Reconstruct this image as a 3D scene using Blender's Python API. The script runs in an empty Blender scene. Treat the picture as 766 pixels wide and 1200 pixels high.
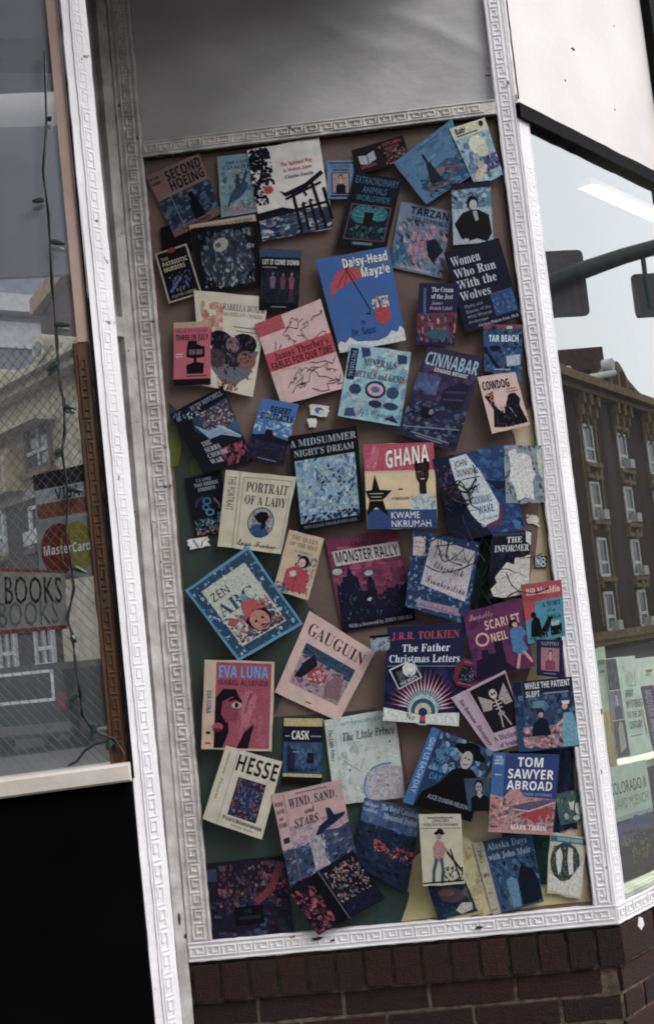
import bpy, math, random
from mathutils import Vector, Matrix, geometry
rnd = random.Random(7)
SC = bpy.context.scene
COL = SC.collection
R = math.radians
# ---------------------------------------------------------------- camera
CAM = Vector((0.5651, -3.2425, 0.7502)); ROLL, PITCH, YAW = -0.10154, 0.10665, -0.04618
F = 1400.0
fwd = Vector((math.sin(YAW)*math.cos(PITCH), math.cos(YAW)*math.cos(PITCH), math.sin(PITCH)))
r0 = fwd.cross(Vector((0, 0, 1))).normalized(); u0 = r0.cross(fwd)
cr, sr = math.cos(ROLL), math.sin(ROLL)
RT = cr*r0 + sr*u0; UP = -sr*r0 + cr*u0
cd = bpy.data.cameras.new('camera'); cam = bpy.data.objects.new('camera', cd); COL.objects.link(cam)
cd.sensor_fit = 'VERTICAL'; cd.sensor_height = 24; cd.lens = 28; cd.clip_start = .05; cd.clip_end = 900
m = Matrix((RT, UP, -fwd)).transposed().to_4x4(); m.translation = CAM
cam.matrix_world = m; SC.camera = cam
# ---------------------------------------------------------------- light: bright overcast, soft sun from front right
SUN_EL, SUN_AZ = 47, 54           # azimuth from -y (street) towards +x
sd = Vector((math.sin(R(SUN_AZ))*math.cos(R(SUN_EL)), -math.cos(R(SUN_AZ))*math.cos(R(SUN_EL)), math.sin(R(SUN_EL))))
L = bpy.data.lights.new('sun', 'SUN'); L.energy = .9; L.angle = R(24); L.color = (1, .98, .96)
lo = bpy.data.objects.new('sun', L); COL.objects.link(lo); lo.rotation_euler = (-sd).to_track_quat('-Z', 'Y').to_euler()
W = bpy.data.worlds.new('World'); SC.world = W; W.use_nodes = True
nt = W.node_tree; bg = nt.nodes['Background']
sky = nt.nodes.new('ShaderNodeTexSky'); sky.sky_type = 'NISHITA'; sky.sun_disc = False
sky.sun_elevation = R(SUN_EL); sky.sun_rotation = math.atan2(sd.x, sd.y)
sky.air_density = 1.0; sky.dust_density = 3.0
hs = nt.nodes.new('ShaderNodeHueSaturation'); hs.inputs['Saturation'].default_value = .25
nt.links.new(sky.outputs[0], hs.inputs['Color']); 
ov = nt.nodes.new('ShaderNodeMix'); ov.data_type = 'RGBA'; ov.inputs[0].default_value = .62; ov.inputs[7].default_value = (8.9, 9.0, 9.1, 1)   # even cloud cover over the clear sky
nt.links.new(hs.outputs[0], ov.inputs[6]); nt.links.new(ov.outputs[2], bg.inputs[0]); bg.inputs[1].default_value = .15
SC.view_settings.view_transform = 'Standard'; SC.view_settings.look = 'None'; SC.view_settings.exposure = 0.92; SC.view_settings.gamma = 1
SC.cycles.max_bounces = 8; SC.cycles.transparent_max_bounces = 12
SC.cycles.use_denoising = True; SC.cycles.pixel_filter_type = 'BLACKMAN_HARRIS'; SC.cycles.filter_width = 1.9
# ---------------------------------------------------------------- colours and materials
def lin(h, k=1.0):
    o = []
    for i in (0, 2, 4):
        c = int(h[i:i+2], 16)/255
        c = c/12.92 if c <= .04045 else ((c+.055)/1.055)**2.4
        o.append(min(.9, c*k))
    return (o[0], o[1], o[2], 1)
MATS = {}
def mat(name, c1, c2=None, scale=8, rough=.6, bump=.0, bscale=60, attr=None, detail=6, stretch=(1, 1, 1), spots=None, spotcol='201a16', lo=.35, hi=.65, metal=0, spscale=30, spec=.4, lowv=.5, grain=0):
    """mottled procedural surface: two colours by noise, optional dark chips, fine bump"""
    if name in MATS: return MATS[name]
    m = bpy.data.materials.new(name); m.use_nodes = True; N = m.node_tree.nodes; K = m.node_tree.links
    b = N['Principled BSDF']; b.inputs['Roughness'].default_value = rough; b.inputs['Metallic'].default_value = metal
    b.inputs['Specular IOR Level'].default_value = spec
    tc = N.new('ShaderNodeTexCoord'); mp = N.new('ShaderNodeMapping'); mp.inputs['Scale'].default_value = stretch
    K.new(tc.outputs['Object'], mp.inputs[0])
    no = N.new('ShaderNodeTexNoise'); no.inputs['Scale'].default_value = scale; no.inputs['Detail'].default_value = detail
    K.new(mp.outputs[0], no.inputs['Vector'])
    mr = N.new('ShaderNodeMapRange'); mr.inputs[1].default_value = lo; mr.inputs[2].default_value = hi; K.new(no.outputs[0], mr.inputs[0])
    mx = N.new('ShaderNodeMix'); mx.data_type = 'RGBA'; K.new(mr.outputs[0], mx.inputs[0])
    if attr:
        at = N.new('ShaderNodeAttribute'); at.attribute_name = attr
        hv = N.new('ShaderNodeHueSaturation'); hv.inputs['Value'].default_value = .98; hv.inputs['Saturation'].default_value = .88; K.new(at.outputs[0], hv.inputs['Color'])
        h2 = N.new('ShaderNodeHueSaturation'); h2.inputs['Value'].default_value = lowv; h2.inputs['Saturation'].default_value = .8; K.new(at.outputs[0], h2.inputs['Color'])
        K.new(hv.outputs[0], mx.inputs[6]); K.new(h2.outputs[0], mx.inputs[7])
    else:
        mx.inputs[6].default_value = lin(c1); mx.inputs[7].default_value = lin(c2 or c1)
    out = mx.outputs[2]
    if spots:
        n2 = N.new('ShaderNodeTexNoise'); n2.inputs['Scale'].default_value = spscale; n2.inputs['Detail'].default_value = 4; n2.inputs['Roughness'].default_value = .65
        K.new(tc.outputs['Object'], n2.inputs['Vector'])
        r2 = N.new('ShaderNodeMapRange'); r2.inputs[1].default_value = spots; r2.inputs[2].default_value = spots+.03; K.new(n2.outputs[0], r2.inputs[0])
        m2 = N.new('ShaderNodeMix'); m2.data_type = 'RGBA'; K.new(r2.outputs[0], m2.inputs[0]); K.new(out, m2.inputs[6]); m2.inputs[7].default_value = lin(spotcol); out = m2.outputs[2]
    if grain:
        n5 = N.new('ShaderNodeTexNoise'); n5.inputs['Scale'].default_value = 260; n5.inputs['Detail'].default_value = 5; K.new(tc.outputs['Object'], n5.inputs['Vector'])
        m5 = N.new('ShaderNodeMix'); m5.data_type = 'RGBA'; m5.blend_type = 'OVERLAY'; m5.inputs[0].default_value = grain; K.new(out, m5.inputs[6]); K.new(n5.outputs['Color'], m5.inputs[7]); out = m5.outputs[2]
    K.new(out, b.inputs['Base Color'])
    if bump:
        n3 = N.new('ShaderNodeTexNoise'); n3.inputs['Scale'].default_value = bscale; n3.inputs['Detail'].default_value = 5; K.new(mp.outputs[0], n3.inputs['Vector'])
        bp = N.new('ShaderNodeBump'); bp.inputs['Strength'].default_value = bump; bp.inputs['Distance'].default_value = .004
        K.new(n3.outputs[0], bp.inputs['Height']); K.new(bp.outputs[0], b.inputs['Normal'])
    MATS[name] = m; return m
def glass_mat(name, fac, tint, haze, hazecol, reflcol=(1, 1, 1, 1), top_haze=0):
    m = bpy.data.materials.new(name); m.use_nodes = True; N = m.node_tree.nodes; K = m.node_tree.links
    for n in list(N): N.remove(n)
    out = N.new('ShaderNodeOutputMaterial'); tr = N.new('ShaderNodeBsdfTransparent'); tr.inputs[0].default_value = tint
    gl = N.new('ShaderNodeBsdfGlossy'); gl.inputs['Roughness'].default_value = .0; gl.inputs[0].default_value = reflcol
    fr = N.new('ShaderNodeFresnel'); fr.inputs[0].default_value = 1.5
    mr = N.new('ShaderNodeMapRange'); mr.inputs[1].default_value = .04; mr.inputs[2].default_value = .6; mr.inputs[3].default_value = fac; mr.inputs[4].default_value = 1
    K.new(fr.outputs[0], mr.inputs[0])
    mx = N.new('ShaderNodeMixShader'); K.new(mr.outputs[0], mx.inputs[0]); K.new(tr.outputs[0], mx.inputs[1]); K.new(gl.outputs[0], mx.inputs[2])
    df = N.new('ShaderNodeBsdfDiffuse'); df.inputs[0].default_value = hazecol
    tc = N.new('ShaderNodeTexCoord'); mp = N.new('ShaderNodeMapping'); mp.inputs['Scale'].default_value = (60, 60, 1.2); K.new(tc.outputs['Object'], mp.inputs[0])
    no = N.new('ShaderNodeTexNoise'); no.inputs['Scale'].default_value = 1.0; no.inputs['Detail'].default_value = 5; K.new(mp.outputs[0], no.inputs['Vector'])
    n4 = N.new('ShaderNodeTexNoise'); n4.inputs['Scale'].default_value = 2.2; n4.inputs['Detail'].default_value = 3; K.new(tc.outputs['Object'], n4.inputs['Vector'])
    mu = N.new('ShaderNodeMath'); mu.operation = 'MULTIPLY'; K.new(no.outputs[0], mu.inputs[0]); K.new(n4.outputs[0], mu.inputs[1])
    m3 = N.new('ShaderNodeMapRange'); m3.inputs[1].default_value = .12; m3.inputs[2].default_value = .42; m3.inputs[3].default_value = haze*(.9 if top_haze else .35); m3.inputs[4].default_value = haze*(1.3 if top_haze else 1.7); K.new(mu.outputs[0], m3.inputs[0])
    hz = m3.outputs[0]
    if top_haze:   # haze mixes in more strongly towards the top
        sx = N.new('ShaderNodeSeparateXYZ'); K.new(tc.outputs['Object'], sx.inputs[0])
        dr = N.new('ShaderNodeMapRange'); dr.inputs[1].default_value = 1.25; dr.inputs[2].default_value = 1.95; dr.inputs[3].default_value = 1; dr.inputs[4].default_value = top_haze; K.new(sx.outputs[2], dr.inputs[0])
        dm = N.new('ShaderNodeMath'); dm.operation = 'MULTIPLY'; K.new(hz, dm.inputs[0]); K.new(dr.outputs[0], dm.inputs[1]); hz = dm.outputs[0]
    m2 = N.new('ShaderNodeMixShader'); K.new(hz, m2.inputs[0]); K.new(mx.outputs[0], m2.inputs[1]); K.new(df.outputs[0], m2.inputs[2])
    K.new(m2.outputs[0], out.inputs[0]); return m
def clear_mat(name):
    m = bpy.data.materials.new(name); m.use_nodes = True; N = m.node_tree.nodes; K = m.node_tree.links
    for n in list(N): N.remove(n)
    out = N.new('ShaderNodeOutputMaterial'); tr = N.new('ShaderNodeBsdfTransparent'); tr.inputs[0].default_value = (.96, .98, .97, 1); K.new(tr.outputs[0], out.inputs[0]); return m
def emit(name, c, s):
    m = bpy.data.materials.new(name); m.use_nodes = True; b = m.node_tree.nodes['Principled BSDF']
    b.inputs['Base Color'].default_value = c; b.inputs['Emission Color'].default_value = c; b.inputs['Emission Strength'].default_value = s; return m
M_white = mat('white_gloss_paint', 'dfdde1', 'd0cdd0', 7, .42, .35, 90, spots=.665, spotcol='6b5f55', spscale=26)
M_wall = mat('white_wall_paint', 'd3cfcd', 'c8c3c1', 3, .55, .25, 50, spots=.79, spotcol='8a7b6c', spscale=22)
M_plaster = mat('grey_plaster', 'b6b5b6', 'a1a0a2', 3, .8, .6, 22, spots=.74, spotcol='6b625a', stretch=(1, 1, 1.6), spscale=14)
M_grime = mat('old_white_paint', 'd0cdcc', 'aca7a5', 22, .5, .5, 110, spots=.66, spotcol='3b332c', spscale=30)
M_dark = mat('black_frame', '0c0b0b', '070606', 9, .7, .2, spec=.08)
M_black = mat('black_bulkhead', '060607', '030303', 5, .8, .12, 30, spec=.03)
M_sill = mat('beige_sill_paint', 'cbc4bd', 'b9b1a8', 12, .5, .25, 70, spots=.74, spotcol='6a5a4a', spscale=34)
M_board = mat('taupe_board', '6b5a53', '574943', 3.2, .75, .3, 90, spots=.72, spotcol='8d7e76', spscale=16)
M_green = mat('green_paint', '29372f', '1f2b29', 4, .6, .3, 60, spots=.72, spotcol='4a5a48', spscale=20)
M_print = mat('printed_paper', 'ffffff', 'ffffff', 150, .6, .55, 13, attr='Col', detail=12, lo=.32, hi=.70, spec=.12, grain=.32, lowv=.55)
M_paper = mat('cover_paper', 'ffffff', 'ffffff', 26, .6, .55, 13, attr='Col', detail=12, lo=.36, hi=.72, spec=.12, lowv=.76)
M_ink = mat('black_marker_ink', '0c0c10', '08080c', 9, .35)
M_mortar = mat('mortar', '6a5f54', '3a322c', 30, .95, .9, 120)
M_brick = [mat('brick_%s' % n, a, b, 60, .85, .8, 160, spots=.66, spotcol=c, spscale=55) for n, a, b, c in
           (('umber', '200f0c', '150a09', '140a09'), ('oxide', '28120e', '1b0c0b', '190c0a'), ('plum', '2a110f', '1c0c0b', '3e241d'), ('russet', '301711', '23110e', '1f100d'))]
M_wood = mat('orange_wood', '5a3c26', '382618', 6, .45, .3, 40, stretch=(12, 12, 1.2))
M_beige = mat('beige_paint', 'b9a096', 'a68d84', 5, .55, .15)
# ---------------------------------------------------------------- helpers
def ray(px, py): return (fwd*F + RT*(px-383) - UP*(py-600)).normalized()
class Frame:
    """a vertical plane standing in the place: local x along it, local y into the wall, local z up"""
    def __init__(s, o, ang, tilt=0):
        s.o = Vector(o); s.ang = ang; a = R(ang)
        s.d = Vector((math.cos(a), math.sin(a), 0)); s.i = Vector((-math.sin(a), math.cos(a), 0))
        s.M = Matrix.Translation(s.o) @ Matrix.Rotation(a, 4, 'Z')
        zp = Matrix.Translation((0, 0, 1.5)); s.M = s.M @ zp @ Matrix.Rotation(tilt, 4, 'Y') @ zp.inverted()
    def px(s, x, y, dep=0.0):
        d = ray(x, y); P = s.o + s.i*dep
        t = (P-CAM).dot(s.i)/d.dot(s.i); q = s.M.inverted() @ (CAM+d*t)
        return q.x, q.z
    def w(s, x, y, z): return s.M @ Vector((x, y, z))
def mirror_matrix(fr):
    n = fr.i; T = Matrix.Translation(fr.o); S = Matrix.Identity(4)
    for a in range(3):
        for b in range(3): S[a][b] -= 2*n[a]*n[b]
    return T @ S @ T.inverted()
def tag(o, label=None, cat=None, group=None, kind=None):
    if label: o['label'] = label
    if cat: o['category'] = cat
    if group: o['group'] = group
    if kind: o['kind'] = kind
    return o
class MB:
    def __init__(s): s.v = []; s.f = []; s.c = []; s.mi = []
    def add(s, vs, fs, c=None, mi=0):
        n = len(s.v); s.v += [tuple(v) for v in vs]
        for f in fs: s.f.append([n+i for i in f]); s.c.append(c); s.mi.append(mi)
        return s
    def box(s, x0, x1, y0, y1, z0, z1, c=None, mi=0, ch=0):
        if x0 > x1: x0, x1 = x1, x0
        if y0 > y1: y0, y1 = y1, y0
        if z0 > z1: z0, z1 = z1, z0
        if not ch:
            v = [(x, y, z) for x in (x0, x1) for y in (y0, y1) for z in (z0, z1)]
            return s.add(v, [(0, 1, 3, 2), (4, 6, 7, 5), (0, 4, 5, 1), (2, 3, 7, 6), (0, 2, 6, 4), (1, 5, 7, 3)], c, mi)
        # front face chamfered (towards -y)
        v = [(x0, y1, z0), (x1, y1, z0), (x1, y1, z1), (x0, y1, z1), (x0, y0+ch, z0), (x1, y0+ch, z0), (x1, y0+ch, z1), (x0, y0+ch, z1),
             (x0+ch, y0, z0+ch), (x1-ch, y0, z0+ch), (x1-ch, y0, z1-ch), (x0+ch, y0, z1-ch)]
        return s.add(v, [(3, 2, 1, 0), (0, 1, 5, 4), (1, 2, 6, 5), (2, 3, 7, 6), (3, 0, 4, 7), (4, 5, 9, 8), (5, 6, 10, 9), (6, 7, 11, 10), (7, 4, 8, 11), (8, 9, 10, 11)], c, mi)
    def prism(s, pts, y0, y1, c=None, mi=0):
        """outline in (x,z), extruded along y"""
        n = len(pts); v = [(x, y0, z) for x, z in pts]+[(x, y1, z) for x, z in pts]
        tr = geometry.tessellate_polygon([[Vector((x, z, 0)) for x, z in pts]])
        fs = [tuple(t) for t in tr]+[tuple(n+i for i in reversed(t)) for t in tr]+[(i, (i+1) % n, n+(i+1) % n, n+i) for i in range(n)]
        return s.add(v, fs, c, mi)
    def tube(s, pts, r, n=8, c=None, mi=0, closed=True):
        pts = [Vector(p) for p in pts]; rs = r if isinstance(r, (list, tuple)) else [r]*len(pts); base = len(s.v)
        for k, p in enumerate(pts):
            t = (pts[min(k+1, len(pts)-1)]-pts[max(k-1, 0)]).normalized()
            a = t.cross(Vector((0.13, 0.2, 1)) if abs(t.z) < .9 else Vector((1, .1, 0))).normalized(); b = t.cross(a)
            for j in range(n):
                g = 2*math.pi*j/n; s.v.append(tuple(p+(a*math.cos(g)+b*math.sin(g))*rs[k]))
        for k in range(len(pts)-1):
            for j in range(n):
                s.f.append([base+k*n+j, base+k*n+(j+1) % n, base+(k+1)*n+(j+1) % n, base+(k+1)*n+j]); s.c.append(c); s.mi.append(mi)
        for k in (0, len(pts)-1):
            s.f.append([base+k*n+j for j in range(n)]); s.c.append(c); s.mi.append(mi)
        return s
    def build(s, name, m, parent=None, M=None, T=None, org=None, smooth=False):
        """M: matrix placed on the object; T: transform baked into the vertices (about the world), org: subtracted"""
        vs = s.v; fs = s.f
        if T is not None:
            vs = [tuple((T @ Vector(v)) - (org or Vector())) for v in vs]
            if T.determinant() < 0: fs = [list(reversed(f)) for f in fs]
        me = bpy.data.meshes.new(name); me.from_pydata(vs, [], fs)
        for x in (m if isinstance(m, (list, tuple)) else [m]): me.materials.append(x)
        if any(s.mi): me.polygons.foreach_set('material_index', s.mi)
        if any(c is not None for c in s.c):
            at = me.color_attributes.new('Col', 'FLOAT_COLOR', 'CORNER'); d = []
            for f, c in zip(fs, s.c): d += list(c or (.5, .5, .5, 1))*len(f)
            at.data.foreach_set('color', d)
        if smooth: me.polygons.foreach_set('use_smooth', [True]*len(fs))
        me.update(); o = bpy.data.objects.new(name, me); COL.objects.link(o)
        if parent is not None: o.parent = parent
        if M is not None: o.matrix_local = M
        return o
def empty(name, M, label, cat, group=None):
    e = bpy.data.objects.new(name, None); e.empty_display_size = .1; COL.objects.link(e)
    e.matrix_world = M if isinstance(M, Matrix) else Matrix.Translation(Vector(M)); return tag(e, label, cat, group)
def jag(pts, n, amp, seed=1):
    """subdivide an outline and roughen it"""
    q = random.Random(seed); out = []
    for k, (x, z) in enumerate(pts):
        x2, z2 = pts[(k+1) % len(pts)]
        for j in range(n):
            t = j/n; a = amp if j else amp*.4; out.append((x+(x2-x)*t+q.uniform(-a, a), z+(z2-z)*t+q.uniform(-a, a)))
    return out
# outlines of the alphabets used for lettering (character, advance, contours)
GLY = {
'S': {
'A': (44, [[32,66,28,66,8,20,15,20,20,33,40,33,46,20,52,20],[30,56,37,39,23,39]]),
'B': (38, [[13,20,29,20,41,24,44,32,41,40,33,44,39,48,40,54,37,62,26,65,13,65],[20,60,26,60,32,58,33,53,31,48,24,46,20,46],[20,40,27,40,35,38,37,33,35,28,28,26,20,26]]),
'C': (47, [[52,62,43,65,36,66,18,59,11,42,17,27,36,19,52,23,52,31,44,27,36,25,23,30,18,43,23,55,36,60,44,59,52,55]]),
'D': (50, [[13,20,31,20,48,27,55,43,49,58,31,65,13,65],[20,60,30,60,44,55,48,43,45,32,30,26,20,26]]),
'E': (33, [[39,65,13,65,13,20,39,20,39,26,20,26,20,40,38,40,38,46,20,46,20,60,39,60]]),
'F': (31, [[37,65,13,65,13,20,20,20,20,41,37,41,37,47,20,47,20,60,37,60]]),
'G': (49, [[53,42,38,42,38,37,46,37,46,27,36,25,23,30,18,43,23,55,36,60,44,59,52,56,52,62,43,65,36,66,18,59,11,42,18,26,36,19,44,20,53,23]]),
'H': (49, [[52,65,45,65,45,46,20,46,20,65,13,65,13,20,20,20,20,40,45,40,45,20,52,20]]),
'I': (17, [[20,65,13,65,13,20,20,20]]),
'J': (17, [[20,65,13,65,13,21,12,13,6,11,4,11,5,5,7,5,17,9,20,19]]),
'K': (44, [[27,44,47,65,39,65,20,45,20,65,13,65,13,20,20,20,20,42,43,20,52,20]]),
'L': (33, [[19,65,13,65,13,20,40,20,40,26,19,26]]),
'M': (52, [[55,65,49,65,34,47,19,65,13,65,13,20,19,20,19,55,20,55,34,38,35,38,49,55,49,20,55,20]]),
'N': (52, [[55,65,49,65,49,30,18,65,13,65,13,20,19,20,19,55,49,20,55,20]]),
'O': (55, [[11,43,18,26,35,19,53,26,60,43,53,59,35,66,18,59],[18,43,23,55,35,60,48,55,53,43,48,30,35,25,23,30]]),
'P': (34, [[13,65,13,20,19,20,19,40,26,40,38,43,41,52,38,62,27,65],[19,60,27,60,33,57,35,53,32,47,27,46,19,46]]),
'Q': (55, [[41,20,55,28,60,43,53,59,36,66,18,60,11,43,16,28,40,14,52,11,58,17,51,17],[36,60,48,55,53,43,48,30,36,25,22,31,18,43,22,54]]),
'R': (40, [[13,65,13,20,20,20,20,40,22,40,27,38,40,20,48,20,37,36,32,42,38,46,40,53,36,62,25,65],[20,60,24,60,31,58,33,53,31,48,24,46,20,46]]),
'S': (31, [[35,63,30,65,24,66,14,63,11,54,21,41,30,31,29,27,23,25,17,27,11,32,11,24,17,20,24,19,33,23,36,32,27,45,17,55,19,59,24,60,29,59,35,55]]),
'T': (40, [[47,65,9,65,9,60,25,60,25,20,31,20,31,60,47,60]]),
'U': (47, [[51,65,45,65,45,39,44,33,42,29,38,26,31,25,26,26,21,29,19,33,19,65,12,65,12,37,18,24,31,19,46,24,51,38]]),
'V': (40, [[48,65,42,65,28,34,15,65,8,65,28,20,29,20]]),
'W': (69, [[77,65,71,65,59,34,46,65,40,65,27,34,15,65,8,65,26,20,28,20,43,57,58,20,59,20]]),
'X': (47, [[54,65,46,65,32,48,17,65,10,65,28,44,8,20,16,20,32,39,47,20,55,20,36,44]]),
'Y': (40, [[28,50,16,65,8,65,25,44,25,20,31,20,31,44,48,65,40,65]]),
'Z': (43, [[38,60,9,20,50,20,50,26,21,26,50,65,11,65,11,60]]),
'a': (28, [[35,25,34,24,31,24,31,41,28,48,20,51,15,50,10,46,10,40,15,44,20,45,24,44,25,38,13,33,10,27,12,22,17,19,21,20,25,22,27,20,30,19,35,22],[25,26,23,24,20,24,17,25,16,28,19,32,25,35]]),
'b': (33, [[18,65,12,65,12,22,17,20,23,19,35,24,39,36,35,46,26,51,22,50,18,48],[18,42,21,45,25,45,31,42,33,35,30,28,24,25,21,25,18,26]]),
'c': (29, [[34,48,30,50,26,51,15,46,11,34,15,24,26,19,35,21,35,27,27,25,20,28,17,35,19,42,26,45,30,44,34,42]]),
'd': (34, [[38,65,32,65,32,49,26,51,15,46,11,36,15,24,25,20,38,20],[32,25,26,25,19,28,17,35,20,42,27,45,32,44]]),
'e': (32, [[37,29,32,26,27,25,20,27,17,34,38,34,34,46,25,51,15,46,11,35,14,24,25,19,32,20,37,23],[17,38,19,43,25,45,30,43,32,38]]),
'f': (17, [[28,65,21,66,17,63,14,59,13,50,9,50,9,45,13,45,13,20,19,20,19,45,24,45,24,50,19,50,20,58,26,60,28,60]]),
'g': (28, [[36,50,24,50,14,47,11,40,11,37,12,34,17,30,14,28,13,26,13,24,16,22,10,19,8,14,12,7,22,5,32,7,36,14,34,19,27,23,20,24,18,26,30,32,32,35,33,39,30,45,36,45],[28,40,26,36,22,34,18,35,16,39,18,43,22,45,26,43],[30,14,28,11,22,9,16,11,14,14,16,17,20,19,27,18]]),
'h': (33, [[18,65,12,65,12,20,18,20,18,41,22,45,25,46,30,44,31,39,31,20,37,20,37,38,34,48,27,51,22,49,18,46]]),
'i': (15, [[18,50,12,50,12,20,18,20],[19,59,18,61,15,63,12,59,15,55,18,57]]),
'j': (15, [[18,50,12,50,12,16,11,11,8,9,12,5,17,9,18,16],[19,59,18,61,15,63,12,59,15,55,18,57]]),
'k': (32, [[39,50,32,50,18,35,33,20,41,20,26,35],[18,65,12,65,12,20,18,20]]),
'l': (15, [[18,65,12,65,12,20,18,20]]),
'm': (51, [[12,50,12,20,18,20,18,42,21,45,25,46,29,44,31,39,31,20,37,20,37,42,43,46,48,44,50,39,50,20,55,20,55,39,53,47,46,51,40,49,36,45,32,49,27,51,22,49,18,46,18,50]]),
'n': (33, [[18,50,12,50,12,20,18,20,18,41,22,45,25,46,30,44,31,39,31,20,37,20,37,38,34,48,27,51,22,49,18,46]]),
'o': (37, [[26,51,15,46,10,35,15,24,26,19,38,24,42,35,38,46],[26,45,33,42,36,35,34,28,26,25,19,28,16,35,19,42]]),
'p': (33, [[18,21,24,19,35,24,39,35,35,46,22,50,12,50,12,5,18,5],[18,45,23,45,30,42,33,35,30,28,23,25,18,26]]),
'q': (33, [[32,5,38,5,38,50,27,50,13,44,10,35,15,24,26,19,28,20,32,20],[32,45,32,26,26,24,19,27,16,35,20,42,26,45]]),
'r': (26, [[13,50,13,20,19,20,19,36,21,42,26,45,31,42,34,47,31,50,27,51,23,49,19,43,19,50]]),
's': (26, [[30,48,21,51,14,48,11,42,18,34,25,28,24,26,21,25,16,26,11,29,11,22,16,20,21,19,28,22,31,28,29,32,24,37,19,40,17,43,18,45,25,45,30,42]]),
't': (22, [[19,56,8,45,13,45,13,29,16,22,23,19,30,21,30,27,27,25,23,25,21,26,19,29,19,45,29,45,29,50,19,50]]),
'u': (33, [[37,20,37,50,31,50,31,29,28,25,24,24,19,26,18,31,18,50,12,50,12,31,15,23,22,19,27,21,31,24,31,20]]),
'v': (29, [[22,19,24,19,37,50,31,50,23,32,15,50,8,50]]),
'w': (48, [[34,50,30,50,22,32,14,50,8,50,21,19,23,19,32,40,41,19,43,19,56,50,50,50,42,32]]),
'x': (33, [[40,50,33,50,24,40,15,50,8,50,21,35,8,20,15,20,24,31,34,20,41,20,28,35]]),
'y': (29, [[37,50,31,50,23,33,15,50,8,50,20,26,9,5,16,5]]),
'z': (28, [[35,50,9,50,9,45,25,45,9,20,35,20,35,25,19,25]]),
'0': (33, [[39,43,35,60,25,66,14,60,10,43,14,26,25,19,35,26],[33,43,31,30,25,26,19,30,17,43,19,55,25,60,31,55]]),
'1': (33, [[28,65,21,65,21,20,28,20]]),
'2': (33, [[39,26,22,26,33,41,36,52,32,62,22,66,17,65,11,62,11,54,16,58,21,60,27,57,29,51,28,46,26,41,19,31,10,20,39,20]]),
'3': (33, [[13,58,21,60,27,58,29,53,27,48,20,46,20,40,27,38,30,33,28,28,22,26,17,26,12,29,12,22,17,20,22,19,32,23,36,33,35,40,30,44,34,48,36,54,32,63,22,66,18,66,13,64]]),
'4': (33, [[35,66,32,66,9,38,9,35,28,35,28,20,35,20,35,35,39,35,39,41,35,41],[28,54,28,41,17,41]]),
'5': (33, [[35,65,15,65,15,42,26,41,31,34,28,28,21,26,16,26,11,29,11,22,22,19,33,24,37,34,33,44,21,48,21,60,35,60]]),
'6': (33, [[29,66,16,52,11,36,15,24,26,19,35,23,39,33,35,42,26,46,22,46,19,44,24,54,33,61],[18,38,21,40,25,40,30,38,32,33,30,28,25,26,19,29]]),
'7': (33, [[41,65,11,65,11,59,31,59,14,22,20,19]]),
'8': (33, [[39,32,38,39,33,43,37,48,39,53,35,62,25,66,15,62,11,53,13,48,17,43,12,39,10,32,14,23,25,19,35,23],[32,53,30,48,25,46,20,48,18,53,20,58,25,60,30,58],[33,33,31,28,25,26,19,28,17,33,19,38,25,40,30,38]]),
'9': (33, [[20,19,34,33,39,49,35,61,24,66,14,62,10,53,14,43,23,39,30,41,26,32,16,24],[17,53,19,58,24,60,30,57,32,52,32,48,28,46,25,46,19,48]]),
'&': (42, [[41,43,36,35,30,43,36,49,38,55,35,62,27,65,19,62,15,54,17,48,21,44,13,38,10,30,13,23,21,19,28,21,36,26,41,20,49,20,40,31,45,37,48,43],[32,31,27,27,22,25,18,27,16,30,18,35,24,39],[22,55,23,58,27,59,31,58,32,54,31,51,26,47,23,51]]),
'.': (15, [[15,27,12,26,11,23,12,21,15,19,18,21,19,23,18,26]]),
',': (15, [[12,12,18,16,20,22,18,26,15,28,12,27,11,24,12,22,14,21,14,17]]),
"'": (13, [[13,51,16,51,17,60,17,68,11,68,11,60]]),
'-': (22, [[27,38,11,38,11,32,27,32]]),
':': (15, [[15,51,12,49,11,47,12,44,15,43,18,44,19,47,18,49],[15,27,12,26,11,23,12,21,15,19,18,21,19,23,18,26]]),
'*': (28, [[20,54,20,53,11,50,9,48,9,46,11,45,20,52,21,51,20,40,22,39,24,40,22,51,24,52,30,46,33,45,35,46,35,48,33,50,24,53,24,54,35,58,35,61,33,62,30,61,24,55,22,56,24,67,22,68,20,67,21,56,20,55,11,62,9,61,9,59,11,57]]),
'/': (19, [[9,19,13,19,26,66,22,66]]),
'!': (18, [[13,52,14,49,15,38,16,34,17,33,18,34,19,38,20,49,21,52,20,64,17,66,14,64],[17,27,14,26,13,23,14,21,17,19,20,21,21,23,20,26]]),
},
'B': {
'A': (46, [[8,20,25,68,37,68,54,20,43,20,40,31,22,31,19,20],[25,40,37,40,34,51,33,52,33,54,32,55,31,59,29,52,28,51]]),
'B': (45, [[14,20,14,68,29,68,37,67,43,65,47,61,48,52,44,46,41,45,47,42,49,37,48,28,45,24,39,21,32,20],[24,49,34,49,36,50,38,54,36,58,33,59,24,59],[24,28,31,28,37,30,39,35,37,39,30,41,24,41]]),
'C': (42, [[27,20,21,22,17,26,14,31,12,37,12,44,14,56,22,65,28,67,38,68,48,65,45,57,37,60,29,59,25,56,23,50,22,44,23,37,25,32,29,29,40,28,46,30,46,22,37,19]]),
'D': (49, [[14,20,14,68,29,68,36,67,42,65,47,62,53,51,52,34,47,26,38,22,27,20],[24,28,28,28,39,32,43,44,42,51,40,56,35,58,29,59,24,59]]),
'E': (37, [[14,20,14,68,41,68,41,59,24,59,24,49,40,49,40,41,24,41,24,28,41,28,41,20]]),
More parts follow.
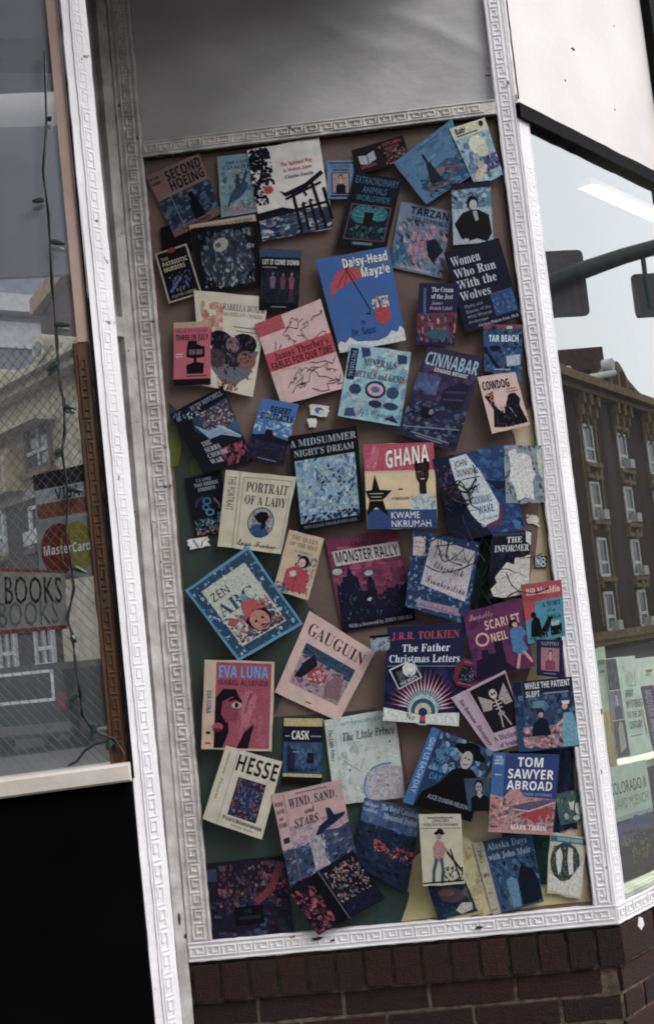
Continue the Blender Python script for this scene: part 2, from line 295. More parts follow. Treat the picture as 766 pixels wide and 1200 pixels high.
'F': (37, [[14,20,14,68,41,68,41,59,24,59,24,47,40,47,40,39,24,39,24,20]]),
'G': (48, [[34,19,25,21,18,26,13,33,12,44,13,51,15,57,18,62,29,68,41,68,44,67,48,67,51,65,48,57,40,60,29,58,24,52,22,44,25,32,31,28,41,28,41,38,32,38,32,47,51,47,51,22,43,20]]),
'H': (51, [[14,20,14,68,24,68,24,49,43,49,43,68,53,68,53,20,43,20,43,41,24,41,24,20]]),
'I': (26, [[10,20,10,26,16,28,16,59,10,62,10,68,32,68,32,62,26,59,26,28,32,26,32,20]]),
'J': (22, [[4,6,3,7,3,15,7,15,8,14,9,15,11,15,14,20,14,68,24,68,24,18,20,10,13,6]]),
'K': (44, [[14,20,14,68,24,68,24,46,41,68,52,68,36,47,52,20,41,20,28,40,24,37,24,20]]),
'L': (38, [[14,20,14,68,24,68,24,28,43,28,43,20]]),
'M': (63, [[14,20,14,68,28,68,39,31,51,68,65,68,65,20,55,20,55,45,56,48,56,57,43,20,34,20,23,57,22,57,23,56,23,20]]),
'N': (54, [[14,20,14,68,27,68,47,32,48,32,47,35,47,68,56,68,56,20,43,20,23,56,22,56,23,53,23,20]]),
'O': (53, [[35,19,27,20,22,22,17,26,14,31,12,37,12,51,14,57,17,62,27,68,42,68,52,62,55,57,57,51,57,37,55,31,52,26,47,22,42,20],[35,28,40,29,44,32,46,37,47,44,46,51,44,56,40,59,35,60,29,59,25,56,23,51,22,44,23,37,25,32,29,29]]),
'P': (42, [[14,20,14,68,29,68,37,67,43,64,46,59,47,53,45,45,43,42,35,37,24,37,24,20],[24,45,34,47,36,49,37,52,35,58,29,59,24,59]]),
'Q': (53, [[44,9,35,19,27,20,22,22,17,26,14,31,12,37,12,51,14,57,17,62,27,68,42,68,52,62,55,57,57,51,57,44,56,36,54,30,51,25,45,21,57,9],[35,28,40,29,44,32,46,37,47,44,46,51,44,56,40,59,35,60,29,59,25,56,23,51,22,44,23,37,25,32,29,29]]),
'R': (44, [[14,20,14,68,28,68,36,67,42,64,46,60,47,50,44,45,38,41,52,20,41,20,29,38,24,38,24,20],[24,46,35,48,37,53,36,56,34,58,31,59,24,59]]),
'S': (37, [[25,19,17,20,11,22,11,32,22,28,29,28,31,29,32,31,32,35,27,39,23,41,21,41,14,47,12,52,13,60,16,65,21,67,31,68,42,65,39,57,30,60,25,60,23,59,21,55,24,51,30,47,34,46,39,42,42,37,41,28,38,23,32,20]]),
'T': (39, [[22,20,22,59,9,59,9,68,45,68,45,59,32,59,32,20]]),
'U': (50, [[33,19,25,21,19,24,15,30,14,37,14,68,24,68,24,33,26,30,29,28,38,28,40,30,42,34,43,39,43,68,53,68,53,37,51,28,48,24,39,20]]),
'V': (43, [[24,20,8,68,18,68,27,38,28,37,29,30,30,29,31,37,41,68,51,68,35,20]]),
'W': (64, [[20,20,8,68,18,68,24,40,25,38,25,35,26,33,26,29,27,31,27,35,29,41,35,68,45,68,52,40,53,38,53,35,54,33,63,68,72,68,60,20,49,20,42,47,42,49,41,50,41,54,40,56,39,47,38,45,32,20]]),
'X': (44, [[8,20,24,45,9,68,20,68,30,50,40,68,51,68,36,44,52,20,41,20,30,38,19,20]]),
'Y': (42, [[24,20,24,38,8,68,19,68,29,48,39,68,50,68,34,39,34,20]]),
'Z': (39, [[10,20,10,27,32,59,10,59,10,68,44,68,44,61,22,28,45,28,45,20]]),
'a': (40, [[22,19,18,20,14,22,12,26,11,31,12,36,15,39,20,42,27,42,33,43,33,47,28,50,25,50,17,47,14,54,24,57,35,56,39,54,42,50,43,44,43,20,36,20,34,25,32,22],[29,27,33,31,33,37,25,36,21,33,21,29,24,27]]),
'b': (42, [[33,19,25,22,23,24,22,24,21,20,13,20,13,71,23,71,23,52,27,56,30,57,39,56,43,52,46,46,47,38,46,30,43,24,39,21],[30,27,33,28,35,30,37,34,37,43,33,48,30,49,27,49,25,47,23,38,25,30,27,28]]),
'c': (34, [[21,20,15,24,12,30,11,38,13,49,16,53,24,57,32,57,35,56,38,56,40,55,37,47,35,48,33,48,31,49,29,49,23,46,21,38,23,30,29,27,37,29,39,31,39,22,31,19]]),
'd': (42, [[25,19,19,21,15,24,12,30,11,38,12,46,15,52,19,56,29,57,34,54,35,52,36,52,35,59,35,71,45,71,45,20,37,20,35,25,31,21],[28,27,32,28,34,30,36,38,34,46,32,48,28,49,25,48,23,46,21,38,23,30,25,28]]),
'e': (39, [[20,21,16,24,13,28,11,38,13,49,19,55,23,57,35,56,40,53,43,48,45,41,45,36,21,36,22,32,26,27,37,27,42,30,42,22,34,19],[21,42,35,42,35,45,33,48,28,50,26,50,22,46]]),
'f': (26, [[15,20,15,49,9,49,9,54,15,56,15,63,16,66,21,70,24,71,33,71,37,69,34,62,32,63,27,63,25,59,25,56,33,56,33,49,25,49,25,20]]),
'g': (42, [[20,4,13,6,13,14,20,12,27,11,33,13,35,25,33,22,25,19,19,21,15,24,12,30,11,38,12,46,15,52,19,56,25,57,31,56,36,52,37,56,45,56,45,20,44,13,40,8,35,5],[28,27,34,29,36,38,34,46,32,48,28,49,23,46,21,38,23,30]]),
'h': (44, [[13,20,13,71,23,71,23,52,28,56,31,57,39,56,43,54,46,50,47,44,47,20,37,20,37,41,35,47,31,49,27,48,25,46,23,37,23,20]]),
'i': (20, [[16,61,13,63,13,68,14,70,16,70,18,71,20,70,22,70,24,66,22,62,20,61],[13,20,13,56,23,56,23,20]]),
'j': (20, [[16,61,13,63,13,68,14,70,16,70,18,71,20,70,22,70,24,66,22,62,20,61],[5,4,4,5,4,13,10,12,12,13,13,15,13,56,23,56,23,13,22,10,18,6,14,4]]),
'k': (41, [[13,20,13,71,23,71,23,40,37,56,48,56,34,41,49,20,38,20,27,35,23,31,23,20]]),
'l': (20, [[13,20,13,71,23,71,23,20]]),
'm': (65, [[13,20,13,56,21,56,22,52,23,52,27,56,30,57,37,57,43,54,44,52,45,52,50,56,53,57,61,56,65,54,68,50,68,20,59,20,59,41,57,47,53,49,47,46,46,43,46,20,36,20,36,41,35,47,30,49,27,48,25,46,23,37,23,20]]),
'n': (44, [[13,20,13,56,21,56,22,52,23,52,27,56,34,57,39,56,43,54,46,50,47,44,47,20,37,20,37,45,34,49,27,48,25,46,23,37,23,20]]),
'o': (41, [[29,19,24,20,16,24,13,28,11,38,12,46,16,52,21,56,34,57,38,55,44,49,46,44,45,30,41,24,36,21],[29,27,32,28,34,30,36,34,36,43,32,48,29,49,25,48,23,46,21,38,23,30,25,28]]),
'p': (42, [[13,4,13,56,21,56,23,52,30,57,39,56,43,52,46,46,47,38,46,30,43,24,39,21,33,19,25,22,23,24,23,4],[30,27,33,28,35,30,37,34,37,38,35,46,30,49,27,49,25,47,23,38,25,30,27,28]]),
'q': (42, [[35,4,35,25,31,21,25,19,19,21,15,24,12,30,11,38,12,46,15,52,19,56,29,57,34,54,35,52,36,52,37,56,45,56,45,4],[28,27,32,28,34,30,36,38,34,46,32,48,28,49,25,48,23,46,21,38,23,30]]),
'r': (30, [[13,20,13,56,21,56,22,50,23,50,27,55,30,57,37,57,36,48,31,48,26,46,23,42,23,20]]),
's': (33, [[20,19,17,20,14,20,11,21,11,30,17,27,28,27,29,31,28,31,28,32,15,38,11,44,12,51,15,55,25,57,29,57,32,56,35,56,38,54,35,47,28,50,25,50,22,49,21,46,34,40,38,34,39,31,38,26,35,22,30,20]]),
't': (29, [[20,20,16,24,14,31,14,49,10,49,10,53,15,56,18,64,24,64,24,56,34,56,34,49,24,49,24,31,25,30,25,28,30,27,35,28,35,21,28,19]]),
'u': (44, [[26,19,21,20,17,23,14,27,13,33,13,56,23,56,23,32,24,29,29,27,33,28,35,30,37,39,37,56,47,56,47,20,39,20,38,25,37,25,35,22]]),
'v': (38, [[22,20,8,56,18,56,26,34,26,32,27,30,27,28,29,36,36,56,46,56,32,20]]),
'w': (57, [[19,20,9,56,19,56,23,38,24,36,24,32,25,29,25,32,26,34,26,37,27,39,31,56,42,56,46,39,47,38,47,34,48,32,48,30,49,32,49,36,50,38,50,40,55,56,64,56,54,20,43,20,40,36,38,41,37,49,36,49,34,38,33,36,33,33,30,20]]),
'x': (39, [[8,20,21,39,9,56,20,56,27,45,34,56,46,56,34,39,46,20,35,20,27,32,20,20]]),
'y': (38, [[11,4,10,5,10,12,17,12,21,16,22,18,22,20,8,56,19,56,26,36,26,34,27,33,27,31,35,56,46,56,31,15,28,10,25,7,20,5]]),
'z': (33, [[10,20,10,26,27,49,11,49,11,56,38,56,38,50,22,28,39,28,39,20]]),
'0': (38, [[27,19,20,21,14,26,11,34,10,44,12,57,14,62,17,65,22,68,34,67,40,62,43,54,44,44,42,31,40,26,37,22,33,20],[27,27,30,28,32,32,34,44,32,56,30,59,27,60,24,59,22,56,20,44,22,32,24,28]]),
'1': (38, [[25,20,25,50,26,52,26,57,17,49,12,55,27,68,36,68,36,20]]),
'2': (38, [[11,20,11,27,26,42,32,50,32,52,33,54,31,58,29,60,24,60,21,59,16,55,11,61,15,65,24,68,32,68,36,67,39,65,42,59,43,55,41,48,37,42,23,29,23,28,44,28,44,20]]),
'3': (38, [[24,19,17,20,11,22,11,30,17,28,20,28,23,27,31,29,33,34,33,36,31,39,21,41,18,41,18,48,22,48,25,49,28,49,31,51,32,53,32,57,31,59,29,60,22,60,15,57,11,64,17,67,21,68,33,68,38,65,41,62,42,57,41,53,39,49,32,45,37,44,41,41,43,38,43,30,39,23,35,21]]),
'4': (38, [[29,20,29,30,9,30,9,37,30,68,39,68,39,38,45,38,45,30,39,30,39,20],[18,38,29,38,29,47,30,49,30,56]]),
'5': (38, [[20,19,11,22,11,31,17,28,28,28,31,29,33,35,31,40,18,42,16,41,12,43,14,68,40,68,40,59,23,59,22,50,32,50,36,49,39,47,43,40,42,29,38,24,32,20]]),
'6': (38, [[28,19,23,20,15,24,11,34,10,44,13,56,17,62,20,65,24,67,29,68,41,68,41,60,30,60,23,56,20,50,20,45,22,48,27,51,36,50,40,47,43,42,44,36,43,29,40,24,34,20],[28,27,32,29,34,32,34,39,31,43,26,43,21,40,21,38,20,37,22,30]]),
'7': (38, [[15,20,33,59,10,59,10,68,44,68,44,61,26,20]]),
'8': (38, [[27,19,20,20,15,23,11,27,10,32,11,37,16,43,19,45,14,50,12,53,12,60,16,65,23,68,31,68,35,67,40,63,42,60,42,53,37,47,34,45,39,42,42,38,44,32,42,25,36,21],[27,49,31,52,33,56,31,60,29,61,25,61,23,60,21,56,23,52],[30,27,33,28,34,30,34,34,31,38,27,40,27,41,20,35,20,30,24,27]]),
'9': (38, [[17,19,15,20,13,20,13,28,15,28,16,27,28,29,31,31,33,34,34,38,34,42,30,38,28,37,18,38,14,40,11,45,10,52,11,59,15,64,20,67,26,68,31,68,39,63,43,54,44,43,41,32,37,25,30,21],[26,44,28,45,30,45,32,46,34,49,34,53,31,59,29,60,24,60,20,55,20,49,21,46]]),
},
'R': {
'A': (43, [[7,20,7,22,9,22,12,25,28,66,30,66,49,23,50,22,52,22,52,20,31,20,31,22,35,22,36,26,33,33,18,33,16,26,15,25,17,23,21,22,21,20],[19,36,32,36,26,52]]),
'B': (44, [[10,20,10,22,12,22,14,23,15,25,15,61,13,63,10,64,10,65,30,65,43,63,47,55,45,48,36,45,46,40,50,33,45,23,39,21,32,20],[26,45,34,47,36,50,36,58,35,61,33,63,28,63,26,61],[30,22,34,23,36,25,38,33,36,41,26,43,26,25,27,23]]),
'C': (46, [[33,19,27,20,22,22,17,26,14,30,11,36,11,49,17,60,27,65,39,66,46,63,50,66,51,66,51,51,50,51,47,56,39,63,34,64,25,59,22,42,26,27,36,22,44,24,51,31,52,29,44,21]]),
'D': (49, [[10,20,10,22,13,22,15,25,15,60,14,62,9,64,9,65,30,65,41,64,48,59,53,52,54,43,49,26,31,20],[30,22,36,24,40,27,42,34,43,43,40,58,30,63,28,63,26,61,26,25,27,23]]),
'E': (44, [[9,20,9,22,12,22,14,23,15,25,15,60,14,62,10,64,10,65,48,65,48,52,46,52,45,57,42,60,37,62,28,63,26,61,26,44,31,45,34,47,37,54,38,54,38,32,37,32,34,40,29,42,26,42,26,25,27,23,35,23,42,25,45,27,49,34,51,34,48,20]]),
'F': (40, [[10,20,10,22,12,22,14,23,15,25,15,60,14,62,9,64,9,65,47,65,47,52,45,52,45,55,39,62,35,63,28,63,26,62,26,45,31,45,35,50,36,54,38,54,38,32,36,32,35,37,31,42,26,42,26,26,27,23,29,22,33,22,33,20]]),
'G': (50, [[35,19,28,20,22,22,17,25,11,36,11,49,17,60,27,65,39,66,47,63,50,66,51,66,51,51,50,51,46,58,38,64,35,64,25,59,22,43,23,33,26,27,30,23,35,21,41,23,42,25,42,35,41,37,39,38,35,38,35,40,58,40,58,38,55,38,53,37,53,35,52,33,52,23,43,20]]),
'H': (52, [[10,20,10,22,12,22,14,23,15,25,15,60,14,62,10,64,10,65,32,65,32,64,30,63,28,63,26,60,26,45,42,45,42,60,40,63,38,63,36,64,36,65,58,65,58,64,54,62,53,60,53,25,55,22,58,22,58,20,36,20,36,22,39,22,41,23,42,25,42,42,26,42,26,25,27,23,29,22,32,22,32,20]]),
'I': (26, [[9,20,9,22,12,22,14,23,15,25,15,61,9,64,9,65,32,65,32,64,26,61,26,26,27,23,32,22,32,20]]),
'J': (33, [[19,14,16,14,11,16,8,20,8,24,9,26,14,27,17,25,17,21,16,17,18,16,20,16,22,18,23,22,23,59,20,63,18,63,16,64,16,65,39,65,39,64,37,63,35,63,33,59,33,29,30,17]]),
'K': (51, [[10,20,10,22,13,22,15,25,15,60,14,62,10,64,10,65,32,65,32,64,30,63,28,63,26,60,26,43,40,57,43,62,37,64,37,65,56,65,56,64,49,62,42,56,35,48,56,22,60,22,60,20,36,20,36,22,40,22,41,23,41,25,28,41,26,40,26,25,27,23,29,22,32,22,32,20]]),
'L': (42, [[10,20,10,22,12,22,14,23,15,25,15,60,14,62,10,64,10,65,33,65,33,64,27,62,26,60,26,25,28,23,36,23,45,28,49,35,50,35,48,20]]),
'M': (63, [[9,20,9,22,12,22,14,23,15,25,15,61,13,63,9,64,9,65,26,65,39,34,53,65,69,65,69,64,65,62,64,60,64,24,66,22,69,22,69,20,47,20,47,22,51,22,53,24,53,60,37,20,35,20,18,59,18,28,20,23,22,22,25,22,25,20]]),
'N': (49, [[48,19,19,55,19,25,20,23,22,22,25,22,25,20,10,20,10,22,13,22,15,24,15,26,16,28,16,59,12,63,10,64,10,65,24,65,47,37,47,60,45,63,43,63,41,64,41,65,56,65,56,64,51,62,50,60,50,19]]),
'O': (52, [[29,19,21,23,17,26,12,33,11,38,11,47,12,52,17,59,29,66,39,66,43,65,51,60,56,52,57,48,57,38,56,33,54,29,47,23,39,19],[34,21,43,27,46,43,45,52,43,59,39,63,34,64,25,59,22,43,23,33,26,27,29,23]]),
'P': (41, [[10,20,10,22,12,22,14,23,15,25,15,60,14,62,10,64,10,65,37,65,41,64,47,59,49,53,48,48,44,44,39,41,32,40,26,40,26,25,27,23,29,22,32,22,32,20],[26,43,32,43,35,45,37,53,37,57,33,62,28,63,26,61]]),
'Q': (52, [[46,9,34,11,27,20,22,22,18,25,13,33,11,38,11,47,12,52,17,59,29,66,39,66,43,65,51,60,56,52,57,48,56,35,53,29,48,23,41,20,46,14,52,12,57,13,57,11,51,9],[34,21,43,27,46,43,45,52,43,59,39,63,34,64,25,59,22,43,23,33,26,27,29,23]]),
'R': (47, [[10,20,10,22,12,22,14,23,15,25,15,60,14,62,10,64,10,65,30,65,38,64,44,62,48,59,49,53,47,46,39,42,54,22,56,22,56,20,42,20,28,41,26,41,26,25,27,23,29,22,32,22,32,20],[26,43,33,44,36,46,38,49,38,53,36,60,30,63,28,63,26,61]]),
'S': (39, [[12,19,12,36,14,36,16,29,19,25,23,22,28,21,34,24,36,29,34,33,30,36,19,42,16,45,14,49,13,53,13,57,19,65,31,66,38,64,40,66,42,66,42,52,40,52,35,61,33,63,30,64,24,64,20,60,20,55,27,50,40,43,43,39,43,36,44,33,42,26,36,21,32,19,24,19,15,21,14,19]]),
'T': (42, [[17,20,17,22,20,22,22,23,23,25,23,63,18,62,14,60,12,56,11,52,9,52,9,65,49,65,49,51,47,51,43,60,34,63,34,25,35,23,37,22,41,22,41,20]]),
'U': (49, [[33,19,25,20,19,23,16,28,15,35,15,60,14,62,9,64,9,65,32,65,32,64,30,63,28,63,26,61,26,29,28,25,31,23,35,22,44,26,47,36,47,60,46,62,41,64,41,65,55,65,55,64,51,62,50,60,50,38,49,29,46,23,40,20]]),
'V': (42, [[29,19,10,62,7,64,7,65,29,65,29,64,23,62,23,59,24,58,34,34,43,57,43,62,42,63,40,63,38,64,38,65,52,65,52,64,47,61,31,19]]),
'W': (61, [[25,19,10,62,6,64,6,65,26,65,26,64,22,62,22,59,30,35,38,55,36,60,36,62,35,63,33,63,31,64,31,65,52,65,52,64,48,63,47,60,55,36,62,57,62,62,58,64,58,65,70,65,70,64,67,62,65,58,52,19,50,19,39,51,27,19]]),
'X': (47, [[9,20,9,22,13,23,17,27,27,41,13,62,9,64,9,65,32,65,32,64,28,63,27,60,34,49,42,61,41,63,37,64,37,65,53,65,53,64,48,62,43,57,36,46,52,22,54,22,54,20,32,20,32,22,36,22,37,24,29,38,20,24,22,22,25,22,25,20]]),
'Y': (42, [[18,20,18,22,21,22,23,23,24,25,24,38,11,61,9,63,7,63,7,65,29,65,29,63,25,63,23,61,33,42,43,60,41,63,37,63,37,65,52,65,52,63,50,63,47,61,35,40,35,25,36,23,38,22,41,22,41,20]]),
'Z': (44, [[10,20,10,21,35,63,29,63,22,62,17,58,14,51,12,51,14,65,48,65,48,64,23,23,32,23,38,24,43,26,46,30,48,36,50,36,48,20]]),
'a': (34, [[33,19,29,20,28,23,23,20,17,19,12,21,10,26,11,30,14,34,28,39,28,44,27,46,27,48,25,49,19,49,18,47,19,47,19,45,20,43,20,41,16,39,14,39,12,40,12,42,11,43,13,48,17,51,21,51,24,52,30,51,34,49,36,46,37,41,37,24,38,24,38,23,40,24,41,23,37,20],[23,23,28,26,28,37,22,34,20,28,21,25]]),
'b': (36, [[12,19,12,63,9,64,9,65,22,65,22,48,25,51,30,52,36,50,39,47,42,41,42,36,40,27,35,21,27,19,23,20,18,23,13,19],[26,21,29,22,31,25,32,29,32,41,31,45,29,47,25,48,22,46,22,27,23,23]]),
'c': (29, [[23,19,17,21,12,27,10,31,10,39,14,47,21,51,25,52,33,50,36,44,34,41,31,40,28,41,27,45,28,47,27,49,25,49,21,47,19,39,20,32,22,28,25,25,28,24,32,25,35,27,36,26,31,21]]),
'd': (37, [[22,19,16,21,13,23,10,30,10,39,16,50,22,52,27,51,30,48,30,62,25,64,25,65,40,65,40,24,41,23,43,23,43,21,37,21,30,19,30,24,27,20],[25,23,27,23,30,28,30,46,27,48,25,48,21,45,20,41,20,30,21,26]]),
'e': (30, [[23,19,16,21,14,23,10,31,10,40,14,47,17,50,24,52,29,51,33,48,35,43,36,36,20,36,22,27,28,24,32,25,35,29,36,27,31,21],[20,39,28,39,28,45,26,49,24,49,21,47]]),
'f': (21, [[9,20,9,22,12,22,13,23,13,47,10,47,10,51,13,51,14,60,16,63,20,65,29,66,34,62,34,58,33,56,30,55,29,56,27,56,26,59,27,60,27,62,28,63,26,64,24,64,23,63,23,51,28,51,28,47,23,47,23,24,25,22,28,22,28,20]]),
'g': (32, [[22,6,13,8,10,10,9,13,11,15,15,17,11,20,10,23,12,27,18,31,12,35,10,41,12,47,14,49,24,52,31,50,39,50,39,47,35,47,37,40,37,37,34,33,31,31,20,30,18,28,19,25,30,25,36,23,39,19,38,12,35,9,30,7],[24,32,27,34,28,37,28,45,26,49,22,49,20,47,19,41,20,34],[24,8,32,10,34,13,34,15,33,16,28,17,18,17,15,13,17,10]]),
'h': (38, [[10,20,10,22,13,24,13,63,10,64,10,65,23,65,23,46,27,50,32,52,39,49,41,41,41,23,42,22,44,22,44,20,28,20,28,22,31,23,31,46,30,47,25,46,23,43,23,23,24,22,26,22,26,20]]),
'i': (20, [[16,56,14,57,13,59,13,63,14,65,16,66,20,66,22,65,23,63,23,59,22,57,20,56],[10,20,10,22,13,23,13,48,12,49,10,49,10,51,23,51,23,23,24,22,26,22,26,20]]),
'j': (21, [[17,56,14,59,14,63,15,65,17,66,20,66,22,65,24,61,20,56],[9,6,5,8,2,13,5,17,8,17,11,13,9,10,11,8,14,10,14,48,12,49,10,49,10,51,24,51,24,18,23,13,21,9,17,7]]),
'k': (36, [[10,20,10,22,13,23,13,63,10,64,10,65,23,65,23,37,32,46,32,48,31,49,28,49,28,51,42,51,42,49,35,46,30,41,42,23,45,22,45,20,29,20,29,22,31,22,32,24,24,35,23,33,23,23,24,22,26,22,26,20]]),
'l': (20, [[10,20,10,22,13,23,13,63,10,64,10,65,23,65,23,23,24,22,26,22,26,20]]),
'm': (55, [[10,20,10,22,13,24,13,48,12,49,10,49,10,51,23,51,23,46,27,50,32,52,37,50,40,46,44,50,49,52,56,49,58,41,58,24,60,22,61,22,61,20,45,20,45,22,47,22,49,24,49,44,47,47,45,47,40,44,40,24,42,22,43,22,43,20,28,20,28,22,31,24,31,44,29,47,25,46,23,43,23,23,24,22,26,22,26,20]]),
'n': (38, [[10,20,10,22,13,24,13,48,12,49,10,49,10,51,23,51,23,47,27,50,32,52,39,49,41,41,41,23,42,22,44,22,44,20,28,20,28,22,31,23,31,46,30,47,25,46,23,43,23,23,24,22,26,22,26,20]]),
'o': (33, [[25,19,17,21,12,27,10,31,10,40,14,47,17,50,25,52,32,50,38,44,39,40,39,31,38,27,32,21],[25,21,29,24,29,26,30,28,30,43,29,47,25,50,22,49,20,43,20,26,22,22]]),
'p': (37, [[10,6,10,8,12,8,13,11,13,48,12,49,10,49,10,51,22,51,22,46,26,50,31,52,37,50,41,44,43,36,41,27,37,21,31,19,26,20,23,23,23,10,25,8,28,8,28,6],[27,23,30,24,32,26,33,30,33,41,32,45,28,48,25,47,23,43,23,27,25,24]]),
'q': (36, [[25,6,25,8,28,8,30,10,30,23,27,20,22,19,16,21,13,23,10,30,10,39,14,47,21,51,25,52,29,51,34,48,39,52,40,52,40,9,41,8,43,8,43,6],[27,23,30,25,30,44,29,48,26,49,23,48,21,46,20,42,20,30,21,26,23,24]]),
'r': (29, [[10,20,10,22,13,23,13,48,12,49,10,49,10,51,22,51,22,45,24,48,31,52,36,49,37,46,36,45,36,43,31,42,28,46,24,44,23,42,23,24,25,22,28,22,28,20]]),
's': (29, [[20,19,15,21,13,19,12,19,12,30,13,30,19,22,22,21,27,24,27,26,26,28,13,37,12,39,12,46,14,49,18,51,23,52,24,51,28,51,28,50,32,52,32,42,31,42,28,48,21,49,18,46,19,43,30,37,33,33,34,29,33,25,31,22,27,20]]),
't': (23, [[20,19,15,21,13,24,13,48,10,48,10,50,14,53,21,62,22,62,22,51,29,51,29,48,22,48,22,26,24,24,27,25,28,27,30,27,26,21]]),
'u': (37, [[17,20,14,22,13,25,13,45,11,49,9,49,9,51,22,51,22,26,24,24,28,24,31,27,31,45,29,49,27,49,27,51,40,51,40,25,42,23,44,23,44,21,38,21,31,19,31,24,24,19]]),
'v': (30, [[22,19,12,45,9,49,8,49,8,51,24,51,24,49,21,49,21,47,26,32,32,47,31,49,28,49,28,51,38,51,38,49,36,48,24,19]]),
'w': (43, [[20,19,9,48,7,49,7,51,22,51,22,49,20,49,19,46,20,46,25,33,29,43,27,49,25,49,25,51,40,51,40,49,38,49,37,46,38,46,41,34,46,49,43,49,43,51,52,51,52,49,50,48,38,19,37,19,30,40,22,19]]),
'x': (32, [[8,20,8,21,14,26,20,34,12,46,8,49,8,51,25,51,25,49,23,49,22,47,26,40,31,47,31,49,28,49,28,51,39,51,39,49,36,48,33,45,28,38,38,23,38,22,40,22,40,20,23,20,23,22,26,22,26,24,22,31,16,23,20,21,20,20]]),
'y': (30, [[11,6,8,9,7,12,8,13,8,15,10,16,13,16,15,14,15,11,17,10,21,16,22,20,12,45,10,47,10,49,8,49,8,51,24,51,24,49,21,49,21,45,26,32,31,46,32,47,31,49,28,49,28,51,38,51,38,49,36,49,22,14,21,10,16,6]]),
'z': (29, [[9,20,9,21,25,49,21,49,15,47,12,41,11,41,11,51,35,51,35,49,20,22,30,24,34,31,35,31,35,20]]),
},
'I': {
'A': (42, [[1,20,1,22,4,22,40,66,42,66,40,28,42,23,47,22,47,20,26,20,26,22,29,22,32,29,32,34,18,34,11,26,11,24,12,22,15,22,15,20],[20,37,32,37,33,53]]),
'B': (43, [[5,20,5,22,8,22,12,28,20,61,17,63,15,63,15,65,30,65,39,64,45,62,48,59,49,55,46,48,37,44,43,40,46,34,44,27,41,24,32,20],[33,45,39,51,39,56,38,61,33,63,31,62,26,45],[24,22,29,23,35,30,35,35,33,41,27,43,25,43,21,24]]),
'C': (44, [[28,19,23,19,18,21,12,27,10,36,10,41,16,55,23,62,30,65,36,66,41,66,48,64,51,66,53,66,50,51,48,51,47,56,43,63,39,64,34,63,30,60,26,55,23,48,21,41,20,34,21,29,23,25,26,23,31,22,38,24,45,30,46,29,38,21]]),
'D': (48, [[5,20,5,22,8,22,12,28,19,57,20,58,20,61,17,63,15,63,15,65,33,65,49,60,54,46,54,41,49,31,46,27,40,23,29,20],[33,24,39,30,43,39,44,44,44,50,42,59,34,63,32,63,30,61,30,59,21,24,23,22]]),
'E': (44, [[5,20,5,22,8,22,12,28,20,61,17,63,15,63,15,65,51,65,48,52,47,52,46,57,44,60,40,62,33,63,31,62,31,61,30,61,30,59,26,45,31,45,35,46,40,52,41,52,37,34,35,34,35,39,31,42,25,43,21,23,23,22,33,23,40,27,45,34,47,34,43,20]]),
'F': (41, [[5,20,5,22,8,22,12,28,20,61,17,63,15,63,15,65,50,65,48,52,46,52,45,57,43,60,39,62,34,63,31,62,26,45,32,45,35,46,39,52,41,52,36,33,35,33,35,38,33,41,31,42,25,42,21,28,21,23,23,22,26,22,26,20]]),
'G': (50, [[30,19,22,20,15,24,11,30,10,42,14,51,20,59,28,64,35,66,43,66,50,64,52,66,53,66,51,51,49,51,48,57,43,63,39,64,34,63,30,60,26,55,23,48,21,41,20,34,21,29,23,25,27,22,32,21,37,23,39,27,41,39,36,41,36,42,55,42,55,40,53,40,50,35,47,23,39,20]]),
'I': (25, [[5,20,5,22,8,22,12,28,20,60,19,62,15,63,15,65,36,65,36,63,33,63,31,62,21,28,21,25,22,22,26,22,26,20]]),
'L': (42, [[5,20,5,22,8,22,12,28,19,57,20,58,20,61,17,63,15,63,15,65,36,65,36,63,33,63,31,62,21,26,21,23,23,23,25,22,33,23,38,25,42,28,45,33,47,33,43,20]]),
'M': (58, [[27,19,22,56,14,25,14,23,15,22,19,22,19,20,5,20,5,22,8,22,12,28,19,57,20,58,20,61,17,63,15,63,15,65,30,65,34,33,55,65,70,65,70,63,66,63,63,59,63,56,55,26,54,25,56,22,59,22,59,20,38,20,38,22,42,22,45,26,45,28,53,57,29,19]]),
'N': (46, [[39,19,22,55,14,25,15,22,19,22,19,20,5,20,5,22,8,22,12,28,19,55,19,59,20,59,17,63,14,63,14,65,28,65,42,34,48,59,49,60,46,63,44,63,44,65,58,65,58,63,55,63,52,59,41,19]]),
'O': (47, [[26,19,19,20,14,23,11,28,10,40,14,50,20,58,24,62,31,65,38,66,44,65,49,62,53,56,54,50,52,40,47,30,39,23,33,20],[26,21,31,22,35,26,41,40,44,55,44,59,40,63,37,64,32,62,25,53,19,30,21,24,23,22]]),
'R': (43, [[5,20,5,22,8,22,12,28,20,61,17,63,15,63,15,65,33,65,40,64,45,62,48,59,49,55,48,51,46,47,36,43,43,24,46,22,48,22,48,20,34,20,27,42,25,42,21,28,21,23,23,22,26,22,26,20],[32,45,36,48,38,51,39,56,38,61,33,63,30,61,26,44]]),
'S': (37, [[19,19,10,21,9,19,7,19,11,34,12,34,13,28,15,24,18,22,22,21,27,22,30,26,30,28,31,30,30,33,25,39,22,41,18,46,16,47,16,49,15,51,15,57,19,62,25,66,33,66,39,64,41,64,42,66,44,66,41,52,39,52,38,59,35,62,30,64,25,62,23,57,24,55,24,53,35,42,38,36,39,32,38,27,35,23,30,20]]),
'T': (40, [[12,20,12,22,15,22,18,24,19,26,28,62,23,62,17,57,14,53,13,53,15,65,51,65,49,52,48,52,45,60,38,62,29,26,28,25,29,22,33,22,33,20]]),
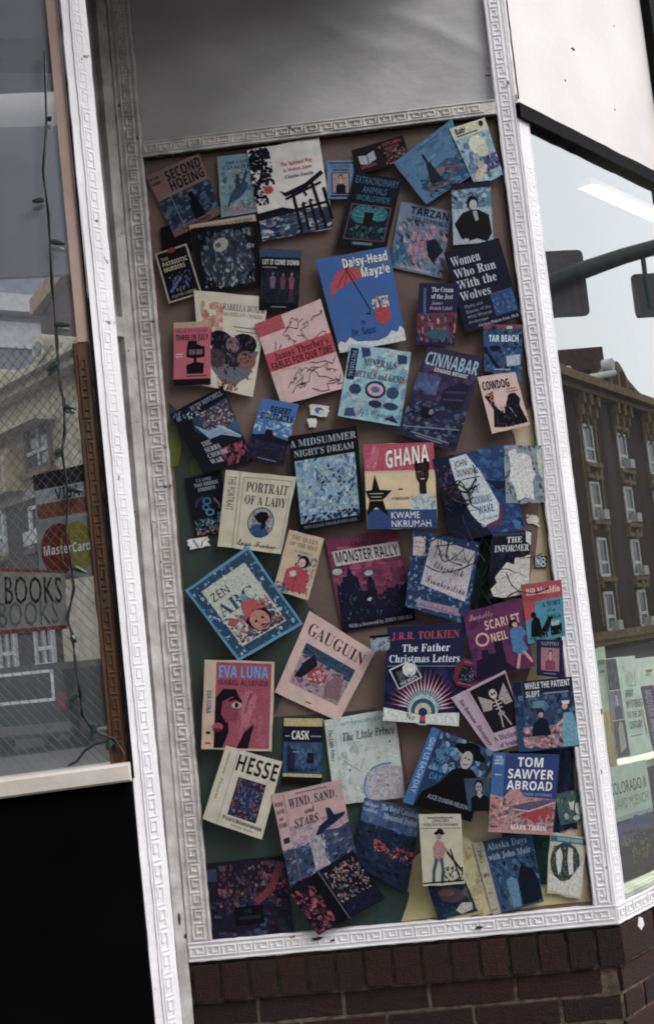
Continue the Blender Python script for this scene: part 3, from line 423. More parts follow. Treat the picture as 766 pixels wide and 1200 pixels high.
'W': (55, [[16,19,16,59,15,61,11,63,11,65,29,65,29,63,25,60,25,36,37,56,37,61,35,63,33,63,33,65,51,65,51,63,49,63,47,61,47,56,46,52,46,36,60,60,59,63,56,63,56,65,68,65,68,63,66,63,65,61,63,60,39,19,36,19,37,51,18,19]]),
'a': (33, [[13,19,8,21,6,27,6,31,7,35,11,42,16,47,24,51,28,50,29,46,30,50,37,50,31,29,31,24,34,25,36,29,38,28,33,21,28,19,24,20,23,24,24,27,19,21],[17,24,19,24,20,26,22,27,26,35,28,42,28,45,27,47,25,48,20,44,15,33,15,30,14,28,15,25]]),
'c': (27, [[17,19,13,20,10,22,8,25,7,30,8,35,13,44,21,50,26,51,31,49,33,47,33,43,32,41,28,40,25,44,27,47,25,49,20,45,16,36,16,33,15,30,18,24,20,23,24,25,28,30,30,28,24,21]]),
'd': (33, [[13,19,8,21,6,28,9,38,13,44,20,50,24,51,29,49,32,62,30,63,28,63,28,65,32,65,42,67,31,24,33,25,36,29,37,28,35,24,32,21,28,19,25,20,24,28,22,24,19,21],[18,24,21,26,23,30,25,32,27,38,27,41,28,43,28,45,26,48,24,48,21,45,15,33,15,25,16,24]]),
'e': (27, [[17,19,13,20,10,22,8,25,7,33,9,37,10,41,16,47,25,51,31,49,33,45,32,41,29,37,23,34,16,32,15,29,18,24,24,25,27,29,29,28,24,21],[16,35,22,37,26,41,27,43,27,48,25,49,23,48,20,45]]),
'h': (35, [[29,19,26,20,24,24,30,44,30,46,25,44,21,38,17,30,14,20,6,20,17,62,13,63,13,65,19,65,27,67,19,40,26,48,33,51,37,49,38,46,38,42,33,27,32,26,33,24,38,30,40,29,34,22]]),
'i': (19, [[19,57,17,61,17,63,21,66,25,63,25,60,23,57],[13,19,8,22,8,26,12,41,13,42,13,47,10,47,10,49,20,50,23,51,17,28,16,27,16,25,17,25,17,24,19,25,22,29,23,28,18,21]]),
'l': (17, [[10,19,8,20,7,22,7,27,8,28,16,57,16,60,17,61,16,63,13,63,13,65,26,67,15,24,18,25,21,29,22,28,20,24,17,21]]),
'n': (35, [[29,19,26,20,25,28,28,35,30,46,26,44,22,39,16,26,15,20,7,20,13,45,12,47,10,47,10,49,23,51,20,39,23,44,30,50,33,51,37,49,38,42,33,25,34,24,36,25,38,29,40,28,34,21]]),
'o': (31, [[18,19,13,20,10,22,8,25,7,33,9,37,10,41,16,47,25,51,30,50,36,45,36,37,35,33,31,26,25,21],[18,21,23,25,28,39,28,47,25,49,22,47,19,43,15,31,15,26,16,22]]),
'r': (26, [[7,20,13,45,12,47,10,47,10,49,23,51,19,39,26,49,30,51,33,50,34,46,33,43,28,42,26,44,24,42,17,30,15,20]]),
't': (18, [[11,19,8,20,6,24,12,47,9,47,9,49,16,53,21,59,24,59,21,50,27,50,26,47,21,47,15,26,15,24,18,25,21,29,22,28,17,21]]),
'u': (35, [[13,19,9,20,8,27,9,30,9,33,12,41,12,44,13,45,12,47,9,47,9,49,12,49,15,50,19,50,22,51,16,28,16,24,20,26,25,31,31,50,39,50,34,32,33,25,34,24,38,28,38,29,40,28,35,21,29,19,27,19,25,22,25,26,26,30,23,25,16,20]]),
'y': (28, [[5,6,3,6,1,7,0,12,2,14,5,14,12,12,16,17,16,23,15,26,15,29,14,32,14,36,12,41,11,46,7,47,7,49,9,49,10,50,13,50,16,51,18,49,23,27,27,36,28,42,27,44,25,45,25,48,26,50,29,51,32,50,33,48,33,44,21,20,13,10]]),
's': (25, [[14,19,9,21,7,19,6,20,7,31,9,30,11,24,16,21,19,22,20,26,19,29,12,38,11,46,16,50,19,51,22,50,26,50,26,49,31,50,29,40,25,47,21,49,18,47,18,43,27,30,27,26,22,20,20,19]]),
'p': (33, [[0,6,0,8,2,8,5,12,13,46,10,47,10,49,13,49,16,50,19,50,22,51,20,44,25,49,31,51,36,49,38,42,36,34,32,27,26,21,17,19,15,21,12,10,13,8,17,8,17,6],[18,21,23,25,29,38,29,44,28,46,22,43,18,34,16,22]]),
'g': (30, [[16,6,6,8,3,13,3,16,11,21,8,25,8,27,11,30,14,31,10,35,9,37,9,42,13,47,19,50,23,51,28,50,32,47,38,47,38,45,34,45,34,39,30,34,24,31,18,30,16,31,15,27,17,26,19,26,29,21,31,19,31,14,27,9,24,7,20,7],[20,32,23,34,26,41,26,48,23,49,20,47,17,39,17,33],[16,8,22,10,24,12,22,17,14,20,10,17,9,12,13,9]]),
},
'C': {
'A': (50, [[10,19,7,20,5,26,7,30,9,32,14,32,16,30,16,27,14,25,12,25,10,24,10,22,12,20,20,22,28,29,25,33,25,40,29,43,32,44,38,41,55,57,61,61,67,63,53,33,48,24,57,29,64,37,69,38,57,27,55,26,54,24,50,22,48,22,47,21,37,19,38,23,30,28,21,21,17,19],[43,31,61,59,52,52,40,39,42,35],[30,31,37,39,33,40,29,36,29,33],[39,25,39,28,40,31,38,37,31,29,35,26]]),
'C': (46, [[34,20,30,21,24,28,24,33,25,36,19,39,17,45,18,49,20,53,28,59,39,62,43,61,30,56,27,54,23,48,21,43,22,39,26,37,33,48,40,54,44,56,47,59,57,62,62,59,63,57,60,50,48,41,44,39,35,37,32,27,33,23,38,21,40,22,43,22,49,26,52,31,49,36,46,36,42,34,40,27,38,26,37,29,40,35,47,38,52,36,54,32,52,27,48,23,40,20],[37,38,46,42,51,47,54,49,59,58,58,60,48,54,42,47]]),
'D': (50, [[19,20,15,22,15,25,18,27,25,27,31,25,34,29,43,46,52,56,47,59,40,60,31,57,23,50,21,45,20,38,25,35,31,38,35,42,38,48,38,53,39,54,40,52,40,48,36,39,29,34,22,34,17,36,14,43,16,49,21,55,37,62,48,61,54,57,59,59,59,58,55,56,59,50,60,43,57,32,53,25,45,21,41,20,36,20,32,22,28,20],[45,23,53,28,57,38,56,50,54,54,52,50,48,38,44,30,40,25,36,23,39,22],[29,23,25,25,21,26,17,24,18,22,20,22,21,21]]),
'F': (50, [[31,37,26,39,24,44,25,48,32,56,37,59,43,61,50,62,67,59,70,60,69,58,64,55,62,55,61,54,50,58,47,58,44,59,35,56,32,54,28,49,26,44,26,42,30,39,36,44,39,51,39,56,42,54,43,52,43,47,40,41],[21,20,17,22,15,24,14,29,18,33,22,33,25,31,25,28,24,27,22,27,21,26,19,26,19,23,26,21,30,22,38,29,41,36,36,34,32,31,30,31,31,33,41,38,52,53,56,54,53,48,53,45,52,42,52,39,54,39,55,42,58,45,60,46,62,42,56,38,56,35,55,32,50,31,53,37,51,37,47,30,42,24,35,21],[56,39,60,42,60,44,58,44]]),
'G': (45, [[34,19,29,20,22,24,21,27,23,31,25,33,30,33,32,31,32,29,31,27,26,24,30,21,36,22,42,29,46,35,43,33,35,34,31,37,26,37,23,38,17,44,17,47,19,53,25,59,33,61,32,59,28,57,23,51,22,48,22,42,26,39,30,38,30,41,29,44,32,52,42,60,48,62,51,62,57,59,57,54,54,49,49,44,41,39,35,37,37,35,44,36,50,38,56,42,53,35,53,32,50,26,42,20,38,20],[35,39,39,40,50,47,55,54,55,58,53,60,51,60,42,53]]),
'H': (57, [[19,19,11,21,8,24,8,29,11,33,16,33,19,29,16,26,14,26,12,24,15,21,18,21,24,24,27,28,30,34,22,31,28,35,31,36,40,48,35,45,31,44,28,46,28,49,32,54,30,54,25,50,21,45,19,44,18,46,22,49,23,51,32,56,34,56,37,52,35,48,39,50,43,54,51,59,51,58,52,58,50,57,47,51,45,49,42,39,47,41,55,52,63,59,67,61,72,61,75,59,76,57,74,53,64,45,56,41,49,26,49,23,53,23,60,26,72,37,76,38,71,34,70,32,56,21,46,20,42,25,42,29,43,31,43,33,46,38,41,37,38,29,26,20],[57,44,65,48,71,56,71,59,70,60,67,59,64,56]]),
'I': (44, [[18,20,12,24,11,27,13,32,18,34,21,33,22,28,21,27,19,27,16,25,18,22,20,22,22,21,26,22,29,24,34,32,31,33,26,38,26,45,31,52,45,59,53,61,62,62,63,60,61,60,56,57,49,44,46,35,50,37,53,46,55,46,54,40,49,34,45,33,36,23,32,21,27,20],[35,34,44,50,49,55,55,59,48,58,38,52,34,47,32,43,31,39,32,36]]),
'S': (45, [[17,20,13,22,11,24,10,27,12,32,14,33,19,33,21,31,21,27,15,26,15,23,17,22,19,22,21,21,25,22,32,29,35,36,30,37,26,39,23,46,24,50,26,54,29,57,39,61,42,61,44,62,47,62,49,61,49,60,45,60,36,57,31,53,28,45,30,40,32,38,35,38,38,42,40,47,49,58,58,62,63,60,64,58,64,53,59,46,51,40,45,38,40,28,27,20],[46,40,56,48,60,55,60,59,58,60,55,59,52,55,49,49]]),
'M': (54, [[9,20,7,21,5,26,7,31,12,33,15,32,16,28,14,26,12,26,10,25,9,23,10,23,11,21,15,22,18,24,25,34,29,42,42,58,48,62,49,61,49,58,45,50,44,46,40,39,37,30,37,28,51,50,61,61,63,62,65,61,65,59,58,45,50,22,60,28,70,37,74,38,56,22,52,20,47,20,45,21,44,23,44,30,54,50,58,54,59,56,50,46,41,32,36,21,31,20,29,24,29,29,32,38,38,49,42,54,39,52,28,36,26,32,16,20]]),
'P': (47, [[20,20,16,22,14,24,13,27,15,31,17,33,21,33,24,31,24,28,20,26,18,26,18,24,20,22,24,21,28,22,35,30,38,37,32,34,31,36,35,38,37,38,39,39,47,51,57,58,53,60,36,58,26,52,23,48,22,44,25,40,29,40,37,47,41,56,42,56,42,49,38,42,32,38,25,38,21,41,20,44,24,52,27,55,35,59,42,61,49,62,54,61,59,59,66,61,65,59,61,58,65,55,66,53,64,45,61,42,57,40,48,38,46,32,39,24,29,20],[49,40,54,42,58,47,59,50,59,56,58,57,56,55,51,46]]),
'T': (47, [[29,37,24,39,22,41,22,44,25,51,34,59,40,61,47,62,50,61,54,61,56,60,65,60,65,61,66,61,66,59,61,55,55,55,42,59,32,56,25,49,24,42,26,40,29,40,33,42,36,46,38,56,39,56,41,50,39,43,35,39],[19,20,15,22,13,24,12,27,12,30,16,33,20,33,23,31,23,28,17,26,17,23,23,21,30,23,35,28,43,45,47,50,53,54,54,54,51,48,50,40,46,30,37,22,31,20]]),
'E': (37, [[24,20,18,23,14,28,15,36,18,40,23,43,31,45,28,48,27,51,29,56,32,59,42,62,50,60,53,57,53,52,51,48,48,46,44,46,42,47,40,51,42,54,48,56,45,53,44,50,45,48,48,48,50,49,51,51,51,56,45,60,40,58,36,54,35,51,35,46,42,45,43,42,40,41,36,41,33,43,30,42,25,37,22,28,24,23,29,21,36,23,41,27,43,33,39,36,35,34,32,28,32,26,30,25,30,32,32,35,38,38,43,36,45,31,45,29,40,23,32,20],[40,42,40,43,41,43,40,44,36,44]]),
'L': (44, [[17,20,13,22,12,24,14,27,16,28,23,28,29,26,32,30,34,36,29,37,23,42,22,46,23,50,25,54,28,57,33,60,46,62,48,61,48,60,35,57,32,55,27,45,29,40,32,38,35,38,42,50,50,59,57,62,62,60,64,56,61,49,49,39,45,38,40,29,33,23,40,22,45,25,54,33,55,35,62,38,59,35,57,34,55,31,52,29,50,26,41,20,38,20,31,22,26,20],[45,40,54,45,57,50,59,52,59,55,60,57,58,60,55,59,50,52],[24,22,28,24,23,26,16,26,14,24,18,21]]),
'a': (35, [[27,20,25,22,25,24,21,21,14,20,11,21,10,23,10,28,11,31,15,36,27,41,30,40,31,38,33,40,40,41,32,23,37,25,38,27,40,26,34,21,31,20],[20,22,25,27,30,37,28,38,28,39,25,38,16,24,16,22,17,22,17,21]]),
'b': (32, [[38,28,34,25,29,25,23,21,15,20,12,22,12,26,16,34,12,31,11,33,16,36,18,40,30,58,38,59,19,27,18,22,21,22,25,24,27,26,26,28,26,33,28,38,33,41,35,40,36,37,36,34,35,31,32,27,34,27,37,29],[29,27,33,33,33,36,31,36,28,32,28,28]]),
'c': (26, [[14,20,12,21,10,27,10,29,13,34,18,38,26,41,32,38,32,34,27,33,27,37,29,38,27,38,24,36,18,26,17,23,22,22,28,27,30,26,24,21,21,20]]),
'd': (40, [[14,20,10,23,10,29,13,34,18,38,27,41,30,40,32,38,43,58,51,59,32,24,32,22,35,23,40,27,41,26,33,20,28,20,25,24,21,21],[18,21,23,24,27,28,30,34,30,38,29,39,26,38,18,28,16,23]]),
'e': (27, [[14,20,10,24,9,27,13,34,18,38,26,41,31,38,32,36,30,32,28,30,18,27,16,23,17,22,21,22,31,27,32,26,25,21,21,20],[18,29,23,30,26,33,27,38,25,38,22,36,20,31]]),
'h': (38, [[42,26,38,23,38,22,35,20,30,20,28,21,27,23,27,27,31,33,35,37,35,38,33,38,28,34,18,20,9,20,15,32,14,31,12,33,20,41,30,58,38,59,24,33,31,39,36,41,39,39,40,37,40,33,33,23,33,22,35,22,41,27]]),
'i': (23, [[25,44,23,46,23,48,24,50,26,50,28,51,30,49,30,46,28,44],[27,26,23,23,22,21,19,20,16,20,13,21,11,24,16,34,13,31,12,33,16,37,17,39,19,40,28,41,18,23,20,22,26,27]]),
'k': (36, [[9,20,15,32,13,31,12,33,15,35,21,42,22,45,24,47,30,58,38,59,17,20],[28,20,26,22,26,26,29,30,29,31,25,31,25,33,28,33,34,40,36,40,37,41,41,39,41,36,39,34,37,34,35,36,36,38,35,38,31,33,35,30,35,26,34,26,34,24,39,27,40,26,32,20]]),
'l': (28, [[28,26,23,21,20,20,15,20,12,22,13,28,16,34,13,31,11,32,18,39,30,58,38,59,19,24,19,22,21,22,27,28]]),
'n': (38, [[8,19,10,23,13,26,14,29,18,34,18,36,16,35,13,31,12,33,20,40,23,40,25,39,25,33,31,39,36,41,40,39,41,37,41,33,34,24,34,22,37,23,41,27,43,26,35,20,31,20,29,21,28,23,28,28,29,30,36,37,36,38,33,37,27,32,18,20]]),
'o': (30, [[14,20,12,21,10,24,10,29,13,34,18,38,27,41,32,39,33,37,33,32,31,28,29,26,34,28,35,27,33,25,28,23,26,23,21,20],[20,22,22,23,22,25,24,27,25,27,29,32,30,36,29,38,27,38,22,33,17,23,18,22]]),
'r': (27, [[32,26,26,21,19,20,15,23,15,26,18,33,20,35,23,36,18,36,13,31,12,33,16,37,17,41,19,42,20,40,19,40,20,39,24,39,29,36,29,33,22,23,24,22,28,25,30,28]]),
's': (23, [[28,27,23,22,19,20,17,20,15,19,9,22,8,24,10,27,14,27,14,23,12,22,13,21,15,22,18,27,19,37,13,31,12,33,19,40,20,40,21,42,23,42,22,37,25,34,25,27,24,25,27,28]]),
't': (29, [[12,33,19,40,20,43,22,45,29,57,38,58,33,49,37,49,37,47,31,47,25,35,22,32,18,22,20,22,27,27,28,26,22,21,15,20,12,22,12,27,16,35,13,31]]),
'u': (39, [[44,26,38,21,31,20,28,22,27,26,28,26,22,21,15,20,12,22,12,26,16,34,13,32,13,31,12,33,19,40,29,41,20,25,20,23,23,24,26,28,29,30,35,40,44,41,34,23,35,22,38,23,42,27]]),
'y': (38, [[42,26,33,20,26,10,24,6,17,1,9,0,7,1,5,5,6,9,14,16,21,18,24,20,27,25,23,21,17,20,14,22,13,24,14,26,14,28,18,34,18,36,15,33,14,33,13,31,11,33,16,36,17,38,23,40,25,39,26,34,20,22,23,23,31,32,35,40,44,40,34,23,41,27],[12,2,14,3,17,6,23,17,17,15,10,8,9,4,10,2]]),
'z': (29, [[9,0,6,0,4,4,5,8,8,12,23,21,23,23,22,24,19,22,13,22,12,23,13,25,16,26,21,26,25,30,22,30,19,31,18,36,14,32,14,31,12,33,16,36,17,38,22,40,25,40,26,37,23,33,23,32,26,32,30,38,30,39,31,39,31,40,33,40,33,41,35,40,35,38,23,26,27,24,27,23,32,27,33,26,28,21,29,19,27,13,23,7,17,3],[10,3,14,6,22,19,12,13,7,7,6,3,7,2]]),
'f': (36, [[29,26,25,22,20,19,17,19,7,2,0,1,11,22,10,24,11,27,13,27,17,33,14,31,13,33,15,34,16,36,22,41,30,53,37,60,41,60,44,59,46,56,43,50,37,43,27,37,18,22,21,22,25,24,28,27],[27,39,33,43,38,48,40,52,41,58,37,57,34,53]]),
'g': (35, [[39,26,37,24,34,23,32,21,29,20,19,5,9,0,2,3,2,5,7,13,21,20,22,22,19,20,13,20,11,21,9,26,11,31,15,36,26,41,29,40,31,38,32,40,40,41,30,23,38,27],[17,21,22,24,27,31,29,35,29,38,28,39,22,34,16,24,16,22],[8,2,11,3,18,13,20,17,14,15,10,12,7,8,6,5]]),
'p': (36, [[12,33,16,36,27,55,35,56,25,37,29,40,34,40,37,38,37,33,30,22,32,22,39,27,40,26,32,20,28,20,26,21,24,25,28,32,32,37,32,38,30,38,26,35,20,26,6,2,0,1,15,33,14,33,13,31]]),
'm': (53, [[8,19,10,23,13,26,14,29,18,34,18,36,16,35,13,31,12,33,20,40,23,40,25,39,25,33,31,39,36,41,39,38,39,33,45,39,50,41,55,38,55,33,54,30,50,26,49,22,52,23,56,27,58,26,50,20,46,20,44,21,43,23,43,28,50,38,47,37,41,32,39,28,36,25,33,20,23,19,27,24,34,36,34,38,28,33,18,20]]),
'v': (31, [[16,20,12,23,13,29,17,35,17,36,16,36,15,34,13,33,12,34,17,39,21,40,22,41,24,40,24,34,18,24,18,22,24,23,28,26,27,26,26,33,28,37,31,40,33,41,36,39,35,32,32,27,34,27,37,30,38,28,33,25,30,25,27,22,22,20],[30,27,34,33,34,36,31,36,28,32,28,29,29,27]]),
},
}
# ---------------------------------------------------------------- lettering: outlines of plain alphabets, quantised
FONT = {}
for st, chars in GLY.items():
    FONT[st] = {ch: (g[0]*.015, [[(l[i]*.015-.12, l[i+1]*.015-.3) for i in range(0, len(l), 2)] for l in g[1]]) for ch, g in chars.items()}
def text_polys(s, st, fit=None):
    """list of (verts, tris) in em units, total width, cap height .7"""
    x = 0; out = []
    for ch in s:
        if ch == ' ': x += .3; continue
        g = FONT[st].get(ch) or FONT['S'].get(ch)
        if not g: x += .3; continue
        adv, lp = g; ls = [[Vector((px+x, py, 0)) for px, py in l] for l in lp]
        if ls:
            tr = geometry.tessellate_polygon(ls); out.append(([(v.x, v.y) for l in ls for v in l], tr))
        x += adv+.02
    return out, x
def lin_print(h):
    c = lin(h); return tuple([min(.85, g*1.25*v**1.24) for v, g in zip(c, (.93, 1.0, 1.07))]+[1])    # printing ink: a little more contrast than the notes
def hexc(c, k=1.0): return lin_print(c)
DENS = 4.5
class Art:
    """flat print built in the unit square (x right, y down) of a sheet; every shape lies a hair above the last"""
    def __init__(s, fmap, seed, total):
        s.map = fmap; s.q = random.Random(seed); s.z = 0; s.dz = min(.00003, .0009/max(total, 1)); s.mb = [('picture', MB())]
    def poly(s, pts, c, layer='picture', tris=None):
        s.z += s.dz; vs = []
        for x, y in pts: a, b = s.map(x, y); vs.append((a, -s.z, b))
        if tris is None: tris = geometry.tessellate_polygon([[Vector((x, y, 0)) for x, y in pts]]) if len(pts) > 4 else [tuple(range(len(pts)))]
        (s.mb[0] if layer == 'picture' else s.mb[-1])[1].add(vs, tris, c)
    def run(s, ops):
        for o in ops:
            k = o[0]
            if k == 'R': s.poly([(o[1], o[2]), (o[3], o[2]), (o[3], o[4]), (o[1], o[4])], hexc(o[5]))
            elif k == 'P': s.poly([(o[2][i], o[2][i+1]) for i in range(0, len(o[2]), 2)], hexc(o[1]))
            elif k == 'E':
                a0 = R(o[6]) if len(o) > 6 else 0
                pts = []
                for i in range(14):
                    g = 2*math.pi*i/14; x, y = o[3]*math.cos(g), o[4]*math.sin(g)
                    pts.append((o[1]+x*math.cos(a0)-y*math.sin(a0), o[2]+x*math.sin(a0)+y*math.cos(a0)))
                s.poly(pts, hexc(o[5]))
            elif k == 'L':
                p = [(o[3][i], o[3][i+1]) for i in range(0, len(o[3]), 2)]; w = o[2]/2
                for (x0, y0), (x1, y1) in zip(p, p[1:]):
                    dx, dy = x1-x0, y1-y0; n = math.hypot(dx, dy) or 1; nx, ny = -dy/n*w, dx/n*w; ex, ey = dx/n*w*.5, dy/n*w*.5
                    s.poly([(x0+nx-ex, y0+ny-ey), (x1+nx+ex, y1+ny+ey), (x1-nx+ex, y1-ny+ey), (x0-nx-ex, y0-ny-ey)], hexc(o[1]))
            elif k == 'B':
                _, n, x0, y0, x1, y1, sz, cols = o[:8]; n = int(n*DENS); sz *= .5; cc = [lin_print(c_) for c_ in cols]; av = [sum(c_[j] for c_ in cc)/len(cc) for j in range(3)]; an = o[8] if len(o) > 8 else None; st = o[9] if len(o) > 9 else 1.8
                for _i in range(n):
                    a = sz*s.q.uniform(.4, 1.1); b = a/s.q.uniform(1, st); g0 = R(an+s.q.uniform(-15, 15)) if an is not None else s.q.uniform(0, 3.14)
                    cx, cy = s.q.uniform(x0, x1), s.q.uniform(y0, y1); m = 7; pts = []
                    for i in range(m):
                        g = 2*math.pi*i/m; rr = s.q.uniform(.55, 1.15); x, y = a*rr*math.cos(g), b*rr*math.sin(g)
                        X, Y = cx+x*math.cos(g0)-y*math.sin(g0), cy+x*math.sin(g0)+y*math.cos(g0)
                        pts.append((min(max(X, x0), x1), min(max(Y, y0), y1)))
                    c_ = s.q.choice(cc); k_ = s.q.uniform(0, .5); v_ = s.q.uniform(.85, 1.15); s.poly(pts, tuple([(c_[j]*(1-k_)+av[j]*k_)*v_ for j in range(3)]+[1]))
            elif k == 'M':   # head and shoulders: x, top, height, skin, hair, clothes
                _, x, y, h, sk, ha, cl = o; w = h*.5
                s.run([('P', cl, [x-w*.75, y+h, x-w*.7, y+h*.58, x-w*.25, y+h*.46, x+w*.25, y+h*.46, x+w*.7, y+h*.58, x+w*.75, y+h]),
                       ('R', x-w*.13, y+h*.34, x+w*.13, y+h*.5, sk), ('E', x, y+h*.19, w*.33, h*.2, ha), ('E', x, y+h*.24, w*.25, h*.17, sk),
                       ('L', ha, w*.07, [x-w*.16, y+h*.22, x-w*.05, y+h*.22]), ('L', ha, w*.07, [x+w*.05, y+h*.22, x+w*.16, y+h*.22]), ('L', ha, w*.05, [x-w*.07, y+h*.33, x+w*.07, y+h*.33])])
            elif k == 'G':   # full standing figure: x, top, height, skin, hair, clothes, legs
                _, x, y, h, sk, ha, cl, lg = o; w = h*.3
                s.run([('P', lg, [x-w*.3, y+h, x-w*.32, y+h*.5, x+w*.32, y+h*.5, x+w*.36, y+h, x+w*.1, y+h, x, y+h*.62, x-w*.1, y+h]),
                       ('P', cl, [x-w*.35, y+h*.56, x-w*.5, y+h*.2, x-w*.1, y+h*.15, x+w*.1, y+h*.15, x+w*.5, y+h*.22, x+w*.35, y+h*.56]),
                       ('E', x, y+h*.06, w*.22, h*.075, ha), ('E', x, y+h*.085, w*.16, h*.06, sk)])
            elif k == 'T':
                _, t, x0, y0, x1, y1, c = o[:7]; st = o[7] if len(o) > 7 else 'B'; rot = o[8] if len(o) > 8 else 0
                ps, wd = text_polys(t, st)
                if not wd: continue
                s.mb.append(('lettering', MB()))
                for vs, tr in ps:
                    q = []
                    for vx, vy in vs:
                        if rot == 0: q.append((x0+vx/wd*(x1-x0), y1-vy/.71*(y1-y0)))
                        elif rot == 1: q.append((x0+vy/.71*(x1-x0), y0+vx/wd*(y1-y0)))      # reads downwards
                        else: q.append((x0+vx/wd*(x1-x0), y1-vy/.71*rot[0]+(rot[1])*vx/wd))   # slanting baseline: cap height, drop
                    s.poly(q, hexc(c), 'title_lettering', tr)
    def build(s, parent):
        for n, mb in s.mb:
            if mb.f: mb.build(n, M_print if n == 'picture' else M_paper, parent)
def count_ops(ops):
    n = 0
    for o in ops: n += {'B': int(o[1]*DENS) if o[0] == 'B' else 0, 'T': len(o[1]) if o[0] == 'T' else 0, 'M': 7, 'G': 4, 'L': 6}.get(o[0], 1) or 1
    return n
PAN = Frame((0, 0, 0), 0)
H = 2.156
def sat(A, B):
    for P, Q in ((A, B), (B, A)):
        for i in range(4):
            x0, y0 = P[i]; x1, y1 = P[(i+1) % 4]; nx, ny = y1-y0, x0-x1
            a = [nx*x+ny*y for x, y in P]; b = [nx*x+ny*y for x, y in Q]
            if max(a) < min(b)+1e-6 or max(b) < min(a)+1e-6: return False
    return True
PLACED = []
def cover(label, quad, base, ops, cat='book cover', name='book_cover', group='book covers pasted on the panel', frame=None, torn=0, y0=-.003, outline=None):
    fr = frame or PAN
    P = [fr.px(quad[i], quad[i+1]) for i in range(0, 8, 2)]
    lvl = 0
    for fo, Q, l in PLACED:
        if fo is fr and sat(P, Q): lvl = max(lvl, l+1)
    PLACED.append((fr, P, lvl))
    cx = sum(p[0] for p in P)/4; cz = sum(p[1] for p in P)/4; y = y0-.0021*lvl
    def fm(u, v):
        a = [P[0][k]*(1-u)*(1-v)+P[1][k]*u*(1-v)+P[2][k]*u*v+P[3][k]*(1-u)*v for k in (0, 1)]
        return a[0]-cx, a[1]-cz
    ou = outline or [0, 0, 1, 0, 1, 1, 0, 1]
    pts = [(ou[i], ou[i+1]) for i in range(0, len(ou), 2)]
    pts = jag(pts, 5, .006+torn, len(label)*7+len(ops))
    mb = MB(); out = [fm(a, b) for a, b in pts]
    mb.prism(out, 0, .0009, hexc(base))
    o = mb.build(name, M_paper); tq = random.Random(len(PLACED)*17); o.matrix_world = fr.M @ Matrix.Translation((cx, y-.0006, cz)) @ Matrix.Rotation(R(tq.uniform(-.55, .55)), 4, 'X') @ Matrix.Rotation(R(tq.uniform(-.55, .55)), 4, 'Z')
    tag(o, label, cat, group)
    art = Art(fm, len(label)+len(ops)*13, count_ops(ops)); art.run(ops); art.build(o)
    return o
# ---------------------------------------------------------------- planes of the shop corner
xL = PAN.px(164, 450)[0]
ST = Frame((xL, -.010, 0), 50)                       # flat stile turning away at the left of the panel
uS = ST.px(150.5, 450)[0]; uG = ST.px(134, 450)[0]
def at_y(px, py, y):
    d = ray(px, py); return CAM+d*((y-CAM.y)/d.y)
q = at_y(141.5, 450, -1.0); PO = Frame((q.x, q.y, 0), 52)
a_, b_ = PO.px(100.5, 0), PO.px(214.3, 1200); PO = Frame((q.x, q.y, 0), 52, math.atan((a_[0]-b_[0])/(a_[1]-b_[1])))   # greek key corner post standing forward
wP = -PO.px(113, 450)[0]
q = PO.w(-wP, 0.003, 1.5); LW = Frame((q.x, q.y, 0), 15)
a_, b_ = LW.px(73, 0), LW.px(185.7, 1200); LW = Frame((q.x, q.y, 0), 15, math.atan((a_[0]-b_[0])/(a_[1]-b_[1])))       # left shop window
xC = 1.056
RW = Frame((xC, -.012, 0), 52)                       # right shop window, running back from the corner
wR = RW.px(657.5, 450)[0]
zs = LW.px(100, 899.5)[1]                              # top of left sill
GZ = -.75
def plan_prism(mb, pts, z0, z1, c=None):
    n = len(pts); v = [(x, y, z0) for x, y in pts]+[(x, y, z1) for x, y in pts]
    tr = geometry.tessellate_polygon([[Vector((x, y, 0)) for x, y in pts]])
    return mb.add(v, [tuple(reversed(t)) for t in tr]+[tuple(n+i for i in t) for t in tr]+[(i, (i+1) % n, n+(i+1) % n, n+i) for i in range(n)], c)
# ---------------------------------------------------------------- ground and street
def struct(name, mb, m, M=None): return tag(mb.build(name, m, None, M), kind='structure')
M_asph = mat('asphalt', '3c3b3c', '2b2a2b', 40, .9, .6, 200); M_conc = mat('concrete', '4f4d4b', '3e3c3b', 6, .9, .5, 120, spots=.72, spotcol='4c4844')
mb = MB(); mb.box(-300, 300, -300, 300, GZ-.4, GZ-.14); struct('ground', mb, M_asph)
mb = MB(); mb.box(-60, 60, -17, -5.2, GZ-.14, GZ-.13); struct('road', mb, M_asph)
mb = MB(); mb.box(-60, 60, -5.0, 7, GZ-.136, GZ, ch=0); mb.box(-60, 60, -21, -17.2, GZ-.136, GZ); struct('pavement', mb, M_conc)
mb = MB(); mb.box(-60, 60, -5.19, -5.01, GZ-.135, GZ+.004); mb.box(-60, 60, -17.19, -17.01, GZ-.135, GZ+.004); struct('kerb', mb, mat('kerb_stone', '6a6762', '55524f', 9, .9, .4))
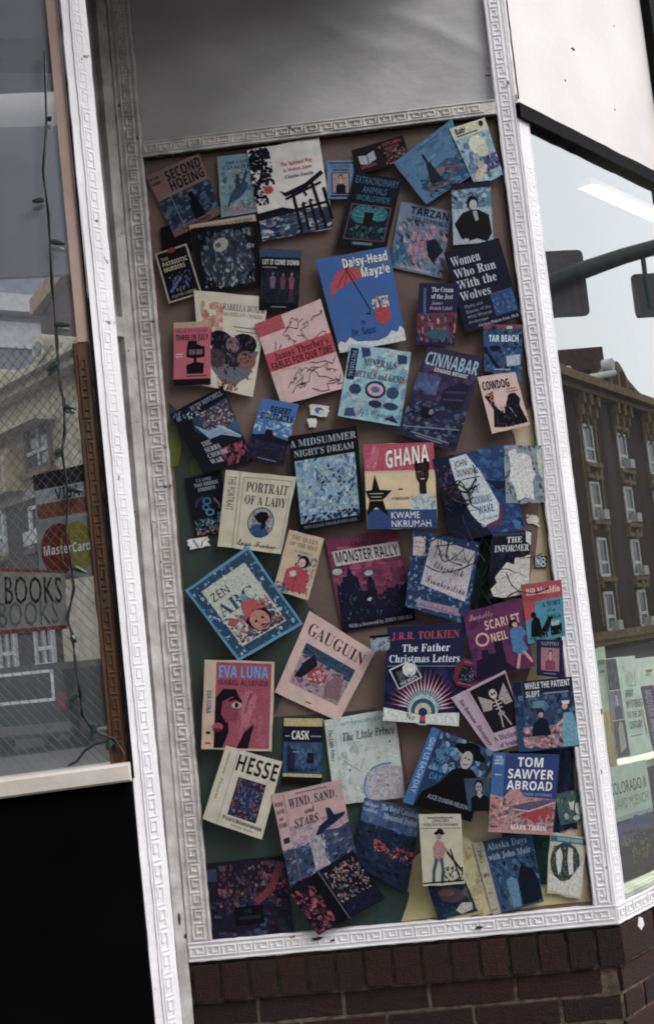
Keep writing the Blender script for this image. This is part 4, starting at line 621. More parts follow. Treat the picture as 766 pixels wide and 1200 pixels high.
# ---------------------------------------------------------------- shop interior shell
lw0 = LW.w(-1.9, .02, 0); rw1 = RW.w(2.4, .02, 0); pl = PO.w(-wP, .02, 0)
outline = [(lw0.x, lw0.y), (pl.x, pl.y+.02), (PO.w(0, .04, 0).x-.015, PO.w(0, .04, 0).y), (ST.w(uG, .04, 0).x, ST.w(uG, .04, 0).y), (xL, .02), (xC, .02), (rw1.x, rw1.y), (rw1.x, 4.5), (lw0.x, 4.5)]
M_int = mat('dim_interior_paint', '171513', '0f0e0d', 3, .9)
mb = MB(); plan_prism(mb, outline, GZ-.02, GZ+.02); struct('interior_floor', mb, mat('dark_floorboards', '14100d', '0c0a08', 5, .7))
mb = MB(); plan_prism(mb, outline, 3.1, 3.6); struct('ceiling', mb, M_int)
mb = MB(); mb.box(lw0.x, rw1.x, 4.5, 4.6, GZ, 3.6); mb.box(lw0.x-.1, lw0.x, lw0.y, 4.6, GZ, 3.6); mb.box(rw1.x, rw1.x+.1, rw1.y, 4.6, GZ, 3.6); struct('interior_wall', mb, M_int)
# ---------------------------------------------------------------- greek key moulding
KEY = ((0, .14, 0, .86), (0, .86, .78, .86), (.78, .86, .78, .37), (.78, .37, .36, .37), (.36, .37, .36, .62), (0, .14, 1, .14))
def greek_key(name, mtl, parent, M, L0, L1, a0, a1, period, along='z', h=.0032, base=.010, flip=False, seed=1, kw=.10, rails=True, inset=.2):
    """strip from L0 to L1 along its axis, a0..a1 across; base plank with raised key ridges"""
    mb = MB(); w = a1-a0; q = random.Random(seed)
    def bx(l0, l1, c0, c1, y0, y1, ch=0):
        if along == 'z': mb.box(c0, c1, y0, y1, l0, l1, ch=ch)
        else: mb.box(l0, l1, y0, y1, c0, c1, ch=ch)
    o = [(a0, L0), (a1, L0), (a1, L1), (a0, L1)] if along == 'z' else [(L0, a0), (L1, a0), (L1, a1), (L0, a1)]
    n = max(4, int((L1-L0)/.02)); oo = []
    for k, (x, z) in enumerate(o):
        x2, z2 = o[(k+1) % 4]; nn = n if (abs(z2-z) > abs(x2-x)) == (along == 'z') else 3
        for j in range(nn):
            t = j/nn; am = .0011 if j else 0; oo.append((x+(x2-x)*t+q.uniform(-am, am), z+(z2-z)*t+q.uniform(-am, am)))
    mb.prism(oo, 0, base)
    if rails:
        for c in (a0+w*.07, a1-w*.07): bx(L0, L1, c-w*.035, c+w*.035, -h*.8, .001, ch=.0007)
    b0 = a0+w*inset; bw = w*(1-2*inset); t = w*kw/2; p = L0+period*.15; k = 0; clog = .9
    while p+period*.95 < L1:
        for (s0, v0, s1, v1) in KEY:
            if flip: v0, v1 = 1-v0, 1-v1
            l0, l1 = p+min(s0, s1)*period, p+max(s0, s1)*period; c0, c1 = b0+min(v0, v1)*bw, b0+max(v0, v1)*bw
            j = q.uniform(-.0004, .0004); hh = h*q.uniform(.8, 1.1)*clog
            if q.random() < .02: hh *= .3
            bx(l0-t+j, l1+t+j, c0-t, c1+t, -hh, .001, ch=t*.45)
        p += period; k += 1; clog = min(1.1, max(.35, clog+q.uniform(-.22, .22)))
    return mb.build(name, mtl, parent, M)
# ---------------------------------------------------------------- display panel with its frame
dp = empty('cover_display', PAN.M, 'tall taupe and green painted display panel in a white greek key frame', 'display board')
mb = MB(); mb.box(-.01, 1.01, .003, .02, -.01, H+.01); mb.build('backboard', M_board, dp)
def patch(name, m, pts, y=.002, th=.0014, amp=.003, n=6, seed=3):
    P = [PAN.px(pts[i], pts[i+1]) for i in range(0, len(pts), 2)]
    mb = MB(); mb.prism(jag(P, n, amp, seed), y, y+th); return mb.build(name, m, dp)
M_cream = mat('cream_paint', 'b7ab92', 'a4967a', 6, .7, .3, 70, spots=.70, spotcol='8c7e62', spscale=20)
M_yel = mat('cream_yellow_paint', 'b0a87c', '978f66', 6, .7, .3, 70, spots=.70, spotcol='6c6a4a', spscale=20)
M_ol = mat('olive_paint', '5c5f24', '3f4720', 7, .6, .3); M_grn2 = mat('dark_blue_green_paint', '1d3035', '182a22', 7, .6, .3); M_brn = mat('brown_paint', '6a5750', '5a4a44', 5, .6, .2)
patch('painted_patch', M_green, [197, 470, 232, 500, 262, 560, 300, 600, 330, 655, 352, 700, 372, 720, 350, 780, 320, 840, 440, 830, 420, 920, 432, 1000, 480, 1040, 470, 1085, 249, 1101], seed=4)
patch('painted_patch', M_cream, [597, 500, 627, 470, 692, 1056, 470, 1079, 476, 1015, 500, 990, 560, 930, 600, 860, 622, 780, 618, 690, 628, 610, 622, 560], y=.0012, seed=5)
patch('painted_patch', M_ol, [197, 498, 208, 500, 213, 520, 209, 545, 200, 548], y=.0004, n=2, amp=.001)
patch('painted_patch', M_ol, [222, 540, 232, 535, 240, 556, 224, 556], y=.0004, n=2, amp=.001)
patch('painted_patch', M_yel, [549, 965, 590, 1030, 690, 1050, 692, 1056, 468, 1080, 470, 1046, 500, 990], y=.0004, n=3, seed=9)
patch('painted_patch', M_grn2, [560, 560, 586, 600, 592, 720, 560, 730, 545, 700, 540, 640], y=.0004, n=3, seed=2)
patch('painted_patch', M_grn2, [540, 930, 570, 950, 600, 1000, 640, 1010, 636, 960, 600, 930], y=.0002, n=3, seed=12)
patch('painted_patch', M_brn, [604, 590, 630, 585, 627, 650, 616, 690, 608, 690], y=-.0002, n=3, seed=22)
patch('painted_patch', M_grn2, [448, 1020, 480, 1046, 470, 1080, 440, 1084], y=.0002, n=3, seed=13)
patch('painted_patch', M_brn, [478, 850, 510, 850, 500, 900, 480, 935, 470, 870], y=.0002, n=3, seed=14)
yk = Matrix.Translation((0, -.012, 0))
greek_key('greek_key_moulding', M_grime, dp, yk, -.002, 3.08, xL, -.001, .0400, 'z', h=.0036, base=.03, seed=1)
greek_key('greek_key_moulding', M_white, dp, yk, -.002, 3.08, 1.001, xC-.001, .0418, 'z', h=.0022, base=.03, seed=2, flip=True, kw=.13)
greek_key('greek_key_moulding', M_white, dp, Matrix.Translation((0, -.0135, 0)), xL+.001, xC-.001, -.054, -.003, .0425, 'x', h=.0028, base=.05, seed=3, kw=.12)
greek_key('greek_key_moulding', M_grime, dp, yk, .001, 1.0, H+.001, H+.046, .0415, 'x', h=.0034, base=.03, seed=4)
mb = MB(); NX, NZ = 70, 60; zq = H+.047
fo = [(.15, .5, .25, .05), (.5, .35, .5, -.12), (.75, .6, .55, .1), (.35, .15, .35, .08), (.62, .12, .5, .2), (.85, .25, .6, -.1)]
gv = []
for j in range(NZ+1):
    for i in range(NX+1):
        x, z = i/NX, j/NZ; y = .006-.0035*math.sin(x*5+z*3)*math.sin(z*7+1)
        for (fx, fz, wd, sl) in fo:
            t_ = (z-fz)-sl*(x-fx)*3-.05*math.sin(x*9+fx*9); y -= .0062*math.exp(-(t_/.03)**2)*math.exp(-((x-fx)/.22)**2)
        gv.append((x, y, zq+z*(3.08-zq)))
mb.add(gv, [(j*(NX+1)+i, j*(NX+1)+i+1, (j+1)*(NX+1)+i+1, (j+1)*(NX+1)+i) for j in range(NZ) for i in range(NX)]); mb.box(.0, 1.0, .02, .03, zq, 3.08)
mb.build('plaster_board', M_plaster, dp, smooth=True)
# chips and dirty gaps where the paint has come off
M_chip = mat('bare_dark_wood', '1b1613', '2c231d', 30, .9, .3)
q = random.Random(11); mb = MB()
for (x, y, w, h_) in ((207, 1077, 3, 12), (212, 1098, 3, 6), (222, 1118, 4, 6), (690, 1045, 3, 20), (594, 100, 2, 5), (571, 92, 7, 1.6), (571, 84, 3, 1.2), (560, 1085, 8, 3), (372, 1098, 12, 3), (390, 1100, 6, 2), (604, 118, 1.6, 10)):
    if x > 240:
        X, Z = PAN.px(x, y); s = 1/424
        pts = [(X+math.cos(a)*w*s*q.uniform(.35, .7), Z+math.sin(a)*h_*s*q.uniform(.35, .7)) for a in [i*.63 for i in range(10)]]
        mb.prism(pts, -.0186, -.0170)
tag(mb.build('paint_chip', M_chip, dp), kind='stuff')
mb = MB(); mb.prism(jag([(.0, H-.004), (1.0, H-.004), (1.0, H+.001), (.0, H+.001)], 40, .0012, 4), -.0125, .003); mb.prism(jag([(.9965, .02), (1.0, .02), (1.0, H), (.9965, H)], 40, .0014, 5), -.0105, .003); mb.build('caulking', M_chip, dp)
# ---------------------------------------------------------------- stile and return wall at the left of the panel
rs = empty('recess_side', ST.M, 'dirty white grooved side board between the corner post and the panel', 'side board')
zr = ST.px(146, 372)[1]; zr2 = ST.px(150, 395)[1]
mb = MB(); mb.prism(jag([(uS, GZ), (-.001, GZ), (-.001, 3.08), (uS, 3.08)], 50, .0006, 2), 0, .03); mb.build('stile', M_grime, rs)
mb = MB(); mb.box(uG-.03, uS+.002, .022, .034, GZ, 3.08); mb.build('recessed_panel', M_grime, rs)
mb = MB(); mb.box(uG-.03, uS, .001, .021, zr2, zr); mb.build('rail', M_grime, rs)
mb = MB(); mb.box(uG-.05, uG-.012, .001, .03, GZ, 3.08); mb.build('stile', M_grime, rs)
p1 = ST.w(uG-.05, .004, 0); p1b = ST.w(uG-.05, .05, 0); p2 = PO.w(-.006, .03, 0); p2b = PO.w(-.05, .04, 0)
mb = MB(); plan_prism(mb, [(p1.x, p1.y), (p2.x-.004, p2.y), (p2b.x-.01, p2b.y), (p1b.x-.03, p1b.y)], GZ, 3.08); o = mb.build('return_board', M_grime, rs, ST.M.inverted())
mb = MB()
for (x, y, w, h_) in ((144, 172, 3, 3), (210, 1077, 2.2, 9), (217, 1097, 2, 4), (222, 1118, 3, 5), (226, 1150, 2, 2), (158, 600, 1, 2)):
    X, Z = ST.px(x, y); s = 1/424
    mb.prism([(X+math.cos(a)*w*s*q.uniform(.4, .8)*1.3, Z+math.sin(a)*h_*s*q.uniform(.5, .9)) for a in [i*.63 for i in range(10)]], -.0012, .001)
tag(mb.build('paint_chip', M_chip, rs), kind='stuff')
M_grey = mat('shaded_grimy_paint', 'bcb9b7', '959190', 16, .6, .5, 90, spots=.68, spotcol='3b332c', spscale=26)  # grimy white paint, greyed down to stand in for the recess shade
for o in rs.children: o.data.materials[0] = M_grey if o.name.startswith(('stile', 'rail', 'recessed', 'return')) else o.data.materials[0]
# ---------------------------------------------------------------- corner post
cp = empty('corner_post', PO.M, 'bright white greek key corner post at the right of the left shop window', 'post')
mb = MB(); mb.prism(jag([(-wP, GZ), (0, GZ), (0, 3.08), (-wP, 3.08)], 130, .0008, 8), .0, .045); mb.build('post_board', M_white, cp)
k0 = PO.px(122, 450)[0]; k1 = PO.px(137, 450)[0]
greek_key('greek_key_moulding', M_white, cp, Matrix.Translation((0, -.003, 0)), GZ, 3.08, k0, k1, .0402, 'z', h=.0019, base=.0045, seed=6, kw=.15, inset=.1, rails=False, flip=False)
# soffit filling the corner above the recess
mb = MB(); a_, b_ = PO.w(-.01, .03, 0), RW.w(.0, .0, 0)
plan_prism(mb, [(a_.x, a_.y), (b_.x, b_.y-.004), (b_.x, .01), (xL-.1, .01), (a_.x-.05, a_.y+.05)], 2.71, 3.08)
tag(mb.build('soffit', mat('dark_soffit_boards', '4a4440', '353029', 5, .8)), 'dark soffit closing the corner above the display panel', 'soffit')
mb = MB(); plan_prism(mb, [(lw0.x, lw0.y-.08), (pl.x, pl.y-.06), (a_.x+.06, a_.y-.06), (b_.x+.02, b_.y-.05), (rw1.x, rw1.y-.05), (rw1.x, rw1.y+.3), (xC, .4), (-.3, .4), (lw0.x, lw0.y+.3)], 3.081, 4.3)
tag(mb.build('fascia', M_wall), 'white fascia running along the shop above the windows', 'fascia')
# ---------------------------------------------------------------- canopy over the left bay
cn = empty('canopy', (-1, -1.1, 2.95), 'flat grey canopy with a white front edge, over the left shop window', 'canopy')
CI = Matrix.Translation((1, 1.1, -2.95))
mb = MB(); plan_prism(mb, [(-3.2, -1.0), (.16, -1.12), (.9, -.34), (.86, -3.2), (-3.2, -4.7)], 3.0, 3.07); mb.build('deck', mat('blue_grey_boards', 'a4a9b4', '9095a0', 3, .7), cn, CI)
mb = MB(); plan_prism(mb, [(-3.2, -4.7), (.86, -3.36), (.86, -3.42), (-3.2, -4.76)], 2.92, 3.2); mb.build('front_edge', M_wall, cn, CI)
mb = MB(); plan_prism(mb, [(-3.2, -4.69), (.85, -3.35), (.85, -3.38), (-3.2, -4.72)], 2.3, 2.92); mb.build('valance', mat('blue_grey_valance', '9ba0ac', '888d99', 3, .7), cn, CI)
for dy in (-.7, -1.3): mb = MB(); plan_prism(mb, [(-3.2, -2.6+dy), (.85, -1.5+dy), (.85, -1.6+dy), (-3.2, -2.7+dy)], 2.92, 2.999); mb.build('cross_beam', mat('slate_blue_beam', '4c505c', '3e424c', 3, .7), cn, CI)
# ---------------------------------------------------------------- right window
rw = empty('shop_window', RW.M, 'right shop window running back from the corner, books displayed behind it', 'shop window')
zt = RW.px(616, 127)[1]; zb = zt-.043
greek_key('greek_key_moulding', M_white, rw, Matrix.Identity(4), -.052, zt, .001, wR, .0418, 'z', h=.0016, base=.03, seed=9, kw=.14, inset=.2)
greek_key('greek_key_moulding', M_white, rw, Matrix.Translation((0, -.001, 0)), .003, 2.3, -.056, -.006, .0425, 'x', h=.0034, base=.06, seed=10)
mb = MB(); mb.prism(jag([(.0, zt+.002), (2.3, zt+.002), (2.3, 3.08), (.0, 3.08)], 20, .001), .004, .05); mb.build('wall_board', M_wall, rw)
mb = MB(); mb.prism(jag([(.0, zt+.0), (.012, zt+.0), (.018, 3.08), (.0, 3.08)], 30, .0012), -.001, .004); mb.build('edge_bead', M_grime, rw)
mb = MB(); mb.prism(jag([(.0185, zt+.02), (.0245, zt+.02), (.0245, 3.08), (.0185, 3.08)], 30, .0012), .0005, .0045); mb.build('joint', M_chip, rw)
mb = MB(); mb.prism(jag([(.0, zb), (2.3, zb), (2.3, zt-.001), (.0, zt-.001)], 46, .0016, 7), -.012, .05); mb.build('head_frame', M_dark, rw)
ub = RW.px(751, 8)[0]; uc = RW.px(765, 200)[0]
mb = MB(); mb.box(ub, ub+.16, -.03, .003, zb-.03, 3.08); mb.build('mullion_box', M_dark, rw)
mb = MB(); mb.box(wR, 2.3, .0, .05, -.0055, .012, ch=.003); mb.build('bottom_rail', mat('pale_green_rail', 'aeb5a6', '8b9080', 12, .5, .3, 60, spots=.68, spotcol='5a4632'), rw)
for (x, y, w, h_) in ((672, 57, 3.5, 2), (663, 94, 1.4, 1.6), (721, 128, 1.6, 1.2), (720, 30, 1, 1)):
    X, Z = RW.px(x, y); mb2 = MB(); s = 1/400
    mb2.prism([(X+math.cos(a)*w*s*2*q.uniform(.3, .7), Z+math.sin(a)*h_*s*q.uniform(.6, 1)) for a in [i*.63 for i in range(10)]], .0028, .0045); mb2.build('nail_hole', M_chip, rw)
G_R = glass_mat('right_window_glass', .27, (.93, .96, .94, 1), .02, (.55, .58, .6, 1), (.94, .97, .98, 1)); G_L = glass_mat('left_window_glass', .62, (.94, .96, .95, 1), .08, (.66, .70, .77, 1), (.96, .97, 1, 1), top_haze=3.2); G_C = clear_mat('glass_edge')
def pane(fr, u0, u1, z0, z1, y, g, parent, th=.005):
    mb = MB(); v = [(x, yy, z) for yy in (y, y+th) for x, z in ((u0, z0), (u1, z0), (u1, z1), (u0, z1))]
    mb.add(v, [(0, 1, 2, 3)]); mb.add(v, [(7, 6, 5, 4), (0, 4, 5, 1), (1, 5, 6, 2), (2, 6, 7, 3), (3, 7, 4, 0)], mi=1)
    return mb.build('glass_pane', [g, G_C], parent)
pane(RW, wR-.01, 2.3, .0, zb+.01, .012, G_R, rw)
# things shown behind the right glass
RB = Frame(RW.w(0, .2, 0), 52)
mb = MB(); x0_, z0_ = RB.px(716, 907); x1_, _ = RB.px(860, 860); mb.box(wR, 2.2, .006, .2, RB.px(716, 905, .01)[1]-.018, RB.px(716, 905, .01)[1]); o = mb.build('display_shelf', mat('pale_shelf', 'b4b9ae', '8f948a', 8, .5), None, RB.M); tag(o, 'pale narrow shelf holding the upper books behind the right window', 'shelf')
BG = 'books shown behind the right window'
cover('slim pale green book spine at the very left of the right window', [694, 760, 706.5, 757.5, 723, 908, 710, 910], 'b0b8a6', [('B', 8, .1, .5, .9, 1, .3, ['c0a84c', 'b09a48']), ('R', .2, .1, .8, .14, '6a7468'), ('R', .25, .18, .75, .2, '6a7468')], 'book', 'book', BG, RB)
cover('white book with three grey portraits titled GREAT MYSTERIES behind the right window', [706, 772, 741, 768.5, 762, 881, 720.5, 889.5], 'c3cdc4', [
 ('R', .01, .01, .36, .32, '34333e'), ('B', 12, .01, .01, .36, .32, .1, ['4f4e5c', '6a6c7c', '2a2834'], 90, 2), ('R', .01, .33, .36, .62, '85759a'), ('M', .2, .35, .27, 'c4c6c2', '55505c', '2c2a34'), ('R', .01, .63, .36, .99, '4a4448'), ('P', 'b0a6ac', [.12, .95, .14, .7, .2, .64, .28, .66, .3, .9]), ('T', 'GREAT', .48, .34, .74, .41, '35403a', 'B'), ('T', 'MYSTERIES', .46, .445, .97, .52, '35403a', 'B'), ('T', 'OF THE 20TH', .46, .56, .96, .62, '35403a', 'B'), ('T', 'CENTURY', .46, .66, .86, .73, '35403a', 'B'), ('L', 'c9b44c', .04, [.9, .5, .94, .8]), ('L', 'c98a84', .01, [.6, .2, .7, .16, .8, .22, .72, .28, .6, .2]), ('L', '66706a', .008, [.5, .12, .55, .1, .6, .3, .85, .3, .88, .12]), ('R', .45, .8, .8, .81, 'b07c7c')], 'book', 'book', BG, RB)
cover('purple and white book at the right of the grey portrait book behind the window', [742, 772, 830, 762, 850, 866, 763, 881], 'c9ccc2', [('R', 0, .3, .16, 1, '46344e'), ('R', .16, .3, 1, 1, 'b59ab0'), ('T', 'MODERN MASTERS', .04, .34, .12, .95, '9a8aa4', 'B', 1), ('R', .2, .52, .5, .56, 'd0905c'), ('T', 'LIFE', .2, .4, .5, .5, '7c6a84', 'B'), ('B', 8, .2, .7, .98, .98, .15, ['a586a6', 'c0a8b8', '7c5e88']), ('R', .1, .13, .18, .16, '8c7c3c')], 'book', 'book', BG, RB)
cover('pale book titled COLORADO II over a mountain and autumn forest photo, lower right window', [701, 902, 754, 890, 774, 1022.5, 729, 1039.5], 'bfcac0', [
 ('R', .0, .42, 1, .47, '9fb0b8'), ('R', .0, .46, 1, .96, '1c2824'), ('P', '3a4a78', [0, .57, .1, .5, .25, .47, .4, .49, .55, .44, .7, .47, .85, .45, 1, .5, 1, .6, .6, .6, .3, .64, 0, .66]), ('B', 60, 0, .56, 1, .95, .07, ['16221c', '27352c', '324032', '0f1814', '3f4a30'], None, 2), ('B', 9, .3, .66, .8, .84, .05, ['a9873c', '96702c', '7c6430'], None, 1.6), ('B', 8, .1, .58, .7, .68, .05, ['8c9690', '5c6a68'], None, 3),
 ('T', 'COLORADO II', .08, .13, .93, .235, '30403a', 'S'), ('T', 'DAVID MUENCH', .1, .27, .93, .36, '7f8c84', 'S')], 'book', 'book', BG, RB)
cover('green photo book at the right of the autumn forest book behind the window', [764, 941, 840, 925, 856, 1000, 777, 1021], '2a6a58', [('B', 18, 0, 0, 1, 1, .2, ['1d4f42', '3f8a70', '123830']), ('L', 'b8c4b8', .04, [.02, 0, .02, 1])], 'book', 'book', BG, RB)
# lamp tube inside
TB = Frame(RW.w(0, .06, 0), 52); a, za = TB.px(697, 223); b, zc = TB.px(768, 263)
mb = MB(); mb.tube([(a, 0, za), (a+1.5, 0, za)], .016, 10); e = empty('tube_lamp', TB.M, 'long cream fluorescent tube glowing behind the right window', 'lamp')
al = bpy.data.lights.new('tube_light', 'AREA'); al.shape = 'RECTANGLE'; al.size = 1.5; al.size_y = .04; al.energy = 95; al.color = (1, .96, .86)
ao = bpy.data.objects.new('tube_light', al); COL.objects.link(ao); ao.parent = e; ao.location = (a+.75, .03, za-.03); ao.rotation_euler = (R(12), 0, 0)
mb.build('tube', emit('tube_glow', (1, .95, .78, 1), 1.6), e); mb = MB(); mb.box(a-.02, a+1.52, .0, .05, za+.018, za+.04); mb.build('lamp_housing', M_beige, e)
# ---------------------------------------------------------------- left window
lw = empty('shop_window', LW.M, 'left shop window with card stickers, wire mesh and a beige sill', 'shop window')
lw['label'] = 'left shop window with card stickers and a beige sill over black boards'
pane(LW, -1.85, -.02, zs, 3.08, .012, G_L, lw)
mb = MB(); mb.box(-1.85, -.002, -.028, .05, zs-.033, zs, ch=.004); mb.build('sill', M_sill, lw)
zw = LW.px(95, 400)[1]
mb = MB(); mb.box(-.026, -.004, .004, .06, zw, 3.08); mb.build('upper_stile', M_beige, lw)
greek_key('carved_stile', M_wood, lw, Matrix.Translation((0, .006, 0)), zs, zw-.002, -.036, -.004, .040, 'z', h=.003, base=.04, seed=15, inset=.25)
mb = MB(); mb.box(-.003, .004, -.002, .04, zs-.03, 3.08); mb.build('shadow_gap', M_dark, lw)
mb = MB(); 
for k in range(-40, 60):
    for s in (1, -1):
        x0, x1 = -.62, -.038; c = k*.0205+.6
        z_a = zs+c+(0 if s > 0 else .58*1.25); z_b = z_a+s*.58*1.25
        t0, t1 = 0, 1
        lo_z, hi_z = zs+.004, zw
        dz = z_b-z_a
        if dz > 0: t0 = max(0, (lo_z-z_a)/dz); t1 = min(1, (hi_z-z_a)/dz)
        else: t0 = max(0, (hi_z-z_a)/dz); t1 = min(1, (lo_z-z_a)/dz)
        if t1-t0 > .02: mb.tube([(x0+(x1-x0)*t0, .006+.001*s, z_a+dz*t0), (x0+(x1-x0)*t1, .006+.001*s, z_a+dz*t1)], .0004, 4)
tag(mb.build('wire_mesh', mat('mesh_wire', '6a6c6e', '4a4b4d', 20, .6), lw), kind='stuff')
mb = MB(); mb.box(-1.85, -.001, -.001, .05, GZ, zs-.034)
bk = mb.build('bulkhead', M_black, None, LW.M); tag(bk, 'black boarding under the left shop window sill', 'boarding')
# interior of left window: display floor, pale column
mb = MB(); mb.box(-1.85, -.01, .06, .9, zs-.03, zs-.006); tag(mb.build('display_floor', mat('dark_display_floor', '2a2623', '191614', 8, .6), None, LW.M), 'dark display floor behind the left window sill', 'display floor')
# stickers on the inside of the left glass
cover('payment sticker with navy and orange bands reading VISA on the left window', [38.6, 556, 103, 542, 108.6, 600, 42.8, 611], '74777a', [('R', 0, 0, 1, .34, '26242a'), ('R', .03, .35, .97, .64, '85898b'), ('T', 'VISA', .36, .38, .82, .61, '1d2034', 'B'), ('R', .03, .65, .97, .96, '6b3f26')], 'sticker', 'sticker', None, LW, y0=.0105)
cover('payment sticker with red and yellow discs reading MasterCard on the left window', [42, 612, 108.6, 601, 114.8, 674, 47, 681.5], '6e7272', [('E', .36, .5, .31, .44, '5e1e1a'), ('E', .68, .5, .3, .42, '6f6a26'), ('P', '5e1e1a', [.5, .16, .56, .3, .58, .5, .56, .7, .5, .84, .44, .7, .44, .3]), ('T', 'MasterCard', .09, .42, .93, .575, 'a7a5a2', 'B')], 'sticker', 'sticker', None, LW, y0=.0105)
cover('hand lettered paper banner reading BOOKS taped on the left window', [-50, 664, 76, 668, 80, 736, -50, 748], '77756f', [('R', 0, 0, 1, .05, '6e3434'), ('R', 0, .94, 1, 1, '6e3434'), ('T', 'BOOKS', .42, .1, .97, .55, '24242a', 'S'), ('T', 'BOOKS', .423, .1, .973, .55, '24242a', 'S'), ('T', 'BOOKS', .36, .5, .93, .9, '55565c', 'S')], 'banner', 'banner', None, LW, y0=.0105)
# string of fairy lights behind the glass
fs = empty('fairy_light_string', LW.M, 'dark green fairy light cable hanging in front of the left window', 'fairy lights')
M_cab = mat('green_cable', '1a2620', '101713', 20, .5); M_bulb = mat('bulb_socket', '2c4038', '1c2a25', 20, .35)
def lp(x, y, d=-.004): u, z = LW.px(x, y, d); return Vector((u, d, z))
wire = [52, 60, 55, 140, 50, 200, 58, 250, 60, 330, 68, 398, 67, 425, 72, 450, 74, 470, 77, 505, 72, 528, 78, 560, 80, 590, 77, 625, 84, 660, 86, 690, 80, 725, 84, 745, 90, 780, 93, 812, 98, 838, 106, 852, 118, 860, 134, 866, 146, 884]
for off in (0, .004):
    P = [lp(wire[i], wire[i+1])+Vector((off*math.sin(i*1.7), off*math.cos(i*1.1), 0)) for i in range(0, len(wire), 2)]
    mb = MB(); mb.tube(P, .0019, 6); mb.build('cable', M_cab, fs)
P = [lp(x, y) for x, y in ((146, 884), (130, 868), (112, 872), (100, 880), (90, 893), (80, 898))]; mb = MB(); mb.tube(P, .0018, 6); mb.build('cable', M_cab, fs)
for (x, y, x2, y2) in ((52, 234, 38, 236), (60, 283, 76, 286), (66, 380, 82, 381), (66, 425, 56, 434), (74, 475, 88, 479), (72, 526, 64, 533), (80, 572, 97, 576), (86, 664, 101, 671), (92, 812, 80, 822), (112, 848, 107, 864), (130, 868, 127, 880), (60, 140, 56, 138), (84, 745, 90, 752)):
    a, b = lp(x, y), lp(x2, y2, -.008); mb = MB(); mb.tube([a, a.lerp(b, .15), a.lerp(b, .6), b], [.003, .0055, .005, .0025], 8); o = mb.build('bulb', M_bulb, fs)
# ---------------------------------------------------------------- brick wall under the panel and round the corner
bw = empty('brick_wall', Matrix.Translation((xC, 0, 0)), 'dark red brick wall with pale mortar under the display panel', 'brick wall')
iB = Matrix.Translation((-xC, 0, 0))
mb = MB(); plan_prism(mb, [(xL-.05, .005), (xC-.004, .005), (RW.w(2.3, .02, 0).x, RW.w(2.3, .02, 0).y), (RW.w(2.3, .25, 0).x, RW.w(2.3, .25, 0).y), (xC-.1, .25), (xL-.05, .25)], GZ, -.062)
mb.build('mortar', M_mortar, bw, iB)
BRK = {}
def brick_mesh(w, h_, d, var):
    k = (round(w, 4), h_, d, var)
    if k not in BRK:
        q = random.Random(var*31+int(w*1000)); mb = MB(); c = .0016; pts = jag([(-w/2, -h_/2), (w/2, -h_/2), (w/2, h_/2), (-w/2, h_/2)], 4, .0013, var*7+3); n = len(pts)
        v = [(x, d, z) for x, z in pts]+[(x, c, z) for x, z in pts]+[(x*(1-2*c/w), q.uniform(-.0008, .0008), z*(1-2*c/h_)) for x, z in pts]+[(0, 0, 0)]
        mb.add(v, [(i, (i+1) % n, n+(i+1) % n, n+i) for i in range(n)]+[(n+i, n+(i+1) % n, 2*n+(i+1) % n, 2*n+i) for i in range(n)]+[(2*n+i, 2*n+(i+1) % n, 3*n) for i in range(n)])
        me = bpy.data.meshes.new('brick'); me.from_pydata(mb.v, [], mb.f); me.materials.append(M_brick[var % 4]); BRK[k] = me
    return BRK[k]
q = random.Random(21)
def brick(fr, x, z, w, h_, d, y, turn=0):
    o = bpy.data.objects.new('brick', brick_mesh(w, h_, d, q.choice([0, 0, 1, 2, 2, 3, 4, 5, 6, 8, 9, 10]))); COL.objects.link(o); o.parent = bw
    o.matrix_local = iB @ fr.M @ Matrix.Translation((x, y+q.uniform(-.0012, .0012), z)) @ Matrix.Rotation(q.uniform(-.006, .006), 4, 'Y')
x = xL+.01
while x < xC-.05: brick(PAN, x+.033, -.111, .0655, .092, .06, -.012); x += .0755
x = xL-.06; zc = -.111-.046-.010
for r in range(9):
    z = zc-.0285-r*.067; x = xL-.05-(.115 if r % 2 else 0)
    while x < xC-.03:
        w = min(.215, xC-.012-x)
        if w > .05: brick(PAN, x+w/2, z, w, .057, .06, .001)
        x += w+.0105
wb = .19
x = .004
brick(RW, .095, -.105, .18, .088, .06, -.006); x = .2
while x < 2.2: brick(RW, x+.033, -.106, .0655, .09, .06, -.006); x += .0755
for r in range(9):
    z = zc-.0285-r*.067; x = .006 if r % 2 else -.0; first = True
    while x < 2.2:
        w = (.1 if (r % 2 and first) else .215); first = False; brick(RW, x+w/2+.004, z, w-.004, .057, .06, .008); x += w+.0105
mb = MB(); P = [RW.w(u, -.008, z) for u, z in ((.105, -.06), (.125, -.066), (.13, -.085), (.11, -.095), (.095, -.08))]
n_ = len(P); mb.add([tuple(p) for p in P]+[tuple(p+RW.i*.002) for p in P], [tuple(range(n_)), tuple(reversed(range(n_, 2*n_)))]+[(i, (i+1) % n_, n_+(i+1) % n_, n_+i) for i in range(n_)])
mb.build('paint_splash', M_white, bw, iB)
